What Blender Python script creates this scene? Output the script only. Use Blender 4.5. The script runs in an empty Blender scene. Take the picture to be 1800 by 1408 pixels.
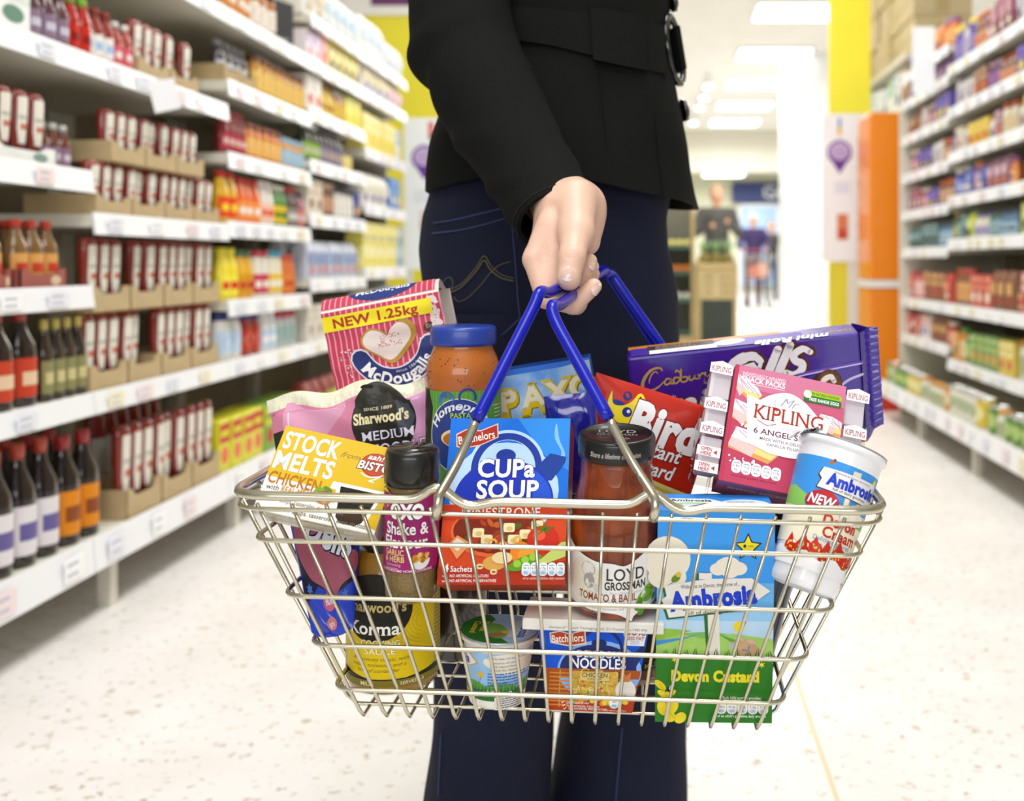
import bpy, bmesh, math, random
import numpy as np
from mathutils import Vector, Matrix, Euler
from mathutils.geometry import tessellate_polygon

random.seed(7)
PI = math.pi
SC = bpy.context.scene
COL = SC.collection

# ------------------------------------------------------------------ camera
FPX, VX, VY, CZ = 1700.0, 1150.0, 460.0, 0.80
cam = bpy.data.cameras.new('camera')
camo = bpy.data.objects.new('camera', cam)
COL.objects.link(camo)
camo.location = (0, 0, CZ)
camo.rotation_euler = (PI / 2, 0, 0)
cam.sensor_width = 36.0
cam.lens = 36.0 * FPX / 1800.0
cam.shift_x = -(VX - 900.0) / 1800.0
cam.shift_y = -(704.0 - VY) / 1800.0
cam.clip_start = 0.05
cam.clip_end = 100
cam.dof.use_dof = True
cam.dof.focus_distance = 0.815
cam.dof.aperture_fstop = 4.6
SC.camera = camo

# ------------------------------------------------------------------ world, lamps, exposure
SC.view_settings.view_transform = 'Standard'
SC.view_settings.look = 'None'
SC.view_settings.gamma = 1.0
SC.view_settings.use_curve_mapping = False
SC.view_settings.exposure = 0.0
w = bpy.data.worlds.new('store_air')
SC.world = w
w.use_nodes = True
w.node_tree.nodes['Background'].inputs[0].default_value = (0.92, 0.96, 1.0, 1)
w.node_tree.nodes['Background'].inputs[1].default_value = 0.42


def area(name, loc, sx, sy, power, col=(1, 1, 1), rot=(0, 0, 0)):
    l = bpy.data.lights.new(name, 'AREA')
    l.shape = 'RECTANGLE'
    l.size, l.size_y, l.energy, l.color = sx, sy, power, col
    o = bpy.data.objects.new(name, l)
    COL.objects.link(o)
    o.location, o.rotation_euler = loc, rot
    return o


CEIL = 3.6
for i, y in enumerate((1.0, 3.2, 5.4, 7.6)):
    area('aisle_lamp', (0.1, y, CEIL - 0.06), 1.0, 1.2, 46, (1, 0.995, 0.98))
for i, y in enumerate((10.5, 14.5, 18.5)):
    area('far_lamp', (1.6, y, CEIL - 0.3), 3.0, 2.0, 150, (1, 0.985, 0.94))
area('far_wall_fill', (2.0, 22.9, 2.78), 3.0, 1.6, 110, (1, 0.99, 0.95))  # extra lamp added beyond the bulkhead to brighten the far wall
# unseen soft fill added behind the camera; photographer's flash bounced from above it
area('rear_fill', (0, -3.4, 1.5), 4.0, 1.0, 62, (1, 1, 1), (math.radians(88), 0, 0))
area('flash_umbrella', (-0.25, -0.25, 2.3), 0.9, 0.9, 15, (1, 1, 1), (math.radians(33), 0, math.radians(-4)))


# ------------------------------------------------------------------ helpers
def at(px, py, d):
    return Vector(((px - VX) * d / FPX, d, CZ + (VY - py) * d / FPX))


def s2l(c):
    return c / 12.92 if c <= 0.04045 else ((c + 0.055) / 1.055) ** 2.4


def hexc(h):
    h = h.lstrip('#')
    return tuple(s2l(int(h[i:i + 2], 16) / 255.0) for i in (0, 2, 4)) + (1.0,)


MATS = {}


def mat(h, rough=0.5, metal=0.0, coat=0.0, bump=0.0, bscale=200.0, vary=0.0, vscale=30.0, spec=0.5, h2=None, emit=0.0, sss=0.0, contrast=(0.35, 0.65), stretch=None):
    key = (h, rough, metal, coat, bump, bscale, vary, vscale, spec, h2, emit, sss, contrast, stretch)
    if key in MATS:
        return MATS[key]
    m = bpy.data.materials.new('m_' + h.strip('#'))
    m.use_nodes = True
    nt = m.node_tree
    b = nt.nodes['Principled BSDF']
    b.inputs['Base Color'].default_value = hexc(h)
    b.inputs['Roughness'].default_value = rough
    b.inputs['Metallic'].default_value = metal
    b.inputs['Coat Weight'].default_value = coat
    b.inputs['Coat Roughness'].default_value = 0.06
    b.inputs['Specular IOR Level'].default_value = spec
    if sss:
        b.inputs['Subsurface Weight'].default_value = sss
        b.inputs['Subsurface Radius'].default_value = (1.0, 0.35, 0.2)
        b.inputs['Subsurface Scale'].default_value = 0.006
    if emit:
        b.inputs['Emission Color'].default_value = hexc(h)
        b.inputs['Emission Strength'].default_value = emit
    if bump or vary or h2:
        tc = nt.nodes.new('ShaderNodeTexCoord')
        src = tc.outputs['Object']
        if stretch:
            mp = nt.nodes.new('ShaderNodeMapping')
            mp.inputs['Scale'].default_value = stretch
            nt.links.new(src, mp.inputs[0])
            src = mp.outputs[0]
    if vary or h2:
        n = nt.nodes.new('ShaderNodeTexNoise')
        n.inputs['Scale'].default_value = vscale
        n.inputs['Detail'].default_value = 4
        nt.links.new(src, n.inputs['Vector'])
        r = nt.nodes.new('ShaderNodeValToRGB')
        c = hexc(h)
        if h2:
            c2 = hexc(h2)
        else:
            c2 = tuple(x * (1 - vary) for x in c[:3]) + (1,)
        r.color_ramp.elements[0].position = contrast[0]
        r.color_ramp.elements[1].position = contrast[1]
        r.color_ramp.elements[0].color = c2
        r.color_ramp.elements[1].color = c
        nt.links.new(n.outputs[0], r.inputs[0])
        nt.links.new(r.outputs[0], b.inputs['Base Color'])
    if bump:
        n2 = nt.nodes.new('ShaderNodeTexNoise')
        n2.inputs['Scale'].default_value = bscale
        n2.inputs['Detail'].default_value = 3
        nt.links.new(src, n2.inputs['Vector'])
        bp = nt.nodes.new('ShaderNodeBump')
        bp.inputs['Strength'].default_value = bump
        bp.inputs['Distance'].default_value = 0.004
        nt.links.new(n2.outputs[0], bp.inputs['Height'])
        nt.links.new(bp.outputs[0], b.inputs['Normal'])
    MATS[key] = m
    return m


def clear_mat(h='#f4f6f6', tint=0.94, rough=0.03, key='glass'):
    k = ('clear', h, tint, rough, key)
    if k in MATS:
        return MATS[k]
    m = bpy.data.materials.new('clear_' + key)
    m.use_nodes = True
    nt = m.node_tree
    nt.nodes.clear()
    out = nt.nodes.new('ShaderNodeOutputMaterial')
    mix = nt.nodes.new('ShaderNodeMixShader')
    tr = nt.nodes.new('ShaderNodeBsdfTransparent')
    gl = nt.nodes.new('ShaderNodeBsdfGlossy')
    fr = nt.nodes.new('ShaderNodeFresnel')
    fr.inputs[0].default_value = 1.4
    c = hexc(h)
    tr.inputs[0].default_value = (c[0] * tint, c[1] * tint, c[2] * tint, 1)
    gl.inputs['Roughness'].default_value = rough
    ge = nt.nodes.new('ShaderNodeNewGeometry')
    inv = nt.nodes.new('ShaderNodeMath')
    inv.operation = 'SUBTRACT'
    inv.inputs[0].default_value = 1.0
    nt.links.new(ge.outputs['Backfacing'], inv.inputs[1])
    mu = nt.nodes.new('ShaderNodeMath')
    mu.operation = 'MULTIPLY'
    nt.links.new(inv.outputs[0], mu.inputs[0])
    nt.links.new(fr.outputs[0], mu.inputs[1])
    nt.links.new(mu.outputs[0], mix.inputs[0])
    nt.links.new(tr.outputs[0], mix.inputs[1])
    nt.links.new(gl.outputs[0], mix.inputs[2])
    nt.links.new(mix.outputs[0], out.inputs[0])
    MATS[k] = m
    return m


class MB:
    """collects shapes into one mesh"""

    def __init__(self):
        self.v, self.f, self.m, self.mats, self.sm = [], [], [], [], []

    def mi(self, m):
        if m not in self.mats:
            self.mats.append(m)
        return self.mats.index(m)

    def add(self, vs, fs, m, smooth=False):
        b = len(self.v)
        k = self.mi(m)
        self.v.extend(tuple(x) for x in vs)
        for f in fs:
            self.f.append(tuple(b + i for i in f))
            self.m.append(k)
            self.sm.append(smooth)
        return self

    def box(self, x0, x1, y0, y1, z0, z1, m, M=None):
        vs = [Vector((x, y, z)) for x in (x0, x1) for y in (y0, y1) for z in (z0, z1)]
        if M is not None:
            vs = [M @ p for p in vs]
        fs = [(0, 1, 3, 2), (4, 6, 7, 5), (0, 4, 5, 1), (2, 3, 7, 6), (0, 2, 6, 4), (1, 5, 7, 3)]
        return self.add(vs, fs, m)

    def rbox(self, x0, x1, y0, y1, z0, z1, m, r=0.002, seg=2, M=None):
        bm = bmesh.new()
        bmesh.ops.create_cube(bm, size=1)
        for v in bm.verts:
            v.co = Vector(((x0 + x1) / 2 + v.co.x * (x1 - x0), (y0 + y1) / 2 + v.co.y * (y1 - y0), (z0 + z1) / 2 + v.co.z * (z1 - z0)))
        bmesh.ops.bevel(bm, geom=list(bm.edges), offset=r, segments=seg, affect='EDGES', profile=0.5)
        return self.bm(bm, m, M, smooth=False)

    def bm(self, bm, m, M=None, smooth=False):
        bm.verts.index_update()
        vs = [(M @ v.co) if M is not None else v.co.copy() for v in bm.verts]
        fs = [[v.index for v in f.verts] for f in bm.faces]
        bm.free()
        return self.add(vs, fs, m, smooth)

    def lathe(self, prof, m, seg=48, M=None, cap0=True, cap1=True, smooth=True, sy=1.0):
        vs, fs = [], []
        n = len(prof)
        for r, z in prof:
            for k in range(seg):
                a = 2 * PI * k / seg
                vs.append(Vector((r * math.cos(a), r * sy * math.sin(a), z)))
        for i in range(n - 1):
            for k in range(seg):
                k2 = (k + 1) % seg
                fs.append((i * seg + k, i * seg + k2, (i + 1) * seg + k2, (i + 1) * seg + k))
        if cap0:
            fs.append(tuple(range(seg - 1, -1, -1)))
        if cap1:
            fs.append(tuple((n - 1) * seg + k for k in range(seg)))
        if M is not None:
            vs = [M @ p for p in vs]
        return self.add(vs, fs, m, smooth)

    def tube(self, pts, r, m, seg=8, closed=False, caps=True):
        pts = [Vector(p) for p in pts]
        n = len(pts)
        vs, fs = [], []
        prev = None
        for i, p in enumerate(pts):
            a = pts[(i - 1) % n] if (i > 0 or closed) else p
            b = pts[(i + 1) % n] if (i < n - 1 or closed) else p
            t = (b - a).normalized()
            if prev is None:
                up = Vector((0, 0, 1)) if abs(t.z) < 0.9 else Vector((1, 0, 0))
                u = t.cross(up).normalized()
            else:
                u = (prev - t * prev.dot(t)).normalized()
            prev = u
            w_ = t.cross(u)
            rr = r[i] if isinstance(r, (list, tuple)) else r
            for k in range(seg):
                an = 2 * PI * k / seg
                vs.append(p + u * (rr * math.cos(an)) + w_ * (rr * math.sin(an)))
        lim = n if closed else n - 1
        for i in range(lim):
            j = (i + 1) % n
            for k in range(seg):
                k2 = (k + 1) % seg
                fs.append((i * seg + k, i * seg + k2, j * seg + k2, j * seg + k))
        if caps and not closed:
            fs.append(tuple(range(seg - 1, -1, -1)))
            fs.append(tuple((n - 1) * seg + k for k in range(seg)))
        return self.add(vs, fs, m, True)

    def grid(self, fn, nu, nv, m, closed_u=False, smooth=True):
        vs = [fn(i / (nu if closed_u else nu - 1), j / (nv - 1)) for j in range(nv) for i in range(nu)]
        fs = []
        for j in range(nv - 1):
            for i in range(nu if closed_u else nu - 1):
                i2 = (i + 1) % nu
                fs.append((j * nu + i, j * nu + i2, (j + 1) * nu + i2, (j + 1) * nu + i))
        return self.add(vs, fs, m, smooth)

    def mesh(self, name):
        me = bpy.data.meshes.new(name)
        me.from_pydata(self.v, [], self.f)
        for m in self.mats:
            me.materials.append(m)
        me.polygons.foreach_set('material_index', self.m)
        me.polygons.foreach_set('use_smooth', self.sm)
        me.update()
        return me

    def build(self, name, parent=None, label=None, kind=None):
        return link(name, self.mesh(name), parent, label, kind)


def link(name, me, parent=None, label=None, kind=None):
    o = bpy.data.objects.new(name, me)
    COL.objects.link(o)
    if parent is not None:
        o.parent = parent
    if label:
        o['label'] = label
    if kind:
        o['kind'] = kind
    return o


def thing(name, label, cat, M=None, group=None):
    o = bpy.data.objects.new(name, None)
    o.empty_display_size = 0.02
    COL.objects.link(o)
    if M is not None:
        o.matrix_world = M
    o['label'], o['category'] = label, cat
    if group:
        o['group'] = group
    return o


def tag(o, label, cat, group=None):
    o['label'], o['category'] = label, cat
    if group:
        o['group'] = group
    return o


def frame(px, py, d, roll=0, lean=0, yaw=0):
    """a thing's frame: base centre of its front face seen at a photo point; roll in the picture plane, lean back, yaw"""
    p = at(px, py, d)
    R = Matrix.Rotation(math.radians(yaw), 4, 'Z') @ Matrix.Rotation(math.radians(roll), 4, 'Y') @ Matrix.Rotation(math.radians(-lean), 4, 'X')
    return Matrix.Translation(p) @ R


def spl(pts, n=8, closed=False):
    """catmull-rom through points of any dimension"""
    P = [np.array(p, float) for p in pts]
    out = []
    N = len(P)
    for i in range(N if closed else N - 1):
        p1, p2 = P[i], P[(i + 1) % N]
        p0 = P[i - 1] if (i > 0 or closed) else 2 * p1 - p2
        p3 = P[(i + 2) % N] if (i + 2 < N or closed) else 2 * p2 - p1
        for k in range(n):
            t = k / n
            out.append(tuple(0.5 * (2 * p1 + (p2 - p0) * t + (2 * p0 - 5 * p1 + 4 * p2 - p3) * t * t + (3 * p1 - p0 - 3 * p2 + p3) * t ** 3)))
    if not closed:
        out.append(tuple(P[-1]))
    return out


# ------------------------------------------------------------------ printed artwork (real flat ink shapes lying on a pack)
TXT = bpy.data.curves.new('ink', 'FONT')
TXT.dimensions = '2D'
TXT.fill_mode = 'BOTH'
TXT_O = bpy.data.objects.new('ink', TXT)
TCACHE = {}


def glyphs(s, bold=0.0, shear=0.0, serif=0.0, track=1.0, res=3):
    key = (s, bold, shear, serif, track, res)
    if key in TCACHE:
        return TCACHE[key]
    TXT.body, TXT.size, TXT.offset, TXT.shear = s, 1.0, bold, shear
    TXT.space_character = track
    TXT.resolution_u = res
    TXT.align_x = 'LEFT'
    me = TXT_O.to_mesh()
    vs = [(v.co.x, v.co.y) for v in me.vertices]
    fs = [tuple(p.vertices) for p in me.polygons]
    if serif:
        cnt = {}
        for f in fs:
            for a, b in zip(f, f[1:] + f[:1]):
                k = (min(a, b), max(a, b))
                cnt[k] = cnt.get(k, 0) + 1
        lines = [ -0.0, 0.69, 0.52, 0.73]
        for (a, b), c in cnt.items():
            if c != 1:
                continue
            (xa, ya), (xb, yb) = vs[a], vs[b]
            L = abs(xa - xb)
            if abs(ya - yb) > 0.004 or not (0.06 < L < 0.26):
                continue
            low = abs(ya - (-bold)) < 0.03 or abs(ya) < 0.02
            high = ya > 0.47
            if not (low or high):
                continue
            e, t = serif, 0.045
            x0, x1 = min(xa, xb) - e, max(xa, xb) + e
            y0, y1 = (ya, ya + t) if low else (ya - t, ya)
            k = len(vs)
            vs += [(x0, y0), (x1, y0), (x1, y1), (x0, y1)]
            fs.append((k, k + 1, k + 2, k + 3))
    TXT_O.to_mesh_clear()
    TCACHE[key] = (vs, fs)
    return vs, fs


LAY = [1.0]


class Art:
    def __init__(self, dz=0.12, rough=0.35, coat=0.0):
        self.s, self.bb, self.dz, self.rough, self.coat = [], [], dz * LAY[0], rough, coat

    def m(self, c):
        return c if not isinstance(c, str) else mat(c, self.rough + .08, coat=self.coat * .25, spec=.2)

    def raw(self, vs, fs, c):
        x0, x1 = min(v[0] for v in vs), max(v[0] for v in vs)
        y0, y1 = min(v[1] for v in vs), max(v[1] for v in vs)
        n = 1 + max([b[4] for b in self.bb if b[0] < x1 and b[1] > x0 and b[2] < y1 and b[3] > y0] or [0])
        self.bb.append((x0, x1, y0, y1, n))
        self.s.append((vs, fs, self.m(c), n * self.dz))

    def poly(self, pts, c):
        pts = [(float(p[0]), float(p[1])) for p in pts]
        t = tessellate_polygon([[Vector((x, y, 0)) for x, y in pts]])
        fs = []
        for a, b, d in t:
            A, B, D = pts[a], pts[b], pts[d]
            ar = (B[0] - A[0]) * (D[1] - A[1]) - (B[1] - A[1]) * (D[0] - A[0])
            fs.append((a, b, d) if ar > 0 else (a, d, b))
        self.raw(pts, fs, c)

    def rect(self, x0, y0, x1, y1, c):
        self.raw([(x0, y0), (x1, y0), (x1, y1), (x0, y1)], [(0, 1, 2, 3)], c)

    def rrect(self, x0, y0, x1, y1, r, c):
        p = []
        for cx, cy, a0 in ((x1 - r, y0 + r, -90), (x1 - r, y1 - r, 0), (x0 + r, y1 - r, 90), (x0 + r, y0 + r, 180)):
            for k in range(6):
                a = math.radians(a0 + 18 * k)
                p.append((cx + r * math.cos(a), cy + r * math.sin(a)))
        self.poly(p, c)

    def ell(self, cx, cy, rx, ry, c, rot=0, n=28):
        ca, sa = math.cos(math.radians(rot)), math.sin(math.radians(rot))
        p = []
        for k in range(n):
            a = 2 * PI * k / n
            x, y = rx * math.cos(a), ry * math.sin(a)
            p.append((cx + x * ca - y * sa, cy + x * sa + y * ca))
        self.raw(p, [tuple(range(n))], c)

    def ring(self, cx, cy, r, w_, c, a0=0, a1=360, n=36, ry=None):
        k = (ry or r) / r
        self.stroke([(cx + r * math.cos(math.radians(a0 + (a1 - a0) * i / n)), cy + k * r * math.sin(math.radians(a0 + (a1 - a0) * i / n))) for i in range(n + 1)], w_, c)

    def star(self, cx, cy, R, c, r=0.45, n=5, rot=90):
        self.poly([(cx + (R if k % 2 == 0 else R * r) * math.cos(math.radians(rot + 180 * k / n)), cy + (R if k % 2 == 0 else R * r) * math.sin(math.radians(rot + 180 * k / n))) for k in range(2 * n)], c)

    def cloud(self, cx, cy, w_, h, c):
        for dx, dy, r in ((-.3, -.1, .24), (0, .1, .34), (.28, -.05, .26), (.05, -.2, .26), (-.12, .12, .26)):
            self.ell(cx + dx * w_, cy + dy * h, r * w_, r * h * 1.35, c)

    def stroke(self, pts, w_, c, round_=True):
        P = [Vector((p[0], p[1])) for p in pts]
        n = len(P)
        vs, fs = [], []
        for i in range(n):
            a, b = P[max(i - 1, 0)], P[min(i + 1, n - 1)]
            t = b - a
            t = t.normalized() if t.length > 1e-9 else Vector((1, 0))
            nn = Vector((-t.y, t.x))
            ww = (w_[i * len(w_) // n] if isinstance(w_, (list, tuple)) else w_) / 2
            vs += [tuple(P[i] + nn * ww), tuple(P[i] - nn * ww)]
        for i in range(n - 1):
            fs.append((2 * i + 1, 2 * i + 3, 2 * i + 2, 2 * i))
        if round_:
            for i in (0, n - 1):
                ww = (w_[i * len(w_) // n] if isinstance(w_, (list, tuple)) else w_) / 2
                k = len(vs)
                vs += [(P[i].x + ww * math.cos(2 * PI * q / 10), P[i].y + ww * math.sin(2 * PI * q / 10)) for q in range(10)]
                fs.append(tuple(range(k, k + 10)))
        self.raw(vs, fs, c)

    def text(self, s, x, y, h, c, al='c', bold=0.0, shear=0.0, rot=0, sx=1.0, serif=0.0, track=1.0, arc=0.0, ol=None, olw=0.05, wd=None, sh=None, res=3):
        """cap height h; wd = fitted width; arc = radius of a curved baseline (+ arches up); ol = outline colour"""
        if bold > 0:
            bold *= .62
            track = track + bold * 1.1
        olw *= .7
        vs, fs = glyphs(s, bold, shear, serif, track, res)
        if not vs:
            return
        x0, x1 = min(v[0] for v in vs), max(v[0] for v in vs)
        k = h / 0.70
        kx = (wd / (x1 - x0)) if wd else k * sx
        off = {'c': -(x0 + x1) / 2, 'l': -x0, 'r': -x1}[al]
        ca, sa = math.cos(math.radians(rot)), math.sin(math.radians(rot))

        def put(V, dx=0, dy=0):
            o = []
            for vx, vy in V:
                X, Y = (vx + off) * kx + dx, vy * k + dy
                if arc:
                    a = X / arc
                    X, Y = (arc + Y) * math.sin(a), (arc + Y) * math.cos(a) - arc
                o.append((x + X * ca - Y * sa, y + X * sa + Y * ca))
            return o
        if ol:
            v2, f2 = glyphs(s, bold + olw, shear, serif, track, 2)
            if sh:
                self.raw(put(v2, sh[0], sh[1]), f2, ol)
            self.raw(put(v2), f2, ol)
        self.raw(put(vs), fs, c)

    def lines(self, x0, x1, y, n, dy, h, c, seed=0, al='l'):
        """rows of small illegible print"""
        rnd = random.Random(seed)
        for i in range(n):
            yy = y - i * dy
            x = x0
            end = x1 - (rnd.random() * 0.3 * (x1 - x0))
            vs, fs = [], []
            while x < end:
                L = min(h * (0.8 + 3 * rnd.random()), end - x)
                k = len(vs)
                vs += [(x, yy), (x + L, yy), (x + L, yy + h * (.7 + .3 * rnd.random())), (x, yy + h * .8)]
                fs.append((k, k + 1, k + 2, k + 3))
                x += L + h * .5
            if vs:
                self.raw(vs, fs, c)

    def build(self, name, parent, warp, edge=None, scale=0.001, label=None):
        mb = MB()
        for vs, fs, m, z in self.s:
            if edge:
                bm = bmesh.new()
                bv = [bm.verts.new((x, y, 0)) for x, y in vs]
                for f in fs:
                    try:
                        bm.faces.new([bv[i] for i in f])
                    except ValueError:
                        pass
                for _ in range(7):
                    le = [e for e in bm.edges if e.calc_length() > edge]
                    if not le:
                        break
                    big = [f for f in bm.faces if len(f.verts) > 4]
                    if big:
                        bmesh.ops.triangulate(bm, faces=big)
                        le = [e for e in bm.edges if e.calc_length() > edge]
                    bmesh.ops.subdivide_edges(bm, edges=le, cuts=1, use_grid_fill=True)
                    bmesh.ops.triangulate(bm, faces=[f for f in bm.faces if len(f.verts) > 3])
                bm.verts.index_update()
                vs2 = [(v.co.x, v.co.y) for v in bm.verts]
                fs2 = [tuple(v.index for v in f.verts) for f in bm.faces]
                bm.free()
            else:
                vs2, fs2 = vs, fs
            mb.add([warp(x * scale, y * scale, z * scale) for x, y in vs2], fs2, m, bool(edge))
        return mb.build(name, parent, label)


def flat(y0=0.0, x0=0.0, z0=0.0):
    return lambda x, y, h: Vector((x0 + x, y0 - h, z0 + y))


def curved(rfn, ang0=0.0, sy=1.0, y0=0.0):
    """onto a turned body whose radius at height z is rfn(z); x is the arc length at the mean radius"""
    def f(x, y, h):
        r = rfn(y)
        a = x / (r if r > 1e-4 else 1e-4) + ang0
        return Vector(((r + h) * math.sin(a), y0 - (r + h) * math.cos(a) * sy, y))
    return f


def prof_r(prof):
    zs = [p[1] for p in prof]
    rs = [p[0] for p in prof]
    return lambda z: float(np.interp(z, zs, rs))


# ------------------------------------------------------------------ field surfaces (one continuous skin for bodies, hands and clothes)
def surface_net(fn, lo, hi, h):
    lo, hi = np.array(lo, float), np.array(hi, float)
    n = np.maximum(((hi - lo) / h).astype(int) + 1, 3)
    ax = [lo[i] + h * np.arange(n[i]) for i in range(3)]
    X, Y, Z = np.meshgrid(*ax, indexing='ij')
    D = fn(np.stack([X, Y, Z], -1).astype(np.float32))
    ins = D < 0
    c = np.zeros(np.array(D.shape) - 1, int)
    for i in (0, 1):
        for j in (0, 1):
            for k in (0, 1):
                c += ins[i:D.shape[0] - 1 + i, j:D.shape[1] - 1 + j, k:D.shape[2] - 1 + k]
    cell = (c > 0) & (c < 8)
    idx = -np.ones(cell.shape, int)
    cs = np.argwhere(cell)
    idx[cell] = np.arange(len(cs))
    acc = np.zeros((len(cs), 3))
    cnt = np.zeros(len(cs))
    corners = [(i, j, k) for i in (0, 1) for j in (0, 1) for k in (0, 1)]
    for a in corners:
        for ax_ in range(3):
            if a[ax_] == 1:
                continue
            b = list(a)
            b[ax_] = 1
            da = D[cs[:, 0] + a[0], cs[:, 1] + a[1], cs[:, 2] + a[2]]
            db = D[cs[:, 0] + b[0], cs[:, 1] + b[1], cs[:, 2] + b[2]]
            x = (da < 0) != (db < 0)
            t = np.where(x, da / np.where(x, da - db, 1), 0)
            p = np.array(a, float)[None, :] + 0
            p = np.repeat(p, len(cs), 0)
            p[:, ax_] = t
            acc += np.where(x[:, None], p, 0)
            cnt += x
    V = lo + h * (cs + acc / np.maximum(cnt, 1)[:, None])
    faces = []
    for ax_ in range(3):
        sl0 = [slice(1, -1)] * 3
        sl0[ax_] = slice(0, -1)
        sl1 = [slice(1, -1)] * 3
        sl1[ax_] = slice(1, None)
        A, B = ins[tuple(sl0)], ins[tuple(sl1)]
        e = np.argwhere(A != B)
        flip = A[A != B]
        off = np.array([1, 1, 1])
        off[ax_] = 0
        e = e + off
        u, v = [(1, 2), (2, 0), (0, 1)][ax_]
        q = []
        for du, dv in ((-1, -1), (0, -1), (0, 0), (-1, 0)):
            p = e.copy()
            p[:, u] += du
            p[:, v] += dv
            q.append(idx[p[:, 0], p[:, 1], p[:, 2]])
        q = np.stack(q, 1)
        q[~flip] = q[~flip][:, ::-1]
        faces.append(q)
    Fq = np.concatenate(faces)
    Fq = Fq[(Fq >= 0).all(1)]
    return V, Fq


def relax(V, Fq, it=2, lam=0.5):
    E = np.concatenate([Fq[:, [0, 1]], Fq[:, [1, 2]], Fq[:, [2, 3]], Fq[:, [3, 0]]])
    for _ in range(it):
        s = np.zeros_like(V)
        c = np.zeros(len(V))
        np.add.at(s, E[:, 0], V[E[:, 1]])
        np.add.at(c, E[:, 0], 1)
        np.add.at(s, E[:, 1], V[E[:, 0]])
        np.add.at(c, E[:, 1], 1)
        V = V + lam * (s / np.maximum(c, 1)[:, None] - V)
    return V


def cap_d(P, a, b, ra, rb, sq=None):
    """tapered capsule distance; sq = (axis, factor) flattens along an axis"""
    a, b = np.array(a, np.float32), np.array(b, np.float32)
    ba = b - a
    L2 = float((ba * ba).sum()) or 1e-9
    Q = P - a
    t = np.clip((Q @ ba) / L2, 0, 1)
    dv = Q - t[..., None] * ba
    if sq is not None:
        u = np.array(sq[0], np.float32)
        u = u / np.linalg.norm(u)
        dv = dv + (dv @ u)[..., None] * u * (1.0 / sq[1] - 1.0)
    d = np.sqrt((dv * dv).sum(-1))
    return d - (ra + (rb - ra) * t)


def smin(a, b, k):
    h = np.clip(0.5 + 0.5 * (b - a) / k, 0, 1)
    return b + (a - b) * h - k * h * (1 - h)


def ell_d(P, c, r):
    Q = (P - np.array(c, np.float32)) / np.array(r, np.float32)
    k = np.sqrt((Q * Q).sum(-1))
    return (k - 1) * min(r)


def net_obj(name, fn, lo, hi, h, m, parent=None, it=2, label=None):
    V, Fq = surface_net(fn, lo, hi, h)
    V = relax(V, Fq, it)
    mb = MB()
    mb.add(V.tolist(), Fq.tolist(), m, True)
    return mb.build(name, parent, label)

# ================================================================== the store
def struct(name, mb):
    o = mb.build(name)
    o['kind'] = 'structure'
    return o


def floor_mat():
    m = bpy.data.materials.new('terrazzo')
    m.use_nodes = True
    nt = m.node_tree
    b = nt.nodes['Principled BSDF']
    tc = nt.nodes.new('ShaderNodeTexCoord')
    L = nt.links.new

    def noise(scale, det, c0, c1, p0, p1, sx=(1, 1, 1)):
        mp = nt.nodes.new('ShaderNodeMapping')
        mp.inputs['Scale'].default_value = sx
        L(tc.outputs['Object'], mp.inputs[0])
        n = nt.nodes.new('ShaderNodeTexNoise')
        n.inputs['Scale'].default_value = scale
        n.inputs['Detail'].default_value = det
        L(mp.outputs[0], n.inputs['Vector'])
        r = nt.nodes.new('ShaderNodeValToRGB')
        r.color_ramp.elements[0].position, r.color_ramp.elements[1].position = p0, p1
        r.color_ramp.elements[0].color, r.color_ramp.elements[1].color = c0, c1
        L(n.outputs[0], r.inputs[0])
        return r.outputs[0]
    W = (1, 1, 1, 1)
    a = noise(52, 3, (0.60, 0.54, 0.46, 1), W, 0.30, 0.37)
    c = noise(34, 2, (0.74, 0.68, 0.58, 1), W, 0.31, 0.37, (1, 1.5, 1))
    e = noise(5, 3, (0.93, 0.92, 0.90, 1), W, 0.35, 0.7)
    base = nt.nodes.new('ShaderNodeRGB')
    base.outputs[0].default_value = hexc('#efecea')
    cur = base.outputs[0]
    for x in (a, c, e):
        mx = nt.nodes.new('ShaderNodeMixRGB')
        mx.blend_type = 'MULTIPLY'
        mx.inputs[0].default_value = 1
        L(cur, mx.inputs[1])
        L(x, mx.inputs[2])
        cur = mx.outputs[0]
    # joints between the tiles
    sp = nt.nodes.new('ShaderNodeSeparateXYZ')
    L(tc.outputs['Object'], sp.inputs[0])

    def joint(sock, off, per):
        s = nt.nodes.new('ShaderNodeMath')
        s.operation = 'ADD'
        s.inputs[1].default_value = off
        L(sock, s.inputs[0])
        p = nt.nodes.new('ShaderNodeMath')
        p.operation = 'PINGPONG'
        p.inputs[1].default_value = per / 2
        L(s.outputs[0], p.inputs[0])
        q = nt.nodes.new('ShaderNodeMath')
        q.operation = 'LESS_THAN'
        q.inputs[1].default_value = 0.004
        L(p.outputs[0], q.inputs[0])
        return q.outputs[0]
    mx = nt.nodes.new('ShaderNodeMixRGB')
    L(joint(sp.outputs[0], -0.272 + 2.4, 2.4), mx.inputs[0])
    L(cur, mx.inputs[1])
    mx.inputs[2].default_value = hexc('#d9cba6')
    L(mx.outputs[0], b.inputs['Base Color'])
    b.inputs['Roughness'].default_value = 0.38
    b.inputs['Specular IOR Level'].default_value = 0.35
    return m


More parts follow.
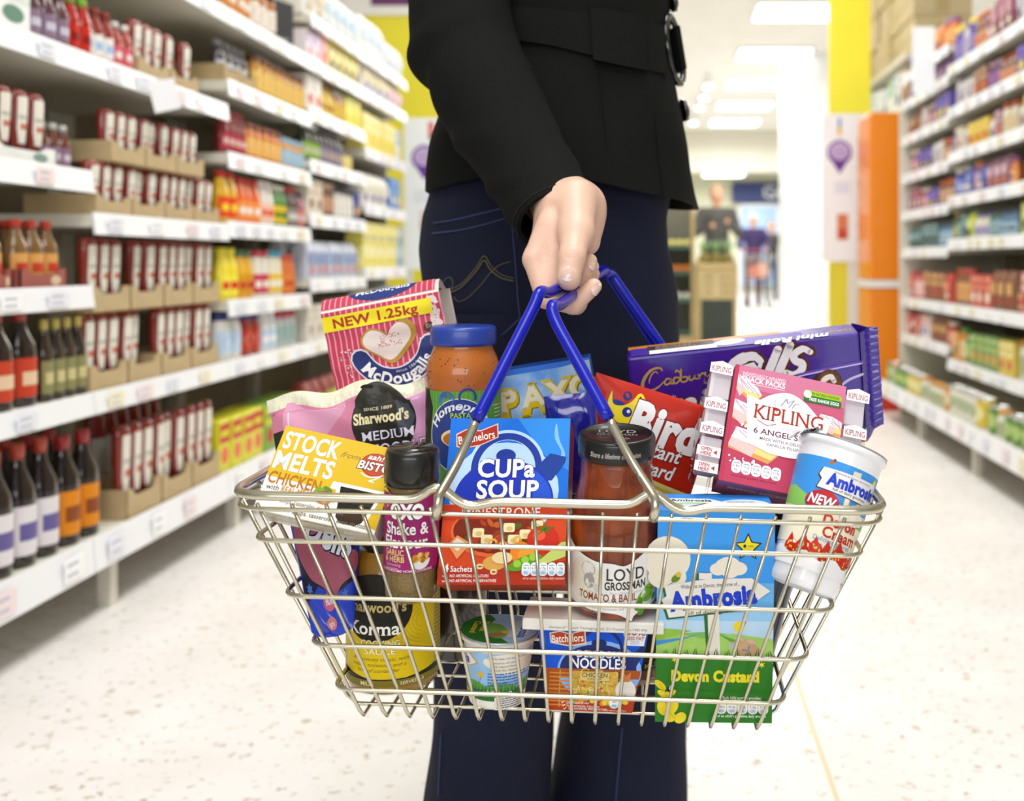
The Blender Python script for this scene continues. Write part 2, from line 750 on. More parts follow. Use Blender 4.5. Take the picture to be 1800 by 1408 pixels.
struct('floor', MB().box(-8, 8, -4, 26, -0.1, 0, floor_mat()))
m_ceil = mat('#f4f2ea', 0.8, vary=0.04, vscale=3)
struct('ceiling', MB().box(-8, 8, -4, 26, CEIL, CEIL + 0.1, m_ceil))
m_wall = mat('#e4e2d2', 0.8, vary=0.04, vscale=2)
struct('wall_back', MB().box(-8, 8, 25, 25.2, 0, CEIL, mat('#dfe0c4', 0.8, vary=0.04, vscale=2)))
struct('wall_left', MB().box(-8.2, -8, -4, 26, 0, CEIL, m_wall))
struct('wall_right', MB().box(8, 8.2, -4, 26, 0, CEIL, m_wall))
struct('wall_bulkhead', MB().box(-8, 8, 20.6, 20.9, 2.72, CEIL, mat('#e4e1d2', 0.8, vary=0.03, vscale=2)))
mb = MB()
mw = mat('#f6f7f7', 0.45, vary=0.02, vscale=3)
mb.box(1.76, 2.40, 12.95, 13.6, 0.9, CEIL, mw).box(1.745, 2.415, 12.93, 13.62, 0.0, 0.88, mw).box(1.765, 2.395, 12.96, 13.59, 0.88, 0.9, mat('#c9ccc8'))
struct('column', mb)
# shop front behind the far aisle: glazed opening under a navy fascia
mb = MB()
mb.box(2.2, 5.2, 24.9, 25.0, 0.2, 2.2, mat('#a9c6ee', 0.2, vary=0.25, vscale=2.0, emit=0.35))
for x in (2.2, 3.2, 4.2, 5.2):
    mb.box(x - .04, x + .04, 24.86, 24.95, 0, 2.25, mat('#eef0f0'))
mb.box(2.2, 5.2, 24.86, 24.95, 2.2, 2.28, mat('#eef0f0'))
struct('window_1', mb)

# ceiling light panels and spot lamps
m_frame = mat('#f2f2ee', 0.5)
m_diff = mat('#fdfdff', 0.5, emit=5.0)
for i, (x, y, z) in enumerate([(1.6, 10.75, CEIL), (1.6, 12.95, CEIL), (1.6, 15.1, CEIL), (1.6, 17.2, CEIL), (1.6, 19.3, CEIL), (-1.4, 13.2, CEIL), (-1.4, 17.2, CEIL), (4.6, 13.2, CEIL), (4.6, 17.2, CEIL), (1.62, 22.6, 2.86)]):
    if i > 4 and i != 9:
        continue
    t = thing('ceiling_light', '%s white square light panel in the ceiling %s' % (('first', 'second', 'third', 'fourth', 'fifth')[i] if i < 5 else 'low', 'counted from the column' if i < 5 else 'beyond the bulkhead'), 'light', Matrix.Translation((x, y, z)))
    MB().box(-.50, .50, -.36, .36, -.03, 0, m_frame).build('frame', t)
    MB().box(-.46, .46, -.32, .32, -.045, -.03, m_diff).build('diffuser', t)
for i, (x, y) in enumerate([(0.80, 14.4), (0.79, 15.4), (0.77, 16.4), (0.74, 18.2)]):
    t = thing('spot_lamp', 'small round ceiling spot lamp, %s in the line beside the light panels' % ('first', 'second', 'third', 'fourth')[i], 'spot lamp', Matrix.Translation((x, y, CEIL)))
    MB().tube([(0, 0, 0), (0, 0, -.08)], 0.015, m_frame).build('stem', t)
    MB().lathe([(.05, -.2), (.075, -.08)], m_frame, 20).build('housing', t)
    MB().lathe([(.062, -.208), (.062, -.2)], mat('#fffdf6', emit=9.0), 20).build('lens', t)

# navy fascia sign on the far wall
t = thing('shop_sign', 'navy shop fascia sign with pale letters on the far wall', 'sign', Matrix.Translation((2.0, 24.86, 2.32)))
MB().box(0, 3.2, -.05, .03, 0, .52, mat('#2b3a72', 0.5)).build('board', t)
A = Art(dz=2)
A.text('GO', 1150, 100, 330, '#d3d6cc', bold=0.03)
A.build('lettering', t, flat(-.05))


# ------------------------------------------------------------------ boards at the run ends
def pin_mark(A, cx, cy, r):
    A.poly([(cx - r * .82, cy - r * .45), (cx + r * .82, cy - r * .45), (cx, cy - r * 1.75)], '#6f3f9c')
    A.ell(cx, cy, r, r, '#6f3f9c')
    A.ell(cx, cy + r * .08, r * .8, r * .72, '#c9b6dd')
    for k in (-1, 0, 1):
        A.rect(cx - r * .55, cy + k * r * .3 - r * .08, cx + r * .55, cy + k * r * .3 + r * .1, '#b49fd0')


m_yel = mat('#f2e53a', 0.5, vary=0.04, vscale=4)
t = thing('category_board', 'tall yellow board rising behind the flour bags', 'display board', Matrix.Translation((-1.75, 6.05, 0)))
MB().box(-.6, .62, 0, .04, 0, 2.34, m_yel).build('board', t)
MB().box(-.6, .62, -.01, .05, 2.34, 2.62, mat('#f1efe8')).box(-.02, .62, -.012, -.01, 2.40, 2.6, mat('#6b3565')).build('header', t)
t = thing('category_board', 'tall yellow board beside the white column, under the cardboard boxes', 'display board', Matrix.Translation((1.285, 6.35, 0)))
MB().box(-.135, .135, 0, .04, 0, 2.75, m_yel).build('board', t)

t = thing('end_panel', 'white end panel with purple pin mark beside the dark jeans', 'display panel', Matrix.Translation((-1.15, 4.98, 0.12)))
MB().box(-.14, .14, 0, .03, .64, 1.42, mat('#f1f5f8', 0.4)).build('panel', t)
MB().box(-.13, -.10, .005, .025, -.12, .64, mat('#d8dada', 0.4)).box(.10, .13, .005, .025, -.12, .64, mat('#d8dada', 0.4)).build('upright', t)
A = Art(dz=.8)
A.rect(-14, 1330, 14, 1400, '#d86a62')
A.rect(-12, 1310, 12, 1330, '#4a3030')
pin_mark(A, -35, 1215, 66)
for k in range(5):
    A.rect(-90, 1040 - k * 14, 60, 1046 - k * 14, '#d7dcea')
A.rrect(-60, 830, 20, 950, 10, '#e8d7d2')
A.rect(-50, 845, 10, 890, '#b03a38')
A.rect(-45, 695, 0, 790, '#a98f83')
A.build('print', t, flat(0))
t = thing('end_panel', 'white end panel with purple pin mark between column and orange panel', 'display panel', Matrix.Translation((1.115, 5.66, 0)))
MB().box(-.13, .15, 0, .03, .80, 1.665, mat('#f4f6fa', 0.4)).build('panel', t)
MB().box(-.06, .02, .01, .03, 0, .80, mat('#e3d839', 0.4)).box(.02, .15, .01, .03, 0, .8, mat('#e6e8e2')).build('upright', t)
A = Art(dz=.8)
A.rect(-38, 1590, -22, 1640, '#5b7bd0')
A.rect(-42, 1540, -20, 1590, '#e2b64a')
pin_mark(A, -30, 1440, 72)
A.rect(-60, 1200, 30, 1270, '#e3e6f4')
A.rect(-45, 930, 20, 1080, '#d9825a')
A.rect(-40, 930, 15, 990, '#c94f3a')
for k in range(9):
    A.rect(78, 820 + k * 82, 118, 880 + k * 82, ('#9a7f72', '#c9b7a5', '#8f6f60')[k % 3])
A.build('print', t, flat(0))
t = thing('display_end', 'tall glossy orange display end with a white seam and red foot', 'display panel', Matrix.Translation((1.275, 5.2, 0)))
mo = mat('#f08a1c', 0.25)
MB().rbox(-.115, .115, 0, .3, .1, .66, mo, .012).rbox(-.115, .115, 0, .3, .70, 1.605, mo, .012).build('panel', t)
MB().box(-.12, .12, -.01, .3, .66, .70, mat('#eceeee', .3)).build('seam', t)
MB().box(-.14, .14, -.03, .3, 0, .1, mat('#cf3a22', .4)).build('foot', t)

# ------------------------------------------------------------------ goods on the shelves
PM = {}


def block_art(A, w, h, cols, y0):
    """colour blocks of a pack print"""
    n = len(cols)
    for i, c in enumerate(cols):
        A.rect(-w / 2, y0 + h * i / n, w / 2, y0 + h * (i + 1) / n, c)


def proto(kind, p):
    """parts of one kind of goods, facing -Y, base at the origin; list of (part name, mesh)"""
    key = (kind,) + tuple(p)
    if key in PM:
        return PM[key]
    out = []

    def part(nm, mb):
        out.append((nm, mb.mesh(nm)))
    if kind == 'ketchup':
        h, w_, d = p[0], p[1], p[2]
        body = mat('#8a2c20', 0.18, coat=.5)
        pr = [(.30, 0), (.42, .02), (.62, .12), (.78, .3), (.92, .6), (1.0, .84), (.96, .93), (.8, .985), (.5, 1.0)]
        prof = [(a * w_ / 2, z * h) for a, z in pr]
        part('bottle', MB().lathe([q for q in prof if q[1] >= .1 * h], body, 20, sy=d / w_))
        part('cap', MB().lathe([(.36 * w_ / 2, 0), (.5 * w_ / 2, .01 * h), (.52 * w_ / 2, .1 * h)], mat('#8f3a30', .35), 16, sy=d / w_))
        A = Art(dz=.6)
        rf = prof_r(prof)
        a, b = .24 * h * 1000, .9 * h * 1000
        W = w_ * 1000
        A.poly([(-W * .22, a), (W * .22, a), (W * .34, a + .3 * (b - a)), (W * .37, b - 3), (W * .25, b), (-W * .25, b), (-W * .37, b - 3), (-W * .34, a + .3 * (b - a))], '#e9e5d8')
        A.rect(-W * .28, a + .52 * (b - a), W * .28, a + .60 * (b - a), '#b9bdb0')
        A.rect(-W * .18, a + .30 * (b - a), W * .18, a + .42 * (b - a), '#c9705c')
        sy = d / w_
        me = A.build('label', None, curved(rf, sy=sy), edge=6)
        out.append(('label', me.data))
        bpy.data.objects.remove(me)
    elif kind == 'bottle':
        h, r, body, cap, lab, lab2, neck = p
        mbd = mat(body, 0.12, coat=.6)
        prof = [(r * .9, 0), (r, .02 * h), (r, .55 * h), (r * .92, .64 * h), (r * (neck + .12), .78 * h), (r * neck, .86 * h), (r * neck, .9 * h)]
        part('bottle', MB().lathe(prof, mbd, 20))
        part('cap', MB().lathe([(r * neck * 1.12, .87 * h), (r * neck * 1.12, .985 * h), (r * neck, h)], mat(cap, .3), 16))
        A = Art(dz=.5)
        W = r * 2000
        A.rect(-W * .62, .1 * h * 1000, W * .62, .5 * h * 1000, lab)
        A.rect(-W * .4, .22 * h * 1000, W * .4, .36 * h * 1000, lab2)
        me = A.build('label', None, curved(lambda z: r), edge=7)
        out.append(('label', me.data))
        bpy.data.objects.remove(me)
    elif kind == 'jar':
        h, r, body, cap, lab, lab2 = p
        prof = [(r * .9, 0), (r, .03 * h), (r, .68 * h), (r * .82, .82 * h), (r * .8, .86 * h)]
        part('jar', MB().lathe(prof, mat(body, 0.12, coat=.5), 20))
        part('lid', MB().lathe([(r * .86, .84 * h), (r * .88, .86 * h), (r * .88, .98 * h), (r * .8, h)], mat(cap, .3), 18))
        A = Art(dz=.5)
        W = r * 2000
        A.rect(-W * .65, .14 * h * 1000, W * .65, .62 * h * 1000, lab)
        A.ell(0, .38 * h * 1000, W * .36, .15 * h * 1000, lab2)
        me = A.build('label', None, curved(lambda z: r), edge=7)
        out.append(('label', me.data))
        bpy.data.objects.remove(me)
    elif kind == 'can':
        h, r, lab, lab2 = p
        tin = mat('#c9cac6', .25, metal=.9)
        mb = MB().lathe([(r * .97, 0), (r, .01 * h), (r, .97 * h), (r * .98, h), (r * .93, h), (r * .93, .975 * h)], tin, 20)
        part('can', mb)
        A = Art(dz=.5)
        W = r * 2000 * PI / 2
        A.rect(-W * .95, .05 * h * 1000, W * .95, .94 * h * 1000, lab)
        A.ell(0, .5 * h * 1000, W * .32, .26 * h * 1000, lab2)
        me = A.build('label', None, curved(lambda z: r), edge=7)
        out.append(('label', me.data))
        bpy.data.objects.remove(me)
    elif kind == 'carton':
        h, w_, d, body, lab, lab2 = p
        part('carton', MB().rbox(-w_ / 2, w_ / 2, 0, d, 0, h, mat(body, .4), .003, 1))
        A = Art(dz=.5)
        W, H = w_ * 1000, h * 1000
        A.rect(-W * .46, H * .56, W * .46, H * .93, lab)
        A.ell(0, H * .32, W * .3, H * .17, lab2)
        A.rect(-W * .36, H * .68, W * .36, H * .80, body)
        me = A.build('print', None, flat(0))
        out.append(('print', me.data))
        bpy.data.objects.remove(me)
    elif kind == 'bag':
        h, w_, d, body, lab, lab2 = p

        def skin(u, v):
            a = 2 * PI * u
            x, y = math.cos(a), math.sin(a)
            ex = 0.35
            k = 0.93 + .07 * math.sin(PI * min(1, v * 1.15))
            top = 1.0 if v < .8 else 1.0 - (v - .8) * 2.2
            return (w_ / 2 * k * math.copysign(abs(x) ** ex, x), d / 2 + d / 2 * k * top * math.copysign(abs(y) ** ex, y), h * v)
        part('bag', MB().grid(skin, 28, 12, mat(body, .5, bump=.15, bscale=60), closed_u=True).box(-w_ * .46, w_ * .46, d * .3, d * .7, h * .97, h, mat(body, .5, bump=.15, bscale=60)))
        A = Art(dz=.5)
        W, H = w_ * 1000, h * 1000
        A.rect(-W * .38, H * .4, W * .38, H * .7, lab)
        A.ell(0, H * .25, W * .26, H * .1, lab2)
        me = A.build('print', None, flat(-.003))
        out.append(('print', me.data))
        bpy.data.objects.remove(me)
    elif kind == 'tray':
        h, w_, d, col, mark = p
        mc = mat(col, .75, vary=.12, vscale=25)
        t_ = .003
        mb = MB().box(-w_ / 2, w_ / 2, 0, d, 0, t_, mc)
        mb.box(-w_ / 2, -w_ / 2 + t_, 0, d, t_, h, mc).box(w_ / 2 - t_, w_ / 2, 0, d, t_, h, mc).box(-w_ / 2, w_ / 2, d - t_, d, t_, h, mc)
        pts = [(-w_ / 2, 0), (w_ / 2, 0), (w_ / 2, h), (w_ * .36, h), (w_ * .26, h * .72), (-w_ * .26, h * .72), (-w_ * .36, h), (-w_ / 2, h)]
        vs = [(x, 0, z) for x, z in pts] + [(x, t_, z) for x, z in pts]
        fs = [(0, 1, 4, 5), (1, 2, 3, 4), (0, 5, 6, 7), (8, 13, 12, 9), (9, 12, 11, 10), (8, 15, 14, 13)] + [(i, i + 8, (i + 1) % 8 + 8, (i + 1) % 8) for i in range(8)]
        mb.add(vs, fs, mc)
        part('tray', mb)
        if mark:
            A = Art(dz=.5)
            A.ell(w_ * 250, h * 400, w_ * 110, h * 250, mark)
            me = A.build('mark', None, flat(0))
            out.append(('mark', me.data))
            bpy.data.objects.remove(me)
    PM[key] = out
    return out


ITEM_N = [0]
SIZE = {'ketchup': lambda p: p[1], 'bottle': lambda p: 2 * p[1], 'jar': lambda p: 2 * p[1], 'can': lambda p: 2 * p[1], 'carton': lambda p: p[1], 'bag': lambda p: p[1], 'tray': lambda p: p[1]}
DEPTH = {'ketchup': lambda p: p[2] / 2, 'bottle': lambda p: p[1], 'jar': lambda p: p[1], 'can': lambda p: p[1], 'carton': lambda p: 0, 'bag': lambda p: 0, 'tray': lambda p: 0}
NAMES = {'ketchup': ('ketchup_bottle', 'bottle'), 'bottle': ('sauce_bottle', 'bottle'), 'jar': ('food_jar', 'jar'), 'can': ('food_can', 'can'), 'carton': ('food_carton', 'carton'), 'bag': ('food_bag', 'bag'), 'tray': ('cardboard_tray', 'tray')}


def place(kind, p, side, xf, y, z, label, group, rot=0.0, joined=False):
    """one item whose front stands xf from the aisle centre"""
    parts = proto(kind, p)
    d = DEPTH[kind](p)
    M = Matrix.Translation((side * (xf + d), y, z)) @ Matrix.Rotation(-side * PI / 2 + rot, 4, 'Z')
    nm, cat = NAMES[kind]
    t = thing(nm, label, cat, M, group)
    for pn, me in parts:
        link(pn, me, t)
    ITEM_N[0] += 1
    return t


def ordw(n):
    return ('first', 'second', 'third', 'fourth', 'fifth', 'sixth', 'seventh', 'eighth', 'ninth', 'tenth', 'eleventh', 'twelfth', 'thirteenth', 'fourteenth', 'fifteenth', 'sixteenth', 'seventeenth', 'eighteenth', 'nineteenth', 'twentieth')[n - 1] if n <= 20 else '%dth' % n


def fill(side, xf, y0, z, where, seq, group=None, gap=0.004, jit=0.006, rows=1, back=None):
    """stand goods along a shelf from y0; seq = [(count, kind, params, look), ...]"""
    y = y0
    cnt = {}
    rnd = random.Random(hash((where, len(seq))) % 1000 if False else sum(map(ord, where)))
    for n, kind, p, look in seq:
        w_ = SIZE[kind](p)
        for _ in range(n):
            cnt[look] = cnt.get(look, 0) + 1
            place(kind, p, side, xf + rnd.random() * jit, y + w_ / 2, z + .0005, '%s, %s on %s' % (look, ordw(cnt[look]), where), '%s on %s' % (look, where), rot=(rnd.random() - .5) * .12 if kind != 'tray' else 0)
            if rows > 1 and kind != 'tray':
                d2 = max(2 * DEPTH[kind](p), .03 if kind not in ('carton', 'bag') else p[2]) + .008
                place(kind, p, side, xf + jit + d2, y + w_ / 2, z + .0005, 'second-row %s, %s on %s' % (look, ordw(cnt[look]), where), '%s in second row on %s' % (look, where))
            y += w_ + gap
        y += .004
    return y


# ------------------------------------------------------------------ shelving runs
m_board = mat('#e0dccd', 0.5, vary=.03, vscale=6)
m_lip = mat('#f3f5f8', 0.3)
m_back = mat('#a79c80', 0.6, vary=.08, vscale=5)
m_post = mat('#ded9c8', 0.5)
TAGC = ('#eef0f8', '#f6efcc', '#ffffff', '#f6e4e4', '#eaedf6')


def bay(side, xf, y0, y1, shelves, label, top=1.95, base_x=None):
    """shelves: list of (z of the standing surface, front distance)"""
    t = thing('shelving_bay', label, 'shelving', Matrix.Translation((side * xf, y0, 0)))
    L = y1 - y0
    xb = (1.23 if side < 0 else 1.30) + .50

    def X(a):
        return side * (a - xf)

    def bx(mb, a, b, ya, yb, za, zb, m):
        a, b = X(a), X(b)
        mb.box(min(a, b), max(a, b), ya, yb, za, zb, m)
    mb = MB()
    bx(mb, xb, xb + .02, 0, L, 0, top, m_back)
    mb.build('back_panel', t)
    for yy in (0.0, L - .03):
        mb = MB()
        bx(mb, xb - .04, xb, yy, yy + .03, 0, top, m_post)
        mb.build('upright', t)
    for i, (z, xs) in enumerate(shelves):
        mb = MB()
        bx(mb, xs + .004, xb - .04, .003, L - .003, z - .028, z, m_board)
        o = mb.build('shelf', t)
        mb = MB()
        hh = .045 if z > .25 else .072
        # rail tilted a little towards the shopper
        a = X(xs)
        s = side
        vs = [(a + s * .004, .002, z + .004), (a + s * .004, L - .002, z + .004), (a, L - .002, z + .004), (a, .002, z + .004), (a - s * .006, .002, z - hh), (a - s * .006, L - .002, z - hh), (a, L - .002, z - hh), (a, .002, z - hh)]
        fs = [(0, 1, 2, 3), (3, 2, 5, 4), (4, 5, 6, 7), (0, 7, 6, 1), (0, 3, 4, 7), (1, 6, 5, 2)]
        if s < 0:
            fs = [f[::-1] for f in fs]
        mb.add(vs, fs, m_lip)
        rnd = random.Random(int(z * 1000) + int(y0 * 100))
        k = .05
        while k < L - .1:
            wv = .05 + rnd.random() * .02
            c = TAGC[rnd.randrange(5)]
            e = a - s * .0085
            mb.box(min(e, e + s * .002), max(e, e + s * .002), k, k + wv, z - hh * .85, z - hh * .15, mat(c, .3))
            for q in range(2):
                mb.box(min(e - s * .0006, e), max(e - s * .0006, e), k + .008, k + wv * .7, z - hh * (.7 - .3 * q), z - hh * (.6 - .3 * q), mat('#c6cad8', .3))
            k += wv + .04 + rnd.random() * .12
        mb.build('price_rail', o)
    mb = MB()
    bx(mb, xf + .26, xb, .004, L - .004, 0, .09, mat('#8c7a4e', .6))
    mb.build('plinth', t)
    if y1 > 4.7:
        mb = MB()
        bx(mb, xf + .10, xb, L - .002, L + .016, .0, 1.62, m_post)
        mb.build('side_panel', t)
    for yy in (.12,):
        mb = MB()
        bx(mb, xf + .03, xf + .06, yy, yy + .03, 0, .12, m_board)
        mb.build('foot', t)
    return t


J = [1.45, 2.12, 2.79, 3.46, 4.12, 4.80]
XL = 1.23
bay(-1, XL, J[0], J[1], [(.19, XL), (.51, XL), (.745, XL), (.995, XL), (1.25, XL), (1.53, XL)], 'white shelving bay of vinegar and soy bottles, first along the ketchup side')
bay(-1, XL, J[1], J[2], [(.19, XL), (.51, XL), (.905, XL), (1.25, XL), (1.53, XL)], 'white shelving bay stacked with cartons of red ketchup bottles')
bay(-1, XL, J[2], J[3], [(.19, XL), (.51, XL), (.685, XL), (.915, XL), (1.115, XL), (1.325, XL), (1.53, XL)], 'white shelving bay of mixed sauces beside the ketchup cartons')
bay(-1, XL, J[3], J[4], [(.19, XL), (.51, XL), (.735, XL), (.97, XL), (1.165, XL), (1.35, XL), (1.53, XL), (1.69, XL)], 'white shelving bay of dark pickles between sauces and flour')
bay(-1, XL, J[4], J[5], [(.19, XL), (.51, XL), (.77, XL), (1.045, XL), (1.285, XL), (1.53, XL), (1.69, XL)], 'white shelving bay of yellow packs and flour beside the end panel')
K = [2.75, 3.50, 4.25, 5.0]
XR = 1.17
XU = 1.29
for i in (0, 1):
    bay(1, XR, K[i], K[i + 1], [(.19, XR), (.375, XU), (.615, XU), (.895, XU), (1.08, XU), (1.27, XU), (1.465, XU), (1.65, XU)], ('white shelving bay of tins facing the ketchup shelves', 'white shelving bay of packets, second from the orange display end')[i])
bay(1, XR, K[2], K[3], [(.19, XR), (.43, XU), (.615, XU), (.865, XU), (1.055, XU), (1.245, XU), (1.44, XU), (1.62, XU), (1.755, XU)], 'white shelving bay right up against the orange display end'.replace('right up against', 'joined to'))

xf = XL + .012
# --- vinegar bay
W1 = 'the vinegar bay'
seqA = [(1, 'carton', (.10, .10, .1, '#f2f4f2', '#dfe6e0', '#6a8f7c'), 'white carton with green mark'),
        (3, 'bottle', (.12, .02, '#5a3540', '#7a4a50', '#8b7389', '#c9c4d2', .45), 'plum brown sauce bottle'),
        (2, 'bottle', (.125, .017, '#b01f14', '#7db52a', '#c62d1c', '#8e1710', .5), 'red hot-sauce bottle with lime cap')]
fill(-1, xf, 1.83, 1.25, 'the second shelf of ' + W1, seqA)
yb = fill(-1, xf, 2.125, 1.25, 'the second shelf of the ketchup bay', [
    (3, 'bottle', (.12, .0175, '#8f2b20', '#8f2b20', '#ece8e2', '#9fc0ea', .5), 'white-labelled brown sauce bottle'),
    (2, 'bottle', (.11, .0165, '#a8453c', '#e8e4dc', '#d8606a', '#f1d9d9', .5), 'pink-labelled sauce bottle')])
KB = ('ketchup', (.118, .046, .034))
KT = (.046, .15, .16, '#c3ab80', '')


def cartons(y0, n, z, kp, tp, where, miss=()):
    """a row of card trays each with three bottles in front"""
    c = 0
    for i in range(n):
        y = y0 + i * (tp[1] + .004) + tp[1] / 2
        place('tray', tp, -1, xf, y, z + .0005, 'brown card tray holding ketchup bottles, %s along %s' % (ordw(i + 1), where), 'card trays on ' + where)
        for k in range(3):
            c += 1
            if c in miss:
                continue
            place('ketchup', kp, -1, xf + .012 + (.01 if (c * 7) % 5 == 0 else 0), y + (k - 1) * (kp[1] + .001), z + .004, 'red ketchup bottle with white label, %s along %s' % (ordw(c), where), 'ketchup bottles on ' + where, rot=((c * 37) % 11 - 5) * .012)


cartons(2.33, 2, 1.25, (.135, .046, .034), KT, 'the second shelf of the ketchup bay', (5,))
cartons(2.21, 3, 1.03, (.120, .046, .034), (.048, .15, .16, '#c3ab80', ''), 'the upper tray row under the second shelf')
cartons(2.15, 4, .905, (.120, .046, .034), (.046, .15, .16, '#c3ab80', ''), 'the tray row on the third shelf', ())
cartons(2.14, 4, .685, (.165, .047, .036), (.058, .152, .16, '#c3ab80', ''), 'the upper tray row of the fourth shelf', (4,))
cartons(2.13, 4, .51, (.170, .047, .036), (.058, .152, .16, '#c3ab80', ''), 'the lower tray row of the fourth shelf', (6,))
cartons(2.28, 3, .19, (.215, .05, .038), (.07, .158, .16, '#c3ab80', ''), 'the tray row of the bottom shelf')
fill(-1, XL + .16, 2.42, .19, 'the ketchup bay bottom shelf back', [(6, 'jar', (.265, .026, '#8c2a22', '#f0efea', '#d8d4cc', '#b9b4aa'), 'tall white-capped sauce jar')])
BP = (.14, .03, '#7c2a1c', '#8c3328', '#f0efe6', '#cf6a4e', .8)
place('tray', (.035, .21, .14, '#f1f2ee', '#7f9a90'), -1, xf, 1.905, .996, 'white card tray under four big ketchup bottles', None)
fill(-1, xf + .014, 1.805, 1.001, 'the third shelf of ' + W1, [(4, 'ketchup', (.142, .047, .036), 'big red squeezy bottle in white tray')], jit=0)
fill(-1, xf + .03, 2.015, .995, 'the third shelf of ' + W1, [(3, 'bottle', (.10, .016, '#6d3a2a', '#d9dad6', '#8d7088', '#c9c2cc', .5), 'small brown bottle with pale cap')], jit=.002)
VB = (.135, .0225, '#7c5a30', '#c23a22', '#d9a25a', '#c8402a', .42)
place('tray', (.04, .05, .12, '#a4584c', '#d8c0a0'), -1, xf, 1.845, .7455, 'dark red card tray of vinegar bottles, at the frame edge'.replace('at the frame edge', 'cut off by the picture edge'), None)
fill(-1, xf + .008, 1.822, .749, 'the first red tray', [(1, 'bottle', VB, 'malt vinegar bottle with red cap')], jit=0)
place('tray', (.04, .15, .12, '#a4584c', '#d8c0a0'), -1, xf, 1.97, .7455, 'dark red card tray of vinegar bottles, whole tray with round mark', None)
fill(-1, xf + .008, 1.90, .749, 'the whole red tray', [(3, 'bottle', VB, 'malt vinegar bottle with red cap')], jit=0)
fill(-1, xf + .062, 1.90, .749, 'the back of the whole red tray', [(3, 'bottle', VB, 'malt vinegar bottle with red cap')], jit=0)
SB = (.195, .032, '#2a1a14', '#9c2f22', '#c7452a', '#e6c8a4', .4)
fill(-1, xf + .004, 1.775, .51, 'the fourth shelf of ' + W1, [
    (1, 'bottle', (.16, .028, '#241612', '#b9a850', '#e9e2e2', '#c84a3a', .4), 'dark soy bottle with pale label'),
    (1, 'bottle', SB, 'orange-labelled dark soy bottle with red cap'), (1, 'bottle', SB, 'orange-labelled dark soy bottle with red cap'),
    (4, 'bottle', (.17, .0175, '#3a2c1e', '#cdb85a', '#8d8a5c', '#cfc28c', .4), 'slim dark bottle with yellow cap')], jit=0)
CB = (.245, .034, '#221612', '#b5442c', '#e5dfe2', '#6a5f9a', .36)
fill(-1, xf + .004, 1.62, .19, 'the bottom shelf of ' + W1, [
    (1, 'bottle', (.20, .032, '#7d9a88', '#c2452f', '#dd8c30', '#b03a24', .4), 'green glass sauce bottle'),
    (1, 'bottle', (.22, .032, '#8fa698', '#c2452f', '#d9892e', '#a8442c', .4), 'green glass bottle with orange label'),
    (4, 'bottle', CB, 'big pale-labelled dark sauce bottle'),
    (2, 'bottle', (.235, .034, '#20140f', '#a52a2c', '#e08a1e', '#8c4a22', .4), 'big dark bottle with orange label')], jit=0, rows=2)

# --- sauce bay
W3 = 'the sauce bay'
Y3 = J[2] + .01
fill(-1, xf, 2.50, 1.53, 'the top shelf above the ketchup trays', [(2, 'jar', (.15, .03, '#a86a30', '#d9a02c', '#e3b23c', '#8c4a2a'), 'amber jar with yellow label'), (2, 'jar', (.15, .03, '#7c4a2a', '#e0d9cc', '#e9e4dc', '#c98a4a'), 'brown jar with white label')])
fill(-1, xf, Y3, 1.53, 'the top shelf of ' + W3, [(4, 'bottle', (.17, .024, '#5c3424', '#4a2a24', '#d58a3a', '#e8e2d8', .5), 'brown bottle with amber label'), (3, 'jar', (.14, .03, '#b0682c', '#3c2c28', '#e6e0d4', '#c9722c'), 'orange jar with dark lid')])
fill(-1, xf + .06, Y3 + .38, 1.53, 'the far end of the sauce bay top', [(2, 'jar', (.14, .03, '#8c4a2a', '#3c2c28', '#d9c9a8', '#a8603a'), 'brown jar with dark lid')])
t = thing('shelf_sign', 'square charcoal sign standing on the top shelf above the sauces', 'sign', Matrix.Translation((-XL + .002, 3.25, 1.53)) @ Matrix.Rotation(math.radians(62), 4, 'Z') @ Matrix.Translation((0, .04, .001)))
MB().box(-.055, .055, 0, .006, 0.006, .15, mat('#3c3d3e', .5)).build('board', t)
MB().box(-.03, .03, .006, .020, .0, .012, mat('#d8d8d4', .4)).build('clip', t)
A = Art(dz=.4)
A.lines(-42, 42, 22, 2, 12, 6, '#b9bab8', 3)
A.build('lettering', t, flat(0))
fill(-1, xf, Y3, 1.325, 'the second shelf of ' + W3, [(2, 'tray', (.05, .11, .15, '#bda577', ''), 'brown card tray of dark bottles'), (8, 'jar', (.125, .0245, '#c08a3c', '#6a4228', '#e6c46a', '#d9772c'), 'honey-coloured jar with orange label')])
fill(-1, xf + .016, Y3 + .008, 1.329, 'the second-shelf trays of ' + W3, [(4, 'bottle', (.12, .0235, '#3c3436', '#8a8c8e', '#c9ccd2', '#6a6c78', .5), 'dark bottle with grey cap')], jit=0)
fill(-1, xf, Y3, 1.115, 'the third shelf of ' + W3, [(4, 'bottle', (.13, .019, '#7c1f28', '#a8323a', '#b03a48', '#e0b8b0', .5), 'dark red bottle'), (5, 'jar', (.115, .026, '#c96f24', '#7a4022', '#e8b45a', '#e8dcc0'), 'orange marmalade-coloured jar'), (4, 'jar', (.105, .023, '#c98f3c', '#8fb2c8', '#9cc0d8', '#e6d8b0'), 'amber jar with blue lid')], jit=.004)
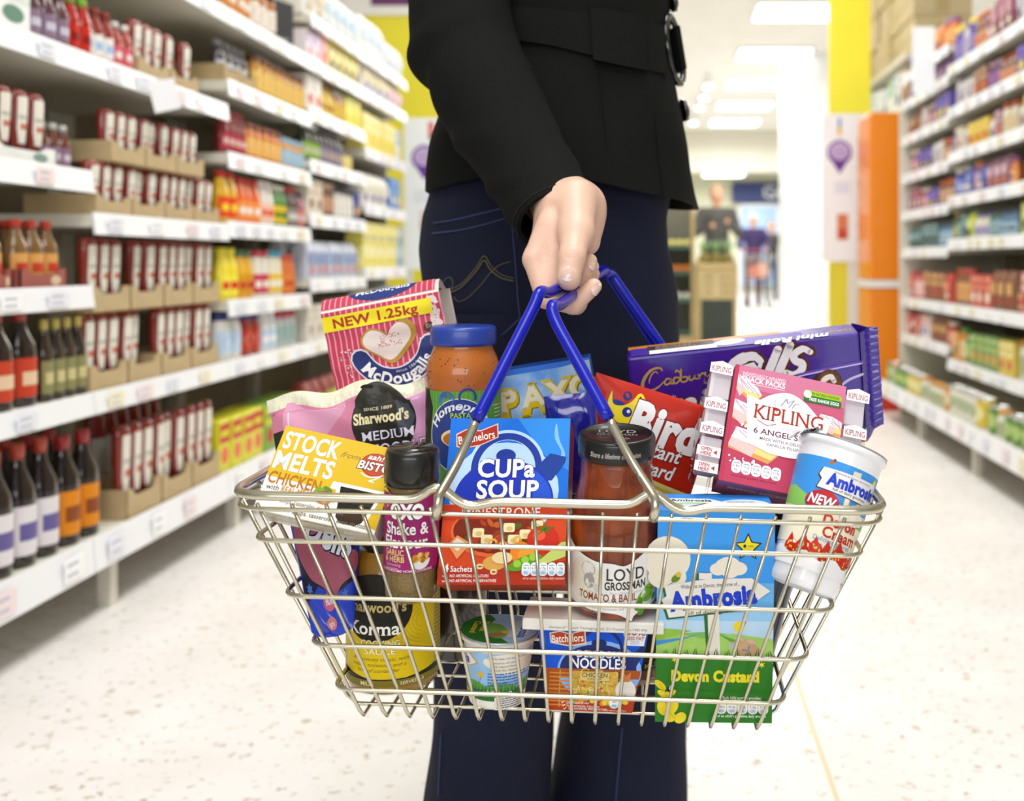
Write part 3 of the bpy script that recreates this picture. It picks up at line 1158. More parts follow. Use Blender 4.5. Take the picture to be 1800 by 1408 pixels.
fill(-1, xf, Y3, .915, 'the fourth shelf of ' + W3, [(2, 'bottle', (.15, .025, '#e2b11c', '#c3271c', '#e84a22', '#f3d23a', .55), 'yellow and red squeezy bottle'), (3, 'bottle', (.14, .025, '#ea6a28', '#c3271c', '#f29a4a', '#f7efe6', .6), 'orange squeezy bottle'), (2, 'bottle', (.145, .025, '#e9e4da', '#e9e4da', '#f2c9b0', '#e05a3c', .55), 'white squeezy bottle'), (2, 'bottle', (.14, .024, '#4f8f34', '#e9e4da', '#e4c626', '#3c7a2c', .55), 'green and yellow bottle'), (2, 'bottle', (.14, .024, '#4a3c34', '#c3271c', '#8c8a84', '#d9d4cc', .55), 'dark bottle with red top'), (1, 'bottle', (.13, .024, '#b0506a', '#3c4258', '#d97c6c', '#d8c8d0', .55), 'rose bottle with dark cap')], jit=.004)
fill(-1, xf, Y3, .685, 'the fifth shelf of ' + W3, [(2, 'bottle', (.155, .026, '#f0dc2a', '#e9d81f', '#f4e64a', '#d93a2c', .6), 'bright yellow mustard bottle'), (2, 'bottle', (.15, .025, '#e8b01e', '#3c6a4a', '#d99a1c', '#c23a2c', .6), 'amber mustard bottle'), (2, 'bottle', (.15, .027, '#e6e1d2', '#c02440', '#c93a58', '#efe9dc', .8), 'cream bottle with crimson cap'), (2, 'bottle', (.15, .026, '#e9e2c8', '#2aa0c4', '#e4c43a', '#f2f0e4', .8), 'cream bottle with turquoise cap'), (2, 'bottle', (.14, .026, '#d9702c', '#cf4a34', '#e0843c', '#c8542c', .7), 'orange bottle with red cap')], jit=.004)
fill(-1, xf, Y3, .51, 'the sixth shelf of ' + W3, [(2, 'jar', (.14, .034, '#e8e6e0', '#2e3478', '#c3d8ec', '#8a86b8'), 'white mayonnaise jar with navy lid'), (2, 'jar', (.13, .032, '#a8321f', '#2e3478', '#c23c22', '#d9cfc4'), 'red jar with navy lid'), (2, 'bottle', (.14, .028, '#e9ecec', '#e4e8ec', '#bcd2e8', '#f2f0e8', .7), 'white dressing bottle'), (3, 'jar', (.12, .027, '#cfcfd2', '#c23c50', '#9cb8b0', '#7a6c98'), 'pastel jar with red lid')], jit=.004)
fill(-1, xf, Y3 - .03, .19, 'the bottom shelf of ' + W3, [(4, 'carton', (.15, .075, .1, '#d9d626', '#c8382c', '#e86a50'), 'lime yellow packet with red panel'), (4, 'carton', (.15, .075, .1, '#7ea83a', '#d8d43a', '#b5442c'), 'green packet with yellow panel'), (1, 'carton', (.14, .06, .1, '#a8342a', '#d9c43a', '#6a9a3a'), 'red packet with yellow panel')])

# --- pickle bay
W4, Y4 = 'the pickle bay', J[3] + .01
fill(-1, xf, Y4 - .02, 1.69, 'the top ledge of ' + W4, [(2, 'bag', (.16, .10, .08, '#e9e6dc', '#d8c9a8', '#cfc0a0'), 'cream paper bag'), (4, 'bag', (.15, .10, .08, '#f0f1f0', '#b9d6e8', '#d9e4ea'), 'white bag with pale blue print')])
fill(-1, xf, Y4, 1.53, 'the second shelf of ' + W4, [(2, 'carton', (.11, .07, .08, '#e9e2e6', '#c8a4dc', '#e68a9c'), 'white and lilac carton'), (1, 'carton', (.13, .07, .08, '#ef8f74', '#f0c8b0', '#e86a50'), 'coral carton'), (5, 'bag', (.13, .07, .06, '#f0e26a', '#f4ecaa', '#4a4f9c'), 'yellow bag with blue print')])
fill(-1, xf, Y4, 1.35, 'the third shelf of ' + W4, [(2, 'carton', (.13, .07, .08, '#ebe6dc', '#d8d4cc', '#c8382c'), 'white carton with red corner'), (3, 'bottle', (.13, .025, '#d8b43c', '#7c4a2c', '#e4cf6c', '#b0682c', .5), 'golden bottle'), (2, 'jar', (.12, .028, '#a8603a', '#cfc6b0', '#e0c050', '#c8502c'), 'brown and yellow jar'), (3, 'carton', (.12, .06, .08, '#e8df3c', '#f0ea80', '#d9cf2c'), 'bright yellow carton')])
fill(-1, xf, Y4, 1.165, 'the fourth shelf of ' + W4, [(3, 'bottle', (.14, .025, '#2f3a28', '#e0e2d8', '#8fb04a', '#c8ccb0', .5), 'dark green bottle'), (5, 'bottle', (.14, .024, '#2c2226', '#3c2e30', '#8a7f9c', '#b9a48c', .5), 'near-black pickle bottle'), (2, 'jar', (.08, .026, '#dcc85a', '#6a5a40', '#e8dc8c', '#c8a84a'), 'small yellow jar')])
fill(-1, xf, Y4, .97, 'the fifth shelf of ' + W4, [(2, 'carton', (.13, .08, .08, '#e4dccb', '#c9b49a', '#8c5a40'), 'beige carton'), (2, 'jar', (.13, .034, '#5a3020', '#c8a880', '#b98a6a', '#e8d8c8'), 'dark brown spread jar'), (4, 'jar', (.12, .026, '#d8d4cc', '#3c3a4a', '#e9e6e0', '#7c7a5c'), 'white jar with dark lid'), (1, 'carton', (.12, .06, .08, '#2f3580', '#4a52a8', '#e8b43c'), 'navy carton')])
fill(-1, xf, Y4, .735, 'the sixth shelf of ' + W4, [(7, 'bag', (.14, .08, .07, '#c6ccdc', '#8a9cc4', '#d88a90'), 'pale blue bag with red spot')], rows=2)
fill(-1, xf, Y4, .51, 'the seventh shelf of ' + W4, [(3, 'carton', (.13, .08, .08, '#e2dcd0', '#cfc4b4', '#a8988a'), 'pale grey carton'), (4, 'bag', (.14, .07, .06, '#d9cdb8', '#b98f70', '#8c4a34'), 'tan bag')])
fill(-1, xf, Y4, .19, 'the bottom shelf of ' + W4, [(7, 'bag', (.17, .085, .08, '#8a3a30', '#b8c24a', '#d9c85a'), 'maroon and lime bag')])
# --- flour bay
W5, Y5 = 'the flour bay', J[4] + .01
fill(-1, xf, Y5, 1.69, 'the top ledge of ' + W5, [(3, 'bag', (.17, .11, .08, '#f3f4f4', '#c9dbe8', '#e2eaf0'), 'white flour bag'), (3, 'bag', (.14, .10, .08, '#eef0f2', '#d8e2ea', '#c8d4e0'), 'low white flour bag')])
fill(-1, xf, Y5, 1.53, 'the second shelf of ' + W5, [(4, 'bag', (.13, .09, .07, '#f1eee2', '#e8d9a0', '#6a5ac0'), 'white bag with violet foot'), (3, 'bag', (.11, .08, .07, '#efe6d6', '#e8b8c8', '#c8a0d0'), 'cream and pink bag')])
fill(-1, xf, Y5, 1.285, 'the third shelf of ' + W5, [(5, 'carton', (.16, .10, .08, '#efe078', '#f6eeb0', '#e4d032'), 'pale yellow carton'), (1, 'carton', (.15, .09, .08, '#dfe8ee', '#8cb4dc', '#e8e4d4'), 'pale blue carton')])
fill(-1, xf, Y5, 1.045, 'the fourth shelf of ' + W5, [(4, 'bag', (.14, .10, .08, '#f1efe6', '#e6e2d0', '#5a4aa8'), 'white bag with violet corner'), (2, 'carton', (.15, .09, .08, '#4a86d0', '#8cb4e4', '#e8e4d0'), 'blue carton')])
fill(-1, xf, Y5, .905, 'the stack base of ' + W5, []) if False else None
fill(-1, xf, Y5, .77, 'the fifth shelf of ' + W5, [(5, 'carton', (.10, .11, .08, '#f0e68c', '#f6f2c8', '#dfd03c'), 'yellow box'), (1, 'carton', (.10, .08, .08, '#9cc0e4', '#d8e6f2', '#6a98cc'), 'blue box')])
fill(-1, xf, Y5, .871, 'the upper fifth-shelf stack of ' + W5, [(5, 'carton', (.10, .11, .08, '#ece06a', '#f6f0b0', '#b9b8a0'), 'yellow stacked box'), (1, 'carton', (.10, .08, .08, '#8cb4dc', '#d8e6f2', '#6a98cc'), 'blue stacked box')])
fill(-1, xf, Y5, .51, 'the sixth shelf of ' + W5, [(3, 'bag', (.16, .10, .08, '#eeecd8', '#e6d84a', '#c8d4c0'), 'white and yellow bag'), (3, 'bag', (.17, .10, .08, '#c8dcec', '#e9eef0', '#8cb4dc'), 'pale blue flour bag')])
fill(-1, xf, Y5, .19, 'the bottom shelf of ' + W5, [(6, 'bag', (.18, .10, .08, '#e6dcc8', '#c8b890', '#a89878'), 'tan flour bag')])
# --- goods facing them
xr = XU + .012
GA, GB, GC = 'the tins bay', 'the packets bay', 'the bay beside the orange panel'


def soft(c, k=.14, to='#cfc6ba'):
    return '#' + ''.join('%02x' % int(int(c[i:i + 2], 16) * (1 - k) + int(to[i:i + 2], 16) * k) for i in (1, 3, 5))


def mixed(y0, z, where, cols, h, seed, n=9, kinds=('carton', 'jar', 'bag', 'can'), adj=('',)):
    rnd = random.Random(seed)
    seq = []
    for i in range(n):
        kd = kinds[rnd.randrange(len(kinds))]
        nm, c1, c2, c3 = cols[rnd.randrange(len(cols))]
        c1, c2, c3 = soft(c1), soft(c2), soft(c3)
        k = 1 + rnd.randrange(3)
        hh = h * (.8 + .2 * rnd.random())
        hh = round(hh, 3)
        if kd == 'carton':
            seq.append((k, kd, (hh, .075, .09, c1, c2, c3), nm + ' carton'))
        elif kd == 'bag':
            seq.append((k, kd, (hh, .075, .06, c1, c2, c3), nm + ' packet'))
        elif kd == 'jar':
            seq.append((k, kd, (hh, .03, c1, c3, c2, c3), nm + ' jar'))
        elif kd == 'bottle':
            seq.append((k, kd, (hh, .022, c1, c3, c2, c3, .5), nm + ' bottle'))
        else:
            seq.append((k, kd, (min(hh, .11), .036, c1, c2), nm + ' tin'))
    # keep the row inside its bay
    L, out = 0, []
    for q in seq:
        for _ in range(q[0]):
            wq = SIZE[q[1]](q[2]) + .006
            if L + wq > .72:
                break
            L += wq
            out.append((1,) + q[1:])
    fill(1, xr if z > .25 else XR + .012, y0, z, where, out)


pal_dark = [('plum', '#5c3560', '#8a5a98', '#c8a0b8'), ('brown', '#7c4a34', '#c8a080', '#e0642c'), ('purple', '#4a3a9c', '#7c6cc8', '#e6d04a'), ('white', '#e4e2dc', '#b9b4c8', '#7c6c8c'), ('wine', '#7c2f48', '#c88a98', '#e8d8c8')]
pal_mix = [('orange', '#d9702c', '#f0b060', '#8c4a8a'), ('cream', '#ebe4d0', '#d8c8a0', '#c8502c'), ('blue', '#3a48a8', '#7c8cd0', '#e8e4d0'), ('yellow', '#e0b82c', '#f0dc70', '#c8502c'), ('white', '#e9e8e4', '#a8b0c8', '#8c5a4a'), ('mauve', '#8a5a78', '#d8b0c0', '#e0783c')]
pal_green = [('green', '#5a8a3c', '#a8c870', '#e0a03c'), ('orange', '#d8842c', '#e8d0a0', '#4f8a34'), ('white', '#e6e6d8', '#a8b890', '#c8842c'), ('yellow', '#dcc03c', '#ece4a0', '#c8602c')]
pal_red = [('red', '#c23a30', '#e88a70', '#f0e4d0'), ('brown', '#7c4a30', '#d8a060', '#b03a28'), ('white', '#ece6e0', '#d88080', '#4a58a8'), ('rose', '#d06a70', '#f0c8c0', '#8c3040')]
pal_dim = [('teal', '#3f6a6c', '#8ab0b8', '#3a4a48'), ('olive', '#56683a', '#a8a850', '#c8a040'), ('blue', '#4a78a0', '#a0c0d8', '#384858'), ('cream', '#e4e0d0', '#b8b0c8', '#5a58a8'), ('lime', '#c8d83c', '#e8ec9c', '#3c4048')]
for (z, h, nm, pal) in [(1.65, .17, 'top', pal_dark), (1.465, .13, 'second', pal_dark), (1.27, .12, 'third', pal_mix), (1.08, .13, 'fourth', pal_mix), (.895, .12, 'fifth', pal_dim), (.615, .16, 'sixth', pal_red), (.375, .15, 'seventh', pal_green), (.19, .11, 'bottom', pal_green)]:
    kd = ('carton', 'jar', 'bag', 'bottle') if nm not in ('bottom', 'seventh') else (('can', 'jar', 'can') if nm == 'bottom' else ('jar', 'can', 'carton'))
    mixed(K[0] + .01, z, 'the %s shelf of %s' % (nm, GA), pal, h, int(z * 997), 12, kd)
    mixed(K[1] + .01, z, 'the %s shelf of %s' % (nm, GB), pal, h, int(z * 991) + 5, 12, kd)
for (z, h, nm, pal) in [(1.755, .14, 'top', pal_mix), (1.62, .09, 'second', pal_dark), (1.44, .12, 'third', pal_dark), (1.245, .12, 'fourth', pal_dark), (1.055, .12, 'fifth', pal_dark), (.865, .12, 'sixth', pal_dim), (.615, .16, 'seventh', pal_red), (.43, .12, 'eighth', pal_red), (.19, .11, 'bottom', pal_green)]:
    mixed(K[2] + .01, z, 'the %s shelf of %s' % (nm, GC), pal, h, int(z * 983) + 3, 12, ('carton', 'jar', 'bag') if nm != 'bottom' else ('can', 'jar', 'can'))

t = thing('shelf_label', 'white card tag hanging from the second shelf edge over the ketchup', 'label', Matrix.Translation((-1.205, 2.40, 1.175)) @ Matrix.Rotation(math.radians(68), 4, 'Z') @ Matrix.Rotation(math.radians(-18), 4, 'Y'))
MB().box(-.04, .04, 0, .0015, 0, .075, mat('#f4f4f8', .35)).build('card', t)
MB().box(-.006, .006, .0015, .006, .06, .08, mat('#dcdce0', .3)).build('clip', t)
# white promotional card hung from the far bay
t = thing('promo_card', 'blank white card hung from the shelf edge above the orange panel', 'card', Matrix.Translation((1.215, 4.36, 1.56)))
MB().box(-.05, .05, 0, .004, .0, .30, mat('#f7fafc', .4)).build('card', t)
MB().box(-.012, .02, .004, .016, .02, .05, mat('#3a62c8', .4)).build('clip', t)

# far run beyond the orange end: board shelf with stock boxes on top
t = thing('stock_shelf', 'long white shelf of packets running behind the orange display end', 'shelving', Matrix.Translation((1.44, 5.55, 0)))
MB().box(0, .5, 0, 2.2, 1.66, 1.70, m_board).build('shelf', t)
MB().box(.46, .5, 0, 2.2, 0, 1.66, m_back).build('back_panel', t)
for yy in (.02, 2.15):
    MB().box(.40, .46, yy, yy + .04, 0, 1.66, m_post).build('upright', t)
MB().box(0, .5, 0, 2.2, 1.97, 2.0, m_board).build('shelf', t)
for yy in (.02, 2.15):
    MB().box(.42, .47, yy, yy + .04, 1.70, 1.97, m_post).build('upright', t)
rnd = random.Random(5)
y = 5.58
k = 0
for i in range(14):
    wv = .10 + rnd.random() * .06
    c = [('white', '#e8ebee', '#b8c4d8', '#5a6a88'), ('pale green', '#cfe0d4', '#8cb8a0', '#e8e4dc'), ('brown', '#b89a84', '#e0d4c8', '#8c5a48'), ('white', '#eef2f6', '#d8e0ea', '#8a94b0')][rnd.randrange(4)]
    k += 1
    place('carton', (round(.16 + rnd.random() * .08, 3), round(wv, 3), .1, c[1], c[2], c[3]), 1, 1.46, y + wv / 2, 1.7005, '%s packet, %s from the orange display end under stock boxes' % (c[0], ordw(k)), 'packets under the stock boxes')
    y += wv + .006
m_card = mat('#c9b78c', .75, vary=.1, vscale=8)
y = 5.56
k = 0
for i in range(7):
    wv = .26 + rnd.random() * .05
    z = 2.0
    for lv in range(3):
        hh = .2 + rnd.random() * .05
        k += 1
        t = thing('cardboard_box', 'brown cardboard box, %s level of stack %s from the orange end' % (('lowest', 'middle', 'top')[lv], ordw(i + 1)), 'box', Matrix.Translation((1.66 + rnd.random() * .03, y + wv / 2, z + .001)) @ Matrix.Rotation((rnd.random() - .5) * .06, 4, 'Z'), 'stock boxes on the high shelf')
        MB().rbox(-.17, .17, -wv / 2 + .004, wv / 2 - .004, 0, hh, m_card, .004, 1).build('carton', t)
        MB().box(-.171, -.17, -wv / 2 + .01, wv / 2 - .01, hh * .45, hh * .55, mat('#b09a6a', .5)).box(-.04, .04, -wv / 2 + .0035, -wv / 2 + .0045, .02, hh * .8, mat('#b5a070', .4)).build('tape', t)
        z += hh + .002
    y += wv + .01

# ------------------------------------------------------------------ far produce corner
t = thing('produce_crate_stand', 'tan slatted wooden crate stand with a dark chalkboard panel', 'crate stand', Matrix.Translation((.585, 9.0, 0)))
mwd = mat('#cdb683', .65, vary=.15, vscale=8, stretch=(1, 1, 6))
MB().box(-.19, -.15, 0, .04, 0, .8, mwd).box(.15, .19, 0, .04, 0, .8, mwd).box(-.19, -.15, .4, .44, 0, .8, mwd).box(.15, .19, .4, .44, 0, .8, mwd).build('post', t)
for k in range(5):
    MB().box(-.19, .19, -.015, 0, .45 + k * .07, .51 + k * .07, mwd).build('slat', t)
MB().box(-.15, .15, -.012, .0, .02, .449, mat('#38403c', .7, vary=.2, vscale=9)).build('chalkboard', t)
MB().box(-.19, .19, 0, .44, .70, .73, mwd).build('shelf', t)
rnd = random.Random(3)
for i in range(6):
    t = thing('pineapple', 'green leafy pineapple, %s in the top of the crate stand' % ordw(i + 1), 'pineapple', Matrix.Translation((.475 + (i % 3) * .11, 9.10 + (i // 3) * .2, .7305)), 'pineapples in the crate stand')
    MB().lathe([(.03, 0), (.05, .03), (.055, .08), (.045, .13), (.02, .15)], mat('#9a8a40', .6, vary=.4, vscale=90), 14).build('fruit', t)
    mb = MB()
    for k in range(12):
        a, e = k * 2.4, .012 + .022 * rnd.random()
        c, s = math.cos(a), math.sin(a)
        mb.tube([(c * .01, s * .01, .14), (c * e * .7, s * e * .7, .20), (c * e * 1.5, s * e * 1.5, .24 + .04 * rnd.random())], [.012, .011, .001], mat('#7fa070', .6), 5)
    mb.build('crown', t)
t = thing('fruit_rack', 'dark green tiered rack of oranges and lemons beyond the coat', 'rack', Matrix.Translation((.20, 9.1, 0)))
mg = mat('#3f6458', .5)
MB().box(-.18, -.15, 0, .4, 0, 1.3, mwd).box(.15, .18, 0, .4, 0, 1.3, mwd).build('side_panel', t)
for z in (.12, .42, .68, .92):
    MB().box(-.15, .15, -.03, .4, z, z + .02, mg).box(-.15, .15, -.03, -.01, z + .02, z + .032, mg).build('tray', t)
MB().box(-.18, .18, .38, .41, 0, 1.35, mat('#77796c', .6)).build('back_panel', t)
MB().box(-.16, .16, -.04, .0, .02, .10, mwd).build('plinth', t)
for z, col, nm in ((.44, '#dfe4d8', 'white cauliflower'), (.70, '#f08a2c', 'orange'), (.94, '#f0e48a', 'pale lemon')):
    for i in range(4):
        for j in range(2):
            t = thing(nm.split()[-1] + ('_fruit' if 'caul' not in nm else ''), '%s in the green rack, %s of %s row' % (nm, ordw(i + 1), ('front', 'back')[j]), 'fruit' if 'caul' not in nm else 'cauliflower', Matrix.Translation((-.105 + i * .07, .06 + j * .075 + 9.1 - .03, z + .0005)) @ Matrix.Translation((.20, 0, 0)), nm + 's in the green rack')
            MB().lathe([(.006, 0), (.022, .006), (.034, .033), (.022, .06), (.006, .067)], mat(col, .45, bump=.2, bscale=300), 16).build('fruit', t)

LAY[0] = .5
# ================================================================== the wire basket
m_wire = mat('#cfc9b4', 0.2, metal=1.0)
m_blue = mat('#0b18ac', 0.25, coat=.15, spec=.4)
TOPC = [Vector((-.317, .718, .627)), Vector((.1735, .718, .6145)), Vector((.188, 1.02, .6145)), Vector((-.325, 1.02, .627))]
BOTC = [Vector((-.240, .750, .4500)), Vector((.093, .750, .4385)), Vector((.093, .975, .4385)), Vector((-.240, .975, .4500))]


def ring_pts(w_, rad=.022, n=6, ex=0.0):
    c = [b.lerp(t, w_) for b, t in zip(BOTC, TOPC)]
    out = []
    for i in range(4):
        p, a, b = c[i], c[i - 1], c[(i + 1) % 4]
        da, db = (a - p).normalized(), (b - p).normalized()
        for k in range(n + 1):
            t = k / n
            q0, q2 = p + da * rad, p + db * rad
            out.append(q0.lerp(p, t).lerp(p.lerp(q2, t), t))
    return out


def refine(pts, step, closed=True):
    out = []
    n = len(pts)
    for i in range(n if closed else n - 1):
        a, b = pts[i], pts[(i + 1) % n]
        m = max(1, int((b - a).length / step))
        out += [a.lerp(b, k / m) for k in range(m)]
    if not closed:
        out.append(pts[-1])
    return out


basket = thing('shopping_basket', 'wire shopping basket with blue handles, full of groceries, held by the woman', 'basket', Matrix.Translation((-.075, .86, .44)))
BI = basket.matrix_world.inverted()


def bchild(name, tubes, m, seg=8, closed=False):
    mb = MB()
    for pts, r in tubes:
        mb.tube([BI @ p for p in pts], r, m, seg, closed)
    return mb.build(name, basket)


rim = refine(ring_pts(1.0, .03), .004)
hooks = [(-.161, .72), (-.002, .72), (-.03, 1.02), (.07, 1.02)]
for p in rim:
    for hx, hy in hooks:
        if abs(p.y - hy) < .02:
            p.z += .0095 * math.exp(-((p.x - hx) / .011) ** 2) - .0035 * math.exp(-((p.x - hx - .026) / .012) ** 2)
bchild('rim', [(rim, .0036)], m_wire, 12, True)
bchild('rail', [([p + Vector((0, 0, -.0075)) for p in ring_pts(.985, .028)], .0018)], m_wire, 8, True)
for w_ in (.800, .548, .322, .115):
    bchild('rail', [(ring_pts(w_, .018), .0019)], m_wire, 8, True)
for k in range(18):
    f = k / 17
    a = Vector((-.2956 + .02574 * k, .7195, 0))
    a.z = .627 - .0125 * (a.x + .317) / .49 - .006
    b = Vector((-.2265 + .01803 * k, .7515, 0))
    b.z = .4500 - .0115 * (b.x + .24) / .333 - .003
    a2 = Vector((a.x * 1.02, 1.018, a.z))
    b2 = Vector((b.x, .9735, b.z))
    pts = [a, a.lerp(b, .5), b.lerp(a, .03), b.lerp(b2, .012), b.lerp(b2, .5), b2.lerp(b, .02), b2.lerp(a2, .03), a2]
    bchild('wire', [(pts, .00145)], m_wire, 6)
for k in range(8):
    f = (k + .6) / 8
    tl, bl = TOPC[0].lerp(TOPC[3], f), BOTC[0].lerp(BOTC[3], f)
    tr, br = TOPC[1].lerp(TOPC[2], f), BOTC[1].lerp(BOTC[2], f)
    tl, tr = tl + Vector((0, 0, -.004)), tr + Vector((0, 0, -.004))
    pts = [tl, bl.lerp(tl, .04), bl.lerp(br, .015), br.lerp(bl, .015), br.lerp(tr, .04), tr]
    bchild('wire', [(pts, .00145)], m_wire, 6)


def handle(leg0, mid, bend, gripend, backbend, backhook):
    """chrome foot, blue sleeve with a bend, grip into the fist and the back leg"""
    foot = [leg0 + Vector((-.002, -.004, -.010)), leg0 + Vector((0, -.006, -.002)), leg0 + Vector((.000, -.004, .006))]
    path = [Vector(p) for p in spl([tuple(leg0 + Vector((0, -.004, .006))), tuple(leg0.lerp(mid, .5)), tuple(mid)], 6)]
    bchild('handle_foot', [(foot + path[1:], .0036)], m_wire, 10)
    up = spl([tuple(mid), tuple(mid.lerp(bend, .5)), tuple(mid.lerp(bend, .90)), tuple(bend + (gripend - bend) * .03 + Vector((0, 0, .004))), tuple(bend.lerp(gripend, .18)), tuple(bend.lerp(gripend, .6)), tuple(gripend), tuple(gripend.lerp(backbend, .5)), tuple(backbend), tuple(backbend.lerp(backhook, .12)), tuple(backbend.lerp(backhook, .75))], 7)
    bchild('handle', [([Vector(p) for p in up], .0050)], m_blue, 14)
    bchild('handle_foot', [([backbend.lerp(backhook, .74), backhook, backhook + Vector((0, .004, -.012))], .0036)], m_wire, 10)


handle(at(773, 884, .716), at(838, 738, .742), at(946, 524, .790), at(1048, 474, .985), at(1066, 478, 1.01), Vector((.056, 1.026, .628)))
handle(at(1152, 888, .716), at(1070, 736, .742), at(968, 549, .782), at(1058, 478, .968), at(1076, 484, .995), Vector((.066, 1.014, .628)))
# the little chrome tongue beside the nearer foot
bchild('handle_foot', [([at(1121, 832, .722), at(1136, 862, .718), at(1152, 892, .716)], .0022)], m_wire, 8)


# ================================================================== groceries
def pic_tex(A, x0, y0, x1, y1, cols, n, r0, r1, seed):
    """scatter of small food shapes"""
    rnd = random.Random(seed)
    for _ in range(n):
        A.ell(x0 + (x1 - x0) * rnd.random(), y0 + (y1 - y0) * rnd.random(), r0 + (r1 - r0) * rnd.random(), r0 + (r1 - r0) * rnd.random() * .8, cols[rnd.randrange(len(cols))], rnd.random() * 180, 12)


def pills(A, x, y, n, w_, h, c1='#ffffff', c2='#f3f6fb', tx='#4a5a8c', vals=None, lab=True):
    for i in range(n):
        cx = x + i * w_
        A.rrect(cx - w_ * .48, y - h / 2, cx + w_ * .48, y + h / 2, w_ * .4, c1)
    for i in range(n):
        cx = x + i * w_
        A.rrect(cx - w_ * .38, y - h * .44, cx + w_ * .38, y - h * .08, w_ * .3, c2)
        if vals:
            A.text(vals[i][0], cx, y - h * .02, h * .17, tx, wd=w_ * .62)
            A.text(vals[i][1], cx, y - h * .36, h * .17, tx, wd=w_ * .42)
        A.rect(cx - w_ * .3, y + h * .25, cx + w_ * .3, y + h * .31, '#8b93ad')


# ---------- stock melts box
T = thing('stock_box', 'yellow and white chicken stock carton tilted over the basket rim', 'box', frame(551, 917, .738, 12.3, 30))
W, H, D = 94.5, 68, 34
MB().rbox(-W / 2000, W / 2000, .0003, D / 1000, 0, H / 1000, mat('#efece2', .4), .0008, 1).build('carton', T)
A = Art(.1, coat=.2)
A.rect(-W / 2, 0, W / 2, H, '#dcb61c')
A.poly([(-W / 2, 0), (W / 2, 0), (W / 2, 3), (22, 9), (4, 20), (-12, 26), (-W / 2, 27)], '#f6f4f0')
A.text('STOCK', -W / 2 + 3, H - 17.5, 13.5, '#ffffff', 'l', bold=.045, wd=45, ol='#c9a312', olw=.02)
A.text('MELTS', -W / 2 + 1.5, H - 34, 13.5, '#ffffff', 'l', bold=.045, wd=47, ol='#c9a312', olw=.02)
A.text('CHICKEN', -W / 2 + 2, H - 46, 9.2, '#b5701a', 'l', bold=.04, wd=41)
A.text('from', 2, H - 15, 4.6, '#9a6d18', 'l', shear=.5, wd=16)
A.ell(32, H - 16, 13, 9.5, '#a83a16', -6)
A.ell(32, H - 16, 12.2, 8.6, '#c24a1c', -6)
A.text('aah!', 30, H - 12, 4.2, '#ffffff', bold=.03, shear=.25, wd=13, ol='#8a2c10')
A.text('BISTO', 31, H - 20.5, 6.4, '#ffffff', bold=.04, shear=.15, wd=27, ol='#7a2810', olw=.09)
A.stroke(spl([(22, H - 24), (28, H - 26), (36, H - 24.5), (40, H - 22), (34, H - 27), (30, H - 29), (34, H - 29.5)], 6), .9, '#ffffff')
A.poly([(4, 33), (47, 33), (47, 29.5), (44, 29.5), (38, 6), (33, 1.5), (17, 1.5), (12, 6), (8, 27), (3, 27.5)], '#ffffff')
A.poly([(10.5, 30.5), (41.5, 30.5), (35.5, 7), (31, 3), (19, 3), (14.5, 7)], '#14100c')
A.poly([(11, 24), (40, 24), (38.6, 19), (12.5, 20)], '#2c2620')
A.poly([(14, 12), (37, 12), (35, 6), (31, 3.2), (19, 3.2), (15, 7)], '#3a2614')
A.ell(-4, 20, 9, 3.2, '#a85a24', 24)
A.ell(0, 17.5, 7, 3.6, '#c97a3a', -10)
A.ell(4, 19, 5, 2.6, '#e8c8a0', 40)
for i, (x, y, r) in enumerate([(-2, 25, 20), (2, 26, -20), (-6, 23.5, 60), (-13, 17, 10)]):
    A.ell(x, y, 4, 1.5, ('#7ea832', '#5f8c28')[i % 2], r)
A.text('with', -W / 2 + 3, 17, 4, '#5c5650', 'l', bold=.02, wd=10)
A.text('REAL MEAT JUICES', -W / 2 + 15, 16.5, 5, '#c9962a', 'l', bold=.03, wd=40)
A.text('Ideal for soups, casseroles, even risottos', -W / 2 + 3, 9, 3.4, '#6a645c', 'l', wd=64)
A.text('for soups, casseroles, even risottos', 8, 2.6, 3.4, '#6c6a54', 'c', bold=.02, wd=66)
A.build('front_print', T, flat(0))
A = Art(.1)
A.rect(-W / 2 + 1, 1, W / 2 - 1, D - 1, '#d8d2bc')
A.rect(-W / 2 + 3, D - 8, -W / 2 + 30, D - 3, '#e9e6dc')
A.lines(-W / 2 + 8, 40, D - 5, 2, 3.4, 1.6, '#8a7a3c', 2)
A.lines(-W / 2 + 6, 36, D - 14, 4, 3.2, 1.3, '#8d8b80', 5)
A.rect(-18, 5, 4, 12, '#a9a48e')
A.build('base_print', T, lambda x, y, h: Vector((x, .0003 + (34 - y * 1000) * .001, -h)))

# ---------- seasoning shaker
T = thing('seasoning_shaker', 'magenta-labelled seasoning shaker with black cap', 'shaker', frame(722, 1046, .757, 1.5, -3))
prof = [(.0180, 0), (.0200, .003), (.0208, .012), (.0208, .022), (.0205, .026), (.0207, .030), (.0207, .078), (.0203, .086), (.0188, .092)]
MB().lathe([(r - .0008, z) for r, z in prof], mat('#a8884a', .55, h2='#7c6030', vscale=900, bump=.2, bscale=800), 48).build('granules', T)
MB().lathe(prof, clear_mat(), 48, cap1=False).build('glass', T)
A = Art(.1, coat=.5)
A.rect(-62, 25, 62, 86, '#a0206c')
A.rect(-62, 25, 62, 27, '#8a1a5c')
A.ell(-20, 81, 7.5, 7.5, '#f0d41e')
A.text('new', -19, 78.5, 5, '#3c2a3c', bold=.03, rot=6, wd=10)
A.text('OXO', 1, 67.5, 10.5, '#ffffff', bold=.10, wd=27, ol='#4a1234', olw=.06)
A.text('Shake &', 1, 55, 9, '#ffffff', bold=.035, wd=35, ol='#5a1640', olw=.03)
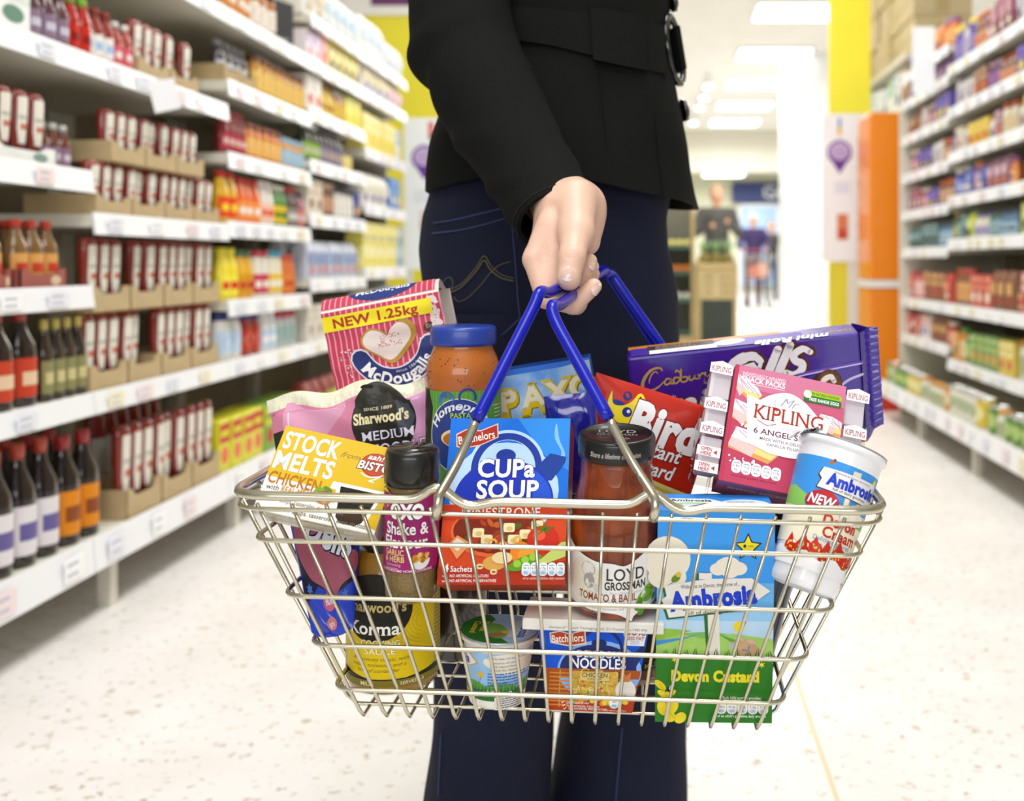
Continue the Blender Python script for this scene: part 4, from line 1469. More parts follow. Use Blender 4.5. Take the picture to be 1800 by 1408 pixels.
A.text('Flavour', 0, 44.5, 9, '#ffffff', bold=.035, wd=36, ol='#5a1640', olw=.03)
A.text('GARLIC', -9, 38.6, 4.4, '#e8d27c', bold=.03, wd=17)
A.text('& HERB', -9, 33.4, 4.4, '#e8d27c', bold=.03, wd=18)
A.text('Seasoning', -10, 30.2, 2.4, '#e8b8d0', wd=14)
A.text('Granules', -11, 27.3, 2.4, '#e8b8d0', wd=12)
A.poly([(4, 35)] + [(12 + 8 * math.cos(a), 34.5 + 7 * math.sin(a)) for a in [PI + PI * k / 12 for k in range(13)]] + [(20, 35)], '#f4f2f0')
pic_tex(A, 6, 34, 18, 39, ('#e0a030', '#d08820', '#f0c060', '#b8741c'), 16, 1.2, 2.4, 4)
A.text('FLAVOURSOME HOME COOKING', 0, 22.8 + 3, 1.9, '#f4d8e6', wd=44, bold=.02)
A.build('label', T, curved(lambda z: .0210), edge=2.2)
mb = MB()
mk = mat('#15130f', .28, coat=.2)
mb.lathe([(.0190, .089), (.0212, .091), (.0216, .095), (.0208, .112), (.0198, .1155), (.0185, .117)], mk, 48)
mb.build('cap', T)
MB().box(-.0007, .0007, -.014, .014, .117, .1181, mat('#2c2a24', .2)).box(-.0165, .0165, -.001, .0002, .117, .1179, mat('#2c2a24', .2)).lathe([(.0155, .1169), (.0155, .1176), (.001, .1178)], mat('#24221c', .18, coat=.4), 40).build('flap', T)

# ---------- korma jar
T = thing('sauce_jar', 'yellow-labelled korma jar standing at the basket bottom under the shaker', 'jar', Matrix.Translation(at(692, 1168, .806).xy.to_3d() + Vector((0, 0, .4515))))
prof = [(.030, 0), (.0365, .003), (.0380, .010), (.0380, .090), (.0372, .098), (.0330, .109), (.0285, .114), (.0280, .120)]
MB().lathe([(r - .001, z + .0006) for r, z in prof], mat('#c08a1c', .3, h2='#8f5c10', vscale=40, contrast=(.3, .6)), 56).build('sauce', T)
MB().lathe(prof, clear_mat(tint=.97), 56, cap1=False).build('glass', T)
MB().lathe([(.0285, .1135), (.0295, .1145), (.0295, .127), (.0285, .1285)], mat('#17140f', .3, coat=.3), 48).build('lid', T)
A = Art(.12, coat=.3)
A.rect(-62, 10, 62, 88, '#e9ca12')
for k in range(7):
    A.ring(34, 60, 6 + 3 * k, .8, '#d9b80f', 100, 260)
A.ell(-6, 73, 31, 27, '#1f1c14', n=40)
A.rect(-62, 88, 62, 102, '#c29424') if False else None
A.text('SINCE 1889', -4, 80, 2.8, '#b9a468', wd=26, bold=.02)
A.text("Sharwood's", -5, 70, 8, '#c9b070', bold=.04, serif=.03, wd=50)
A.text('Korma', -7, 52, 10, '#fbf8ee', bold=.03, serif=.04, wd=44)
A.text('COOKING', -1, 43, 4.6, '#fdf4c0', bold=.03, wd=32, ol='#cda91a', olw=.03)
A.text('SAUCE', -1, 36.5, 4.6, '#fdf4c0', bold=.03, wd=25, ol='#cda91a', olw=.03)
A.text('A coconutty classic, with', -2, 31, 2.9, '#6c5a14', shear=.4, wd=48)
A.text('cream, tomatoes and a', -3, 26.5, 2.9, '#6c5a14', shear=.4, wd=46)
A.text('hint of coriander', -3, 22, 2.9, '#6c5a14', shear=.4, wd=36)
A.poly([(-62, 10), (62, 10), (62, 30), (46, 20), (20, 16.5), (-10, 16.5), (-40, 22), (-62, 34)], '#2a2614')
A.rect(-50, 10, 62, 15.5, '#8a7a22')
A.text('MILD', -12, 11.3, 3, '#f0ecc0', bold=.03, wd=11)
A.text('SERVES 2-3', 25, 11.3, 2.6, '#f0ecc0', bold=.02, wd=20)
A.rrect(-48, 20, -40, 36, 2, '#d8d2a8')
A.rect(48, 20, 62, 80, '#c8b030')
A.lines(49, 61, 76, 16, 3.2, 1.2, '#7c6c20', 8)
A.build('label', T, curved(lambda z: .0381), edge=2.2)


# ---------- pouches
def pouch(T, W, H, TH, m, art=None, edge=2.2, wr=.0012, seed=1, zig=.0, top=None, n=44, outline=None):
    """pillow pack: front and back sheets meeting in crimped seams"""
    rnd = random.Random(seed)
    ph = [(rnd.random() * 6, 20 + rnd.random() * 60, 20 + rnd.random() * 90, rnd.random() - .5) for _ in range(6)]

    def shp(x, y):
        if outline:
            return outline(x, y)
        return x, y

    def bulge(x, y):
        u, v = min(1, abs(2 * x / W)), min(1, abs(2 * y / H - 1))
        b = max(0.0, (1 - u ** 3.0)) ** .75 * max(0.0, (1 - v ** 3.2)) ** .8
        s = sum(a * math.sin(p + fx * x * 3 + fy * y * 2) for p, fx, fy, a in ph)
        edgew = math.sin(x * 520) * .0006 * max(0, v - .9) * 10
        return TH / 2 * b + wr * s * b ** .5 * (1.3 - b) + edgew * 0

    def fr(x, y, h):
        X, Y = shp(x, y)
        return Vector((X, -bulge(x, y) - h, Y))
    mb = MB()
    for sgn in (1, -1):
        def g(u, v, sgn=sgn):
            p = fr((u - .5) * W, v * H, 0)
            return p if sgn > 0 else Vector((p.x, -p.y + .0006, p.z))
        mb.grid(g if sgn > 0 else (lambda u, v, g=g: g(1 - u, v)), n, n, m)
    # crimped zig-zag seams
    mb.build('pouch', T)
    if zig:
        mb = MB()
        for vv, dz in ((0, -zig), (H, zig)):
            k = int(W / .003)
            vs, fs = [], []
            for i in range(k + 1):
                x = -W / 2 + W * i / k
                X, Y = shp(x, vv)
                off = .0005 * (1 if i % 2 else -1)
                vs += [(X, off, Y), (X, off * .5, Y + dz + (.0012 if i % 2 else 0) * (1 if dz > 0 else -1))]
            for i in range(k):
                fs.append((2 * i, 2 * i + 2, 2 * i + 3, 2 * i + 1))
            mb.add(vs, fs, m)
        mb.build('crimped_seam', T)
    if art:
        art.build('front_print', T, lambda x, y, h: fr(x, y, h + .0004), edge=edge)
    return fr


# blue dessert pouch in the near corner
mt = (at(521, 805, .822) - at(583, 1123, .752))
T = thing('dessert_pouch', 'blue foil dessert pouch leaning into the basket corner beside the korma jar', 'pouch', frame(562, 1123, .750, -9, 27))
m_bl = mat('#1a3cc0', .22, coat=.5, bump=.25, bscale=45)
A = Art(.15, coat=.4)
A.poly([(-32, 22), (-10, 38), (10, 30), (33, 36), (33, 128), (-32, 128)], '#1f2138')
A.poly(spl([(-28, 105), (-32, 70), (-20, 46), (-2, 36), (10, 26), (20, 36), (34, 42), (34, 60), (10, 66), (-8, 108)], 5, True), '#a4566a')
A.text('Delis', 4, 66, 24, '#dfe4f0', bold=.05, rot=-24, wd=52, ol='#1c1c3c', olw=.05)
A.ell(4, 25, 9, 7, '#c4607c')
A.text('fluffy', 6, 23, 5, '#e9eaf4', bold=.02, rot=4, wd=15)
A.ell(4, 9, 7, 5, '#c86a70')
A.text('light', 4, 7, 4, '#e9eaf4', rot=4, wd=8)
for x, y, r in ((-22, 36, 5), (-24, 16, 4), (24, 28, 5), (20, 10, 4)):
    A.star(x, y, r, '#4a78e0', .5, 6)
pouch(T, .072, .142, .018, m_bl, A, seed=4, wr=.002, outline=lambda x, y: (x * (.46 + .40 * min(1, y / .10) + .22 * max(0, (y - .10) / .04)) + .000 + .010 * (1 - min(1, y / .14)), y + (.006 * (1 - y / .14) * (abs(x) / .036) ** 3)))

# ---------- cup soup carton
T = thing('soup_carton', 'blue and orange instant soup carton leaning in the basket middle', 'box', frame(880, 1028, .746, 0, 24))
W, H, D = 98.5, 131, 45
MB().rbox(-W / 2000, W / 2000, .0003, D / 1000, 0, H / 1000, mat('#a83312', .35, coat=.3), .001, 1).build('carton', T)
A = Art(.1, coat=.35)
A.rect(-W / 2, 0, W / 2, H, '#d8481a')
A.poly([(-W / 2, 0), (W / 2, 0), (W / 2, 18), (0, 12), (-W / 2, 14)], '#b8300f')
A.rect(-W / 2, 61, W / 2, H, '#1274e2')
A.poly([(6, H), (W / 2, H), (W / 2, 88), (30, 100)], '#2f93f0')
A.poly(spl([(38, H - 4), (41, H - 18), (46, H - 30), (43, H - 40), (40, H - 36), (43, H - 28), (37, H - 16)], 5, True), '#8cc4f6')
# kettle, with the pale halo round it
A.ell(-2, 72, 44, 39, '#bfe0fb')
A.rect(-W / 2, 52, W / 2, 61, '#d8481a')
A.ring(-1, 90, 27, 8.5, '#bfe0fb', -10, 190)
A.ring(-1, 90, 26, 5.5, '#1c3aa0', -10, 190)
A.poly([(24, 92), (34, 102), (47, 99), (46, 94), (36, 80), (28, 80)], '#1d409e')
A.ell(-2, 100, 8, 5.5, '#1c3aa0')
A.poly([(-40, 61)] + [(-2 + 40 * math.cos(a), 64 + 33 * math.sin(a)) for a in [PI - PI * k / 24 for k in range(25)]] + [(38, 61)], '#1834b8')
A.poly([(30, 61)] + [(-2 + 38.5 * math.cos(a), 64 + 31 * math.sin(a)) for a in [PI * .02 + PI * .3 * k / 12 for k in range(13)]] + [(22, 61)], '#2458d8')
A.poly([(-44, H - 13), (-36, H - 9), (-24, H - 10), (-10, H - 4), (-9, H - 16), (-24, H - 23), (-36, H - 25), (-43, H - 24)], '#e6c4a8')
A.poly([(-43, H - 14), (-36, H - 10), (-24, H - 11), (-11, H - 5.5), (-10, H - 15.5), (-24, H - 22), (-36, H - 24), (-42, H - 23)], '#b3281a')
A.text("Batchelors", -26.5, H - 19, 6.5, '#fbf2e6', bold=.025, serif=.03, rot=11, wd=30)
A.text('CUPa', -1, 83, 14, '#ffffff', bold=.05, wd=46, ol='#16227c', olw=.03)
A.text('SOUP', 1, 66, 14, '#ffffff', bold=.05, wd=50, ol='#16227c', olw=.03)
A.text('with CROUTONS', -1, 62, 3.9, '#f4e6a8', bold=.03, wd=42, ol='#2a2060', olw=.03)
A.text('MINESTRONE', -3, 51.5, 7, '#f2e8dc', bold=.015, wd=62, track=1.05)
A.ell(-4, 40, 38, 20, '#e86a30')
A.ell(-4, 41, 36, 18, '#7c2408')
A.rect(-W / 2, 49.5, W / 2, 60, '#c93c12')
A.text('MINESTRONE', -3, 51.5, 7, '#f2e8dc', bold=.015, wd=62, track=1.05)
pic_tex(A, -30, 28, 24, 47, ('#b83a10', '#5c5a14', '#9c300c', '#c85a1c'), 26, 1.5, 4, 2)
for x, y in ((-20, 39), (4, 43), (-13, 34), (17, 38), (8, 34), (26, 45)):
    A.rrect(x - 4.5, y - 3.5, x + 4.5, y + 3.5, 1.5, '#efe3b0')
    A.ell(x + .4, y - .8, 2.6, 1.8, '#d8c078')
for x, y in ((-8, 31), (11, 33), (0, 29)):
    A.ring(x, y, 2.8, 1.8, '#e8b45a')
A.poly([(-W / 2 + 6, 30), (-W / 2 + 13, 37), (-W / 2 + 24, 31), (-W / 2 + 14, 19)], '#f0a060')
A.poly([(-W / 2 + 8, 30), (-W / 2 + 13, 35), (-W / 2 + 20, 31), (-W / 2 + 14, 25)], '#fbe6cc')
A.ell(31, 34, 12.5, 10.5, '#cf2a12')
A.ell(28, 37, 5, 4, '#e85a36')
for a in range(5):
    A.stroke([(32, 42), (32 + 8 * math.cos(a * 1.25 + .3), 42 + 5 * math.sin(a * 1.25 + .3))], [2.2, .6], '#3f7a1c')
A.ell(14, 24, 8, 8.5, '#f08a20')
A.ell(20, 23, 8, 6, '#f5a030', 20)
A.poly([(12, 16), (30, 19), (46, 32), (W / 2, 32), (W / 2, 21), (30, 14)], '#c8d870')
A.poly(spl([(4, 12), (12, 19), (24, 23), (31, 21), (24, 15), (12, 10)], 5, True), '#5fa020')
for x, y in ((12, 15.5), (18, 18.5), (24, 20.5)):
    A.ell(x, y, 3, 2.8, '#9fd040')
A.ell(-6, 16, 9, 5.5, '#e0a850')
A.ell(0, 20, 8, 4.5, '#efd9a0')
for x, y in ((-17, 13.5), (-6, 9.5)):
    A.ring(x, y, 2.2, 1.4, '#f0d8a0', ry=1.4)
A.text('4', -W / 2 + 4, 9.5, 6, '#ffffff', 'l', bold=.02)
A.text('Sachets', -W / 2 + 9.5, 9.7, 4.2, '#ffffff', 'l', bold=.015, wd=17)
for i, s in enumerate(('NO ARTIFICIAL COLOURS', 'NO ARTIFICIAL PRESERVATIVES')):
    A.stroke([(-W / 2 + 4, 6.6 - i * 3.6), (-W / 2 + 5, 5.6 - i * 3.6), (-W / 2 + 7, 8.2 - i * 3.6)], .6, '#ffffff')
    A.text(s, -W / 2 + 9.5, 5.6 - i * 3.6, 2.1, '#ffffff', 'l', bold=.01, wd=(30, 36)[i])
pills(A, 19, 11.5, 5, 6.7, 10, '#f6fafc', '#bfe0f4', vals=[('91', '5%'), ('6.7g', '7%'), ('1.7g', '2%'), ('0.9g', '5%'), ('1.28g', '21%')])
A.text('of an adults guideline daily amount', 33, 4, 1.9, '#f8e8dc', wd=32)
A.build('front_print', T, flat(0))
A = Art(.1)
A.rect(-W / 2, 0, W / 2, D, '#b23a12')
A.rect(-W / 2 + 4, 16, W / 2 - 4, 17, '#8f2a0c')
A.build('base_print', T, lambda x, y, h: Vector((x, .0003 + y, -h)))
A = Art(.1)
A.rect(-W / 2, 0, W / 2, D, '#0f62cc')
A.build('top_print', T, lambda x, y, h: Vector((x, .0003 + y, .131 + h)))

# ---------- tomato and basil jar
T = thing('sauce_jar', 'tomato and basil sauce jar with black lid in front of the red pouch', 'jar', frame(1078, 1062, .784, 1.5, -6) @ Matrix.Translation((0, .0, 0)))
prof = [(.029, 0), (.0345, .003), (.0362, .010), (.0362, .066), (.0350, .078), (.0318, .094), (.0292, .108), (.0284, .118), (.0284, .126)]
MB().lathe([(r - .0011, z + .0006) for r, z in prof], mat('#a8480f', .3, h2='#6a240a', vscale=55, contrast=(.3, .62)), 64).build('sauce', T)
mb = MB().lathe(prof, clear_mat(tint=.97), 64, cap1=False)
mb.build('glass', T)
MB().lathe([(.0287, .1245), (.0305, .1255), (.0308, .128), (.0308, .139), (.0298, .1415), (.0278, .1428), (.0270, .1420), (.001, .1418)], mat('#100f0c', .3, coat=.15), 64).build('lid', T)
A = Art(.1)
A.text('LOYD', 0, 2, 8, '#9a948a', bold=.01, wd=30)
A.text('GROSSMAN', 0, -5, 4.5, '#9a948a', wd=32)
A.text('DIPS', -8, -13, 3, '#5a564c', wd=9)
A.ell(7, -14, 4, 2.5, '#5a564c', 20)
A.build('lid_print', T, lambda x, y, h: Vector((x, y, .1419 + h)))
A = Art(.1)
A.text('Share a lifetime of passion', 0, 130.5, 4, '#d8d4cc', shear=.3, wd=42)
A.build('rim_print', T, curved(lambda z: .0310), edge=2.2)
A = Art(.1, coat=.3)
top = [(-56, 58)] + spl([(-44, 60), (-28, 54), (-12, 50), (0, 49.5), (9, 47.5), (18, 51), (34, 60), (46, 63)], 5) + [(56, 63)]
A.poly([(-56, 13)] + spl([(-34, 12), (-14, 10.5), (4, 9.0), (14, 3.5), (16, 2.5), (19, 7), (30, 10), (46, 12)], 5) + [(56, 13)] + top[::-1], '#f6f4f2')
A.ell(-24, 34, 16, 17, '#efe9d4')
A.ell(-20, 43, 6.5, 6, '#b8b6b0')
A.ell(-19, 34, 5, 6, '#a9a7a2')
A.ell(-15, 29, 6, 4, '#d8d6d2')
A.ell(-19, 44.5, 4, 3.4, '#e9e8e6')
A.text('LOYD', 11, 36, 9.5, '#3a3a34', bold=.02, wd=31)
A.text('GROSSMAN', 11, 28.5, 6.2, '#3a3a34', bold=.05, wd=34)
A.text('Share a lifetime of passion', 11, 25, 2, '#b9b7bc', shear=.3, wd=26)
A.text('TOMATO & BASIL', -4, 19, 6.0, '#8a3a1c', bold=.02, wd=48)
for i, (s, ww) in enumerate((('I love this classic combination', 38), ('of sun ripened tomatoes and', 36), ('elegant basil', 18))):
    A.text(s, -26, 15.2 - i * 3.1, 2.1, '#a8a49c', 'l', shear=.35, wd=ww)
for x, y, rx, ry, r, c in ((26, 21, 6.5, 3.6, 40, '#6fae2c'), (33, 25, 6, 3.4, -20, '#8cc43c'), (22, 15, 5.5, 3.2, 60, '#5a9c24'), (31, 19, 6, 3.6, 15, '#7cb834'), (24, 10, 4.5, 3, 80, '#5f9a2a'), (38, 17, 3, 1.6, 50, '#6fae2c')):
    A.ell(x, y, rx, ry, c, r)
    A.stroke([(x - rx * .8 * math.cos(math.radians(r)), y - rx * .8 * math.sin(math.radians(r))), (x + rx * .8 * math.cos(math.radians(r)), y + rx * .8 * math.sin(math.radians(r)))], .4, '#4a7c1c')
A.ring(37, 48, 5.5, .5, '#9a9690')
A.stroke([(37, 45), (37, 51)], .7, '#a83a30')
A.rrect(44, 26, 48, 34, .8, '#6a6a64')
A.build('label', T, curved(lambda z: .0363), edge=2.2)

# ---------- deli noodle box
T = thing('noodle_box', 'blue and brown instant noodle tub with white lid at the basket bottom', 'tub', Matrix.Translation((at(1037, 1200, .754).x, .754, .4475)) @ Matrix.Rotation(math.radians(2.2), 4, 'Y'))
m_tub = mat('#b8551c', .4)
hb, wt, wb = .072, .0885, .066
mb = MB()


def tubp(w_, d0, d1, z):
    return [(-w_ / 2, d0, z), (w_ / 2, d0, z), (w_ / 2, d1, z), (-w_ / 2, d1, z)]


mb.add(tubp(wb, .004, .036, 0) + tubp(wt, 0, .042, hb), [(3, 2, 1, 0), (4, 5, 6, 7), (0, 1, 5, 4), (1, 2, 6, 5), (2, 3, 7, 6), (3, 0, 4, 7)], m_tub)
mb.build('tub', T)
mb = MB()
mb.rbox(-.055, .055, -.003, .046, hb, hb + .0016, mat('#f3f0e8', .35), .0006, 1)
mb.rbox(-.055, .055, -.0035, -.002, hb - .007, hb + .001, mat('#f3f0e8', .35), .0006, 1)
mb.build('lid', T)
A = Art(.1)
A.text('alexipack* Alexir Packaging Ltd. EU Patent No.1981496', 4, 2, 2, '#7c7a78', wd=76)
A.build('lid_print', T, flat(-.0035, 0, hb - .007))
A = Art(.1, coat=.3)


def tw(y):
    return (wb + (wt - wb) * y / 72 / 1) * 500


def trap(y0, y1, c, i0=0.0, i1=0.0):
    a, b = (wb + (wt - wb) * y0 / 72) * 500 - i0, (wb + (wt - wb) * y1 / 72) * 500 - i1
    A.poly([(-a, y0), (a, y0), (b, y1), (-b, y1)], c)


trap(0, 36, '#b0561e')
trap(0, 14, '#b23a14')
trap(33, 72, '#1257d8')
A.ell(6, 33, 33, 24, '#8ab8f4')
trap(27, 34, '#b0561e')
A.poly([(-24, 34)] + [(5 + 30 * math.cos(a), 34 + 20 * math.sin(a)) for a in [PI - PI * k / 20 for k in range(21)]] + [(35, 34)], '#1c2c72')
A.poly([(28, 42), (38, 54), (42, 53), (37, 42), (34, 36)], '#1c2c72')
A.ell(5, 55, 6, 3.2, '#1c2c72')
A.ring(6, 49, 17, 2.4, '#1c2c72', -10, 150)
A.poly([(-34, 62), (-26, 64), (-18, 62), (-6, 66), (-5, 54), (-18, 51.5), (-27, 53), (-33, 54)], '#e8d8c8')
A.poly([(-33, 61), (-26, 63), (-18, 61), (-7, 64.5), (-6, 55), (-18, 52.6), (-27, 54), (-32, 55)], '#c0441e')
A.text('Batchelors', -19.5, 55.2, 6, '#fdf6ea', bold=.03, serif=.03, rot=5, wd=25)
A.poly([(22, 71), (43, 71), (40, 54), (26, 54)], '#f3f1f4')
A.text('60%', 33, 62.5, 5.4, '#b03a4c', bold=.03, wd=16)
A.text('LESS FAT', 33, 58.6, 2.6, '#b03a4c', bold=.03, wd=14)
A.text('THAN POT', 33, 56.6, 1.3, '#5a78b8', wd=7)
A.text('NOODLE*', 33, 55, 1.2, '#5a78b8', wd=7)
A.text('DELI BOX', 5, 43.5, 5.6, '#ffffff', bold=.01, wd=34)
A.text('NOODLES', 5, 34.8, 8, '#ffffff', bold=.03, wd=43)
for k in range(9):
    A.rect(-33, 4 + k * 3.2, -17, 5.2 + k * 3.2, '#d9892c')
A.rect(-25, 3, -24.2, 33, '#c8a050')
A.rrect(-16, 12, 22, 33, 1, '#7c3a14')
A.rrect(-15, 13, 21, 32.5, 1, '#d8b04a')
rnd = random.Random(9)
for k in range(60):
    x, y = -14 + 34 * rnd.random(), 14 + 17 * rnd.random()
    r = 1.5 + 2 * rnd.random()
    a = rnd.random() * 360
    A.ring(x, y, r, .8, ('#f0d878', '#e8c456', '#c89a34', '#f6e6a0')[k % 4], a, a + 160, n=7)
pic_tex(A, -13, 14, 19, 30, ('#6a8a2c', '#c8642c', '#8a3c1c', '#7ca83c'), 12, .8, 1.6, 6)
A.rrect(-9, 25, 14, 32, 1.6, '#e3c878')
A.text('CHICKEN', 2.5, 28, 3.4, '#4a3414', bold=.01, wd=20)
A.text('FLAVOUR', 2.5, 25.8, 1.7, '#4a3414', wd=11)
A.ell(27, 18, 8, 9, '#efe9e2')
A.poly([(24, 25), (30, 25), (31, 33), (27, 30), (24, 34)], '#d8843c')
pic_tex(A, -14, 7, 28, 13, ('#f08a28', '#6fa832', '#f5c83c', '#e87820', '#7cb840'), 26, 1.6, 2.8, 3)
for i, s in enumerate(('LESS THAN 2% FAT', 'NO ARTIFICIAL COLOURS', 'NO ARTIFICIAL PRESERVATIVES')):
    A.stroke([(-23 + i, 6.6 - i * 2.4), (-22.4 + i, 6 - i * 2.4), (-21 + i, 7.6 - i * 2.4)], .5, '#ffffff')
    A.text(s, -19 + i, 6 - i * 2.4, 1.5, '#ffffff', 'l', bold=.01, wd=(18, 25, 30)[i])
A.rrect(15, 3.5, 22, 12, 3, '#f4f8fa')
A.rrect(16, 4, 21, 7, 1.5, '#bfe0f4')
A.text('287', 18.5, 8, 2, '#4a5a8c', wd=4)
A.text('14%', 18.5, 4.8, 1.6, '#4a5a8c', wd=3.6)
A.text('of an adults guideline', 19, 1, 1.2, '#f8e8dc', wd=18)
A.build('front_print', T, lambda x, y, h: Vector((x, .004 * (1 - y / hb) - h, y)))

# ---------- small custard pot at the bottom
T = thing('custard_pot', 'small custard pot with green foil lid at the basket bottom beside the noodle tub', 'pot', Matrix.Translation((at(872, 1200, .783).x, .783, .4465)) @ Matrix.Rotation(math.radians(3), 4, 'Y'))
prof = [(.0190, 0), (.0215, .001), (.0225, .004), (.0285, .050), (.0285, .0515), (.0312, .0525), (.0314, .0545), (.0300, .0555)]
MB().lathe(prof, mat('#f2efe6', .3, coat=.3), 56).build('pot', T)
A = Art(.1, coat=.3)
A.rect(-62, 8, 62, 47, '#9cc8f0')
A.rect(-62, 8, 62, 17, '#2f7a34')
for x, w_ in ((-40, 24), (-16, 20), (6, 26), (34, 24)):
    A.ell(x, 18, w_ / 2, 5, '#5aa444')
A.rect(-62, 8, 62, 16, '#2a7030')
for k in range(40):
    A.poly([(-60 + 3 * k, 16), (-58.5 + 3 * k, 16), (-59 + 3 * k + (k % 3 - 1), 20 + (k * 7 % 4))], '#2f7a34')
A.poly([(-62, 30), (-24, 32), (-12, 38), (-22, 45), (-62, 47)], '#c9a878')
A.poly([(-62, 31), (-24, 33), (-14, 38), (-23, 44), (-62, 46)], '#f3efe6')
A.text('Ambrosia', -43, 35.5, 7, '#2c3fa8', bold=.05, wd=42, ol='#ffffff', olw=.02)
A.ell(-10, 29, 2.6, 2.4, '#f0c030')
A.stroke([(-9, 28), (-12, 20)], .3, '#7c5a3c')
A.ell(14, 40, 22, 7, '#f0ead8')
A.ell(20, 35, 22, 6, '#f0ead8')
A.text('Carefully made with real milk and cream', 14, 42.5, 1.8, '#3a4aa0', wd=38)
for i in range(3):
    A.text(('A source of calcium', '100% natural flavours', 'A low fat dessert')[i], 10, 39 - 3 * i, 1.7, '#4a4a80', wd=24)
A.lines(-4, 32, 30, 5, 2.4, 1.2, '#4a68b8', 3)
A.text('150g e', 6, 13, 4, '#f4f6f0', bold=.02, wd=20)
A.text('Custard', -34, 10.5, 4.4, '#e9d83c', bold=.05, wd=26)
A.rrect(2, 1, 34, 11.5, 1, '#efeadc')
A.lines(4, 32, 9.5, 5, 1.8, 1, '#5a5a88', 4)
A.build('label', T, curved(lambda z: float(np.interp(z, [.004, .05], [.0226, .0286]))), edge=2.2)
MB().lathe([(.0316, .0555), (.0318, .0562), (.001, .0568)], mat('#c8ccd0', .3, metal=.6), 56).build('foil_lid', T)
A = Art(.08, coat=.4)
A.ell(0, 0, 31, 31, '#a8cdf0', n=48)
A.poly([(-31, 2)] + [(31 * math.cos(a), 31 * math.sin(a)) for a in [PI + PI * .62 * k / 16 for k in range(17)]] + [(-4, -10), (-10, 4), (-6, 18), (-12, 28)] + [(31 * math.cos(a), 31 * math.sin(a)) for a in [PI * .64 + PI * .32 * k / 8 for k in range(9)]], '#2f7c2c')
A.ell(-2, -6, 9, 16, '#7cb850', 20)
A.ell(-1, -14, 8, 4, '#a87a4c', 20)
A.poly([(8, -18), (24, -16), (24, 14), (17, 20), (10, 14)], '#cfe0f0')
A.text('Ambrosia', 17, -1, 7.5, '#2438a8', bold=.05, rot=-92, wd=32)
A.text('Devon', -15, 2, 5, '#e8d83c', bold=.05, rot=-92, wd=20)
A.text('Custard', -22, 0, 5, '#e8d83c', bold=.05, rot=-92, wd=24)
A.ell(6, -8, 3, 3, '#f2c52c')
A.build('lid_print', T, lambda x, y, h: Vector((x, y, .0569 + h)))
mb = MB()
mb.grid(lambda u, v: Vector((-.030 - .012 * u, -.010 + .014 * v, .0562 - .012 * u * u + .0016 * math.sin(14 * u + 9 * v))), 10, 10, mat('#c3c6c6', .25, metal=.9))
mb.build('foil_tab', T)

# ---------- custard carton
T = thing('custard_carton', 'tall blue and green custard carton upright at the basket end', 'box', frame(1254, 1268, .757, .8, -1, 0))
W, H, D = 91.5, 166, 50
T.matrix_world = Matrix.Translation((0, 0, .4395 - T.matrix_world.translation.z)) @ T.matrix_world
MB().rbox(-W / 2000, W / 2000, .0003, D / 1000, 0, H / 1000, mat('#2a86dc', .35, coat=.3), .001, 1).build('carton', T)
A = Art(.1, coat=.35)
A.rect(-W / 2, 0, W / 2, H, '#3f9df0')
A.rect(-W / 2, 52, W / 2, 110, '#6cb8f4')
A.rect(-W / 2, 52, W / 2, 90, '#9ccff8')
A.rect(-W / 2, 60, W / 2, 80, '#bfdff9')
A.ell(-W / 2 + 8, 128, 18, 18, '#f3ead6')
A.rect(-W / 2 - 12, 105, -W / 2, 150, '#3f9df0') if False else None
A.ell(-W / 2 + 8, 114, 15, 10, '#f3ead6')
A.cloud(10, 122, 27, 15, '#f4ecda')
A.ell(-8, 66, 26, 5, '#8cc060')
A.poly([(-W / 2, 52), (-W / 2, 64), (-28, 70), (-10, 66), (14, 70), (W / 2, 66), (W / 2, 52)], '#a8d468')
A.poly([(-W / 2, 64), (-30, 68), (-18, 72), (-W / 2, 74)], '#9ac84c')
A.poly([(-W / 2, 60), (-22, 66), (-10, 70), (-24, 66.5), (-W / 2, 64)], '#4a9ae0')
A.poly([(2, 70), (12, 64), (26, 60), (26, 62), (14, 66)], '#6aa84c')
A.poly([(-20, 92), (8, 92), (6, 50), (0, 50)], '#2f7a34') if False else None
A.poly([(-9, 88), (-5, 88), (-3, 50), (-6, 50)], '#2f6f34')
A.poly([(-6, 88), (3, 88), (4.5, 50), (-4, 50)], '#f0e8dc')
sg = [(-38, 88), (-36, 82), (-20, 84), (24, 90), (43, 104), (28, 114), (-6, 113), (-40, 107), (-38, 99), (-42, 96)]
A.poly([(x - 1.6, y - 1.6) for x, y in sg], '#2a6a34')
A.poly(sg, '#f1ece6')
A.poly([(-16, 112), (-6, 113), (-6, 118), (-16, 117)], '#2a6a34')
A.poly([(-13, 112.5), (-3, 113), (-3, 117.5), (-13, 117.5)], '#f1ece6')
A.text('Welcome to Devon, the home of...', -4, 106.5, 3, '#4a4038', bold=.01, rot=4, wd=46)
A.text('Ambrosia', -1, 91.5, 14, '#1a40d4', bold=.075, rot=6.5, wd=68, ol='#14246c', olw=.014)
A.text('full of dairy goodness', 0, 86, 2.8, '#5a4a3a', bold=.01, rot=4, wd=46)
A.ell(-31, 113, 4, 2.6, '#6a8a28', 40)
A.ell(-29, 116, 2.2, 2, '#d8c83c')
A.poly([(-34, 109), (-38, 107), (-32, 111)], '#4a7024')
A.ell(19, 75.5, 4.4, 4.4, '#f5d81e')
A.poly([(21, 79), (25, 80), (23, 76)], '#d8441c')
A.stroke(spl([(20, 72), (17, 65), (12, 59)], 5), .4, '#7c5a30')
A.ell(26, 57, 11, 6, '#c8a078', -14)
A.ell(20, 62, 6, 4.4, '#d0a880', 10)
A.ell(14, 60.5, 3, 2.4, '#b8bcd0')
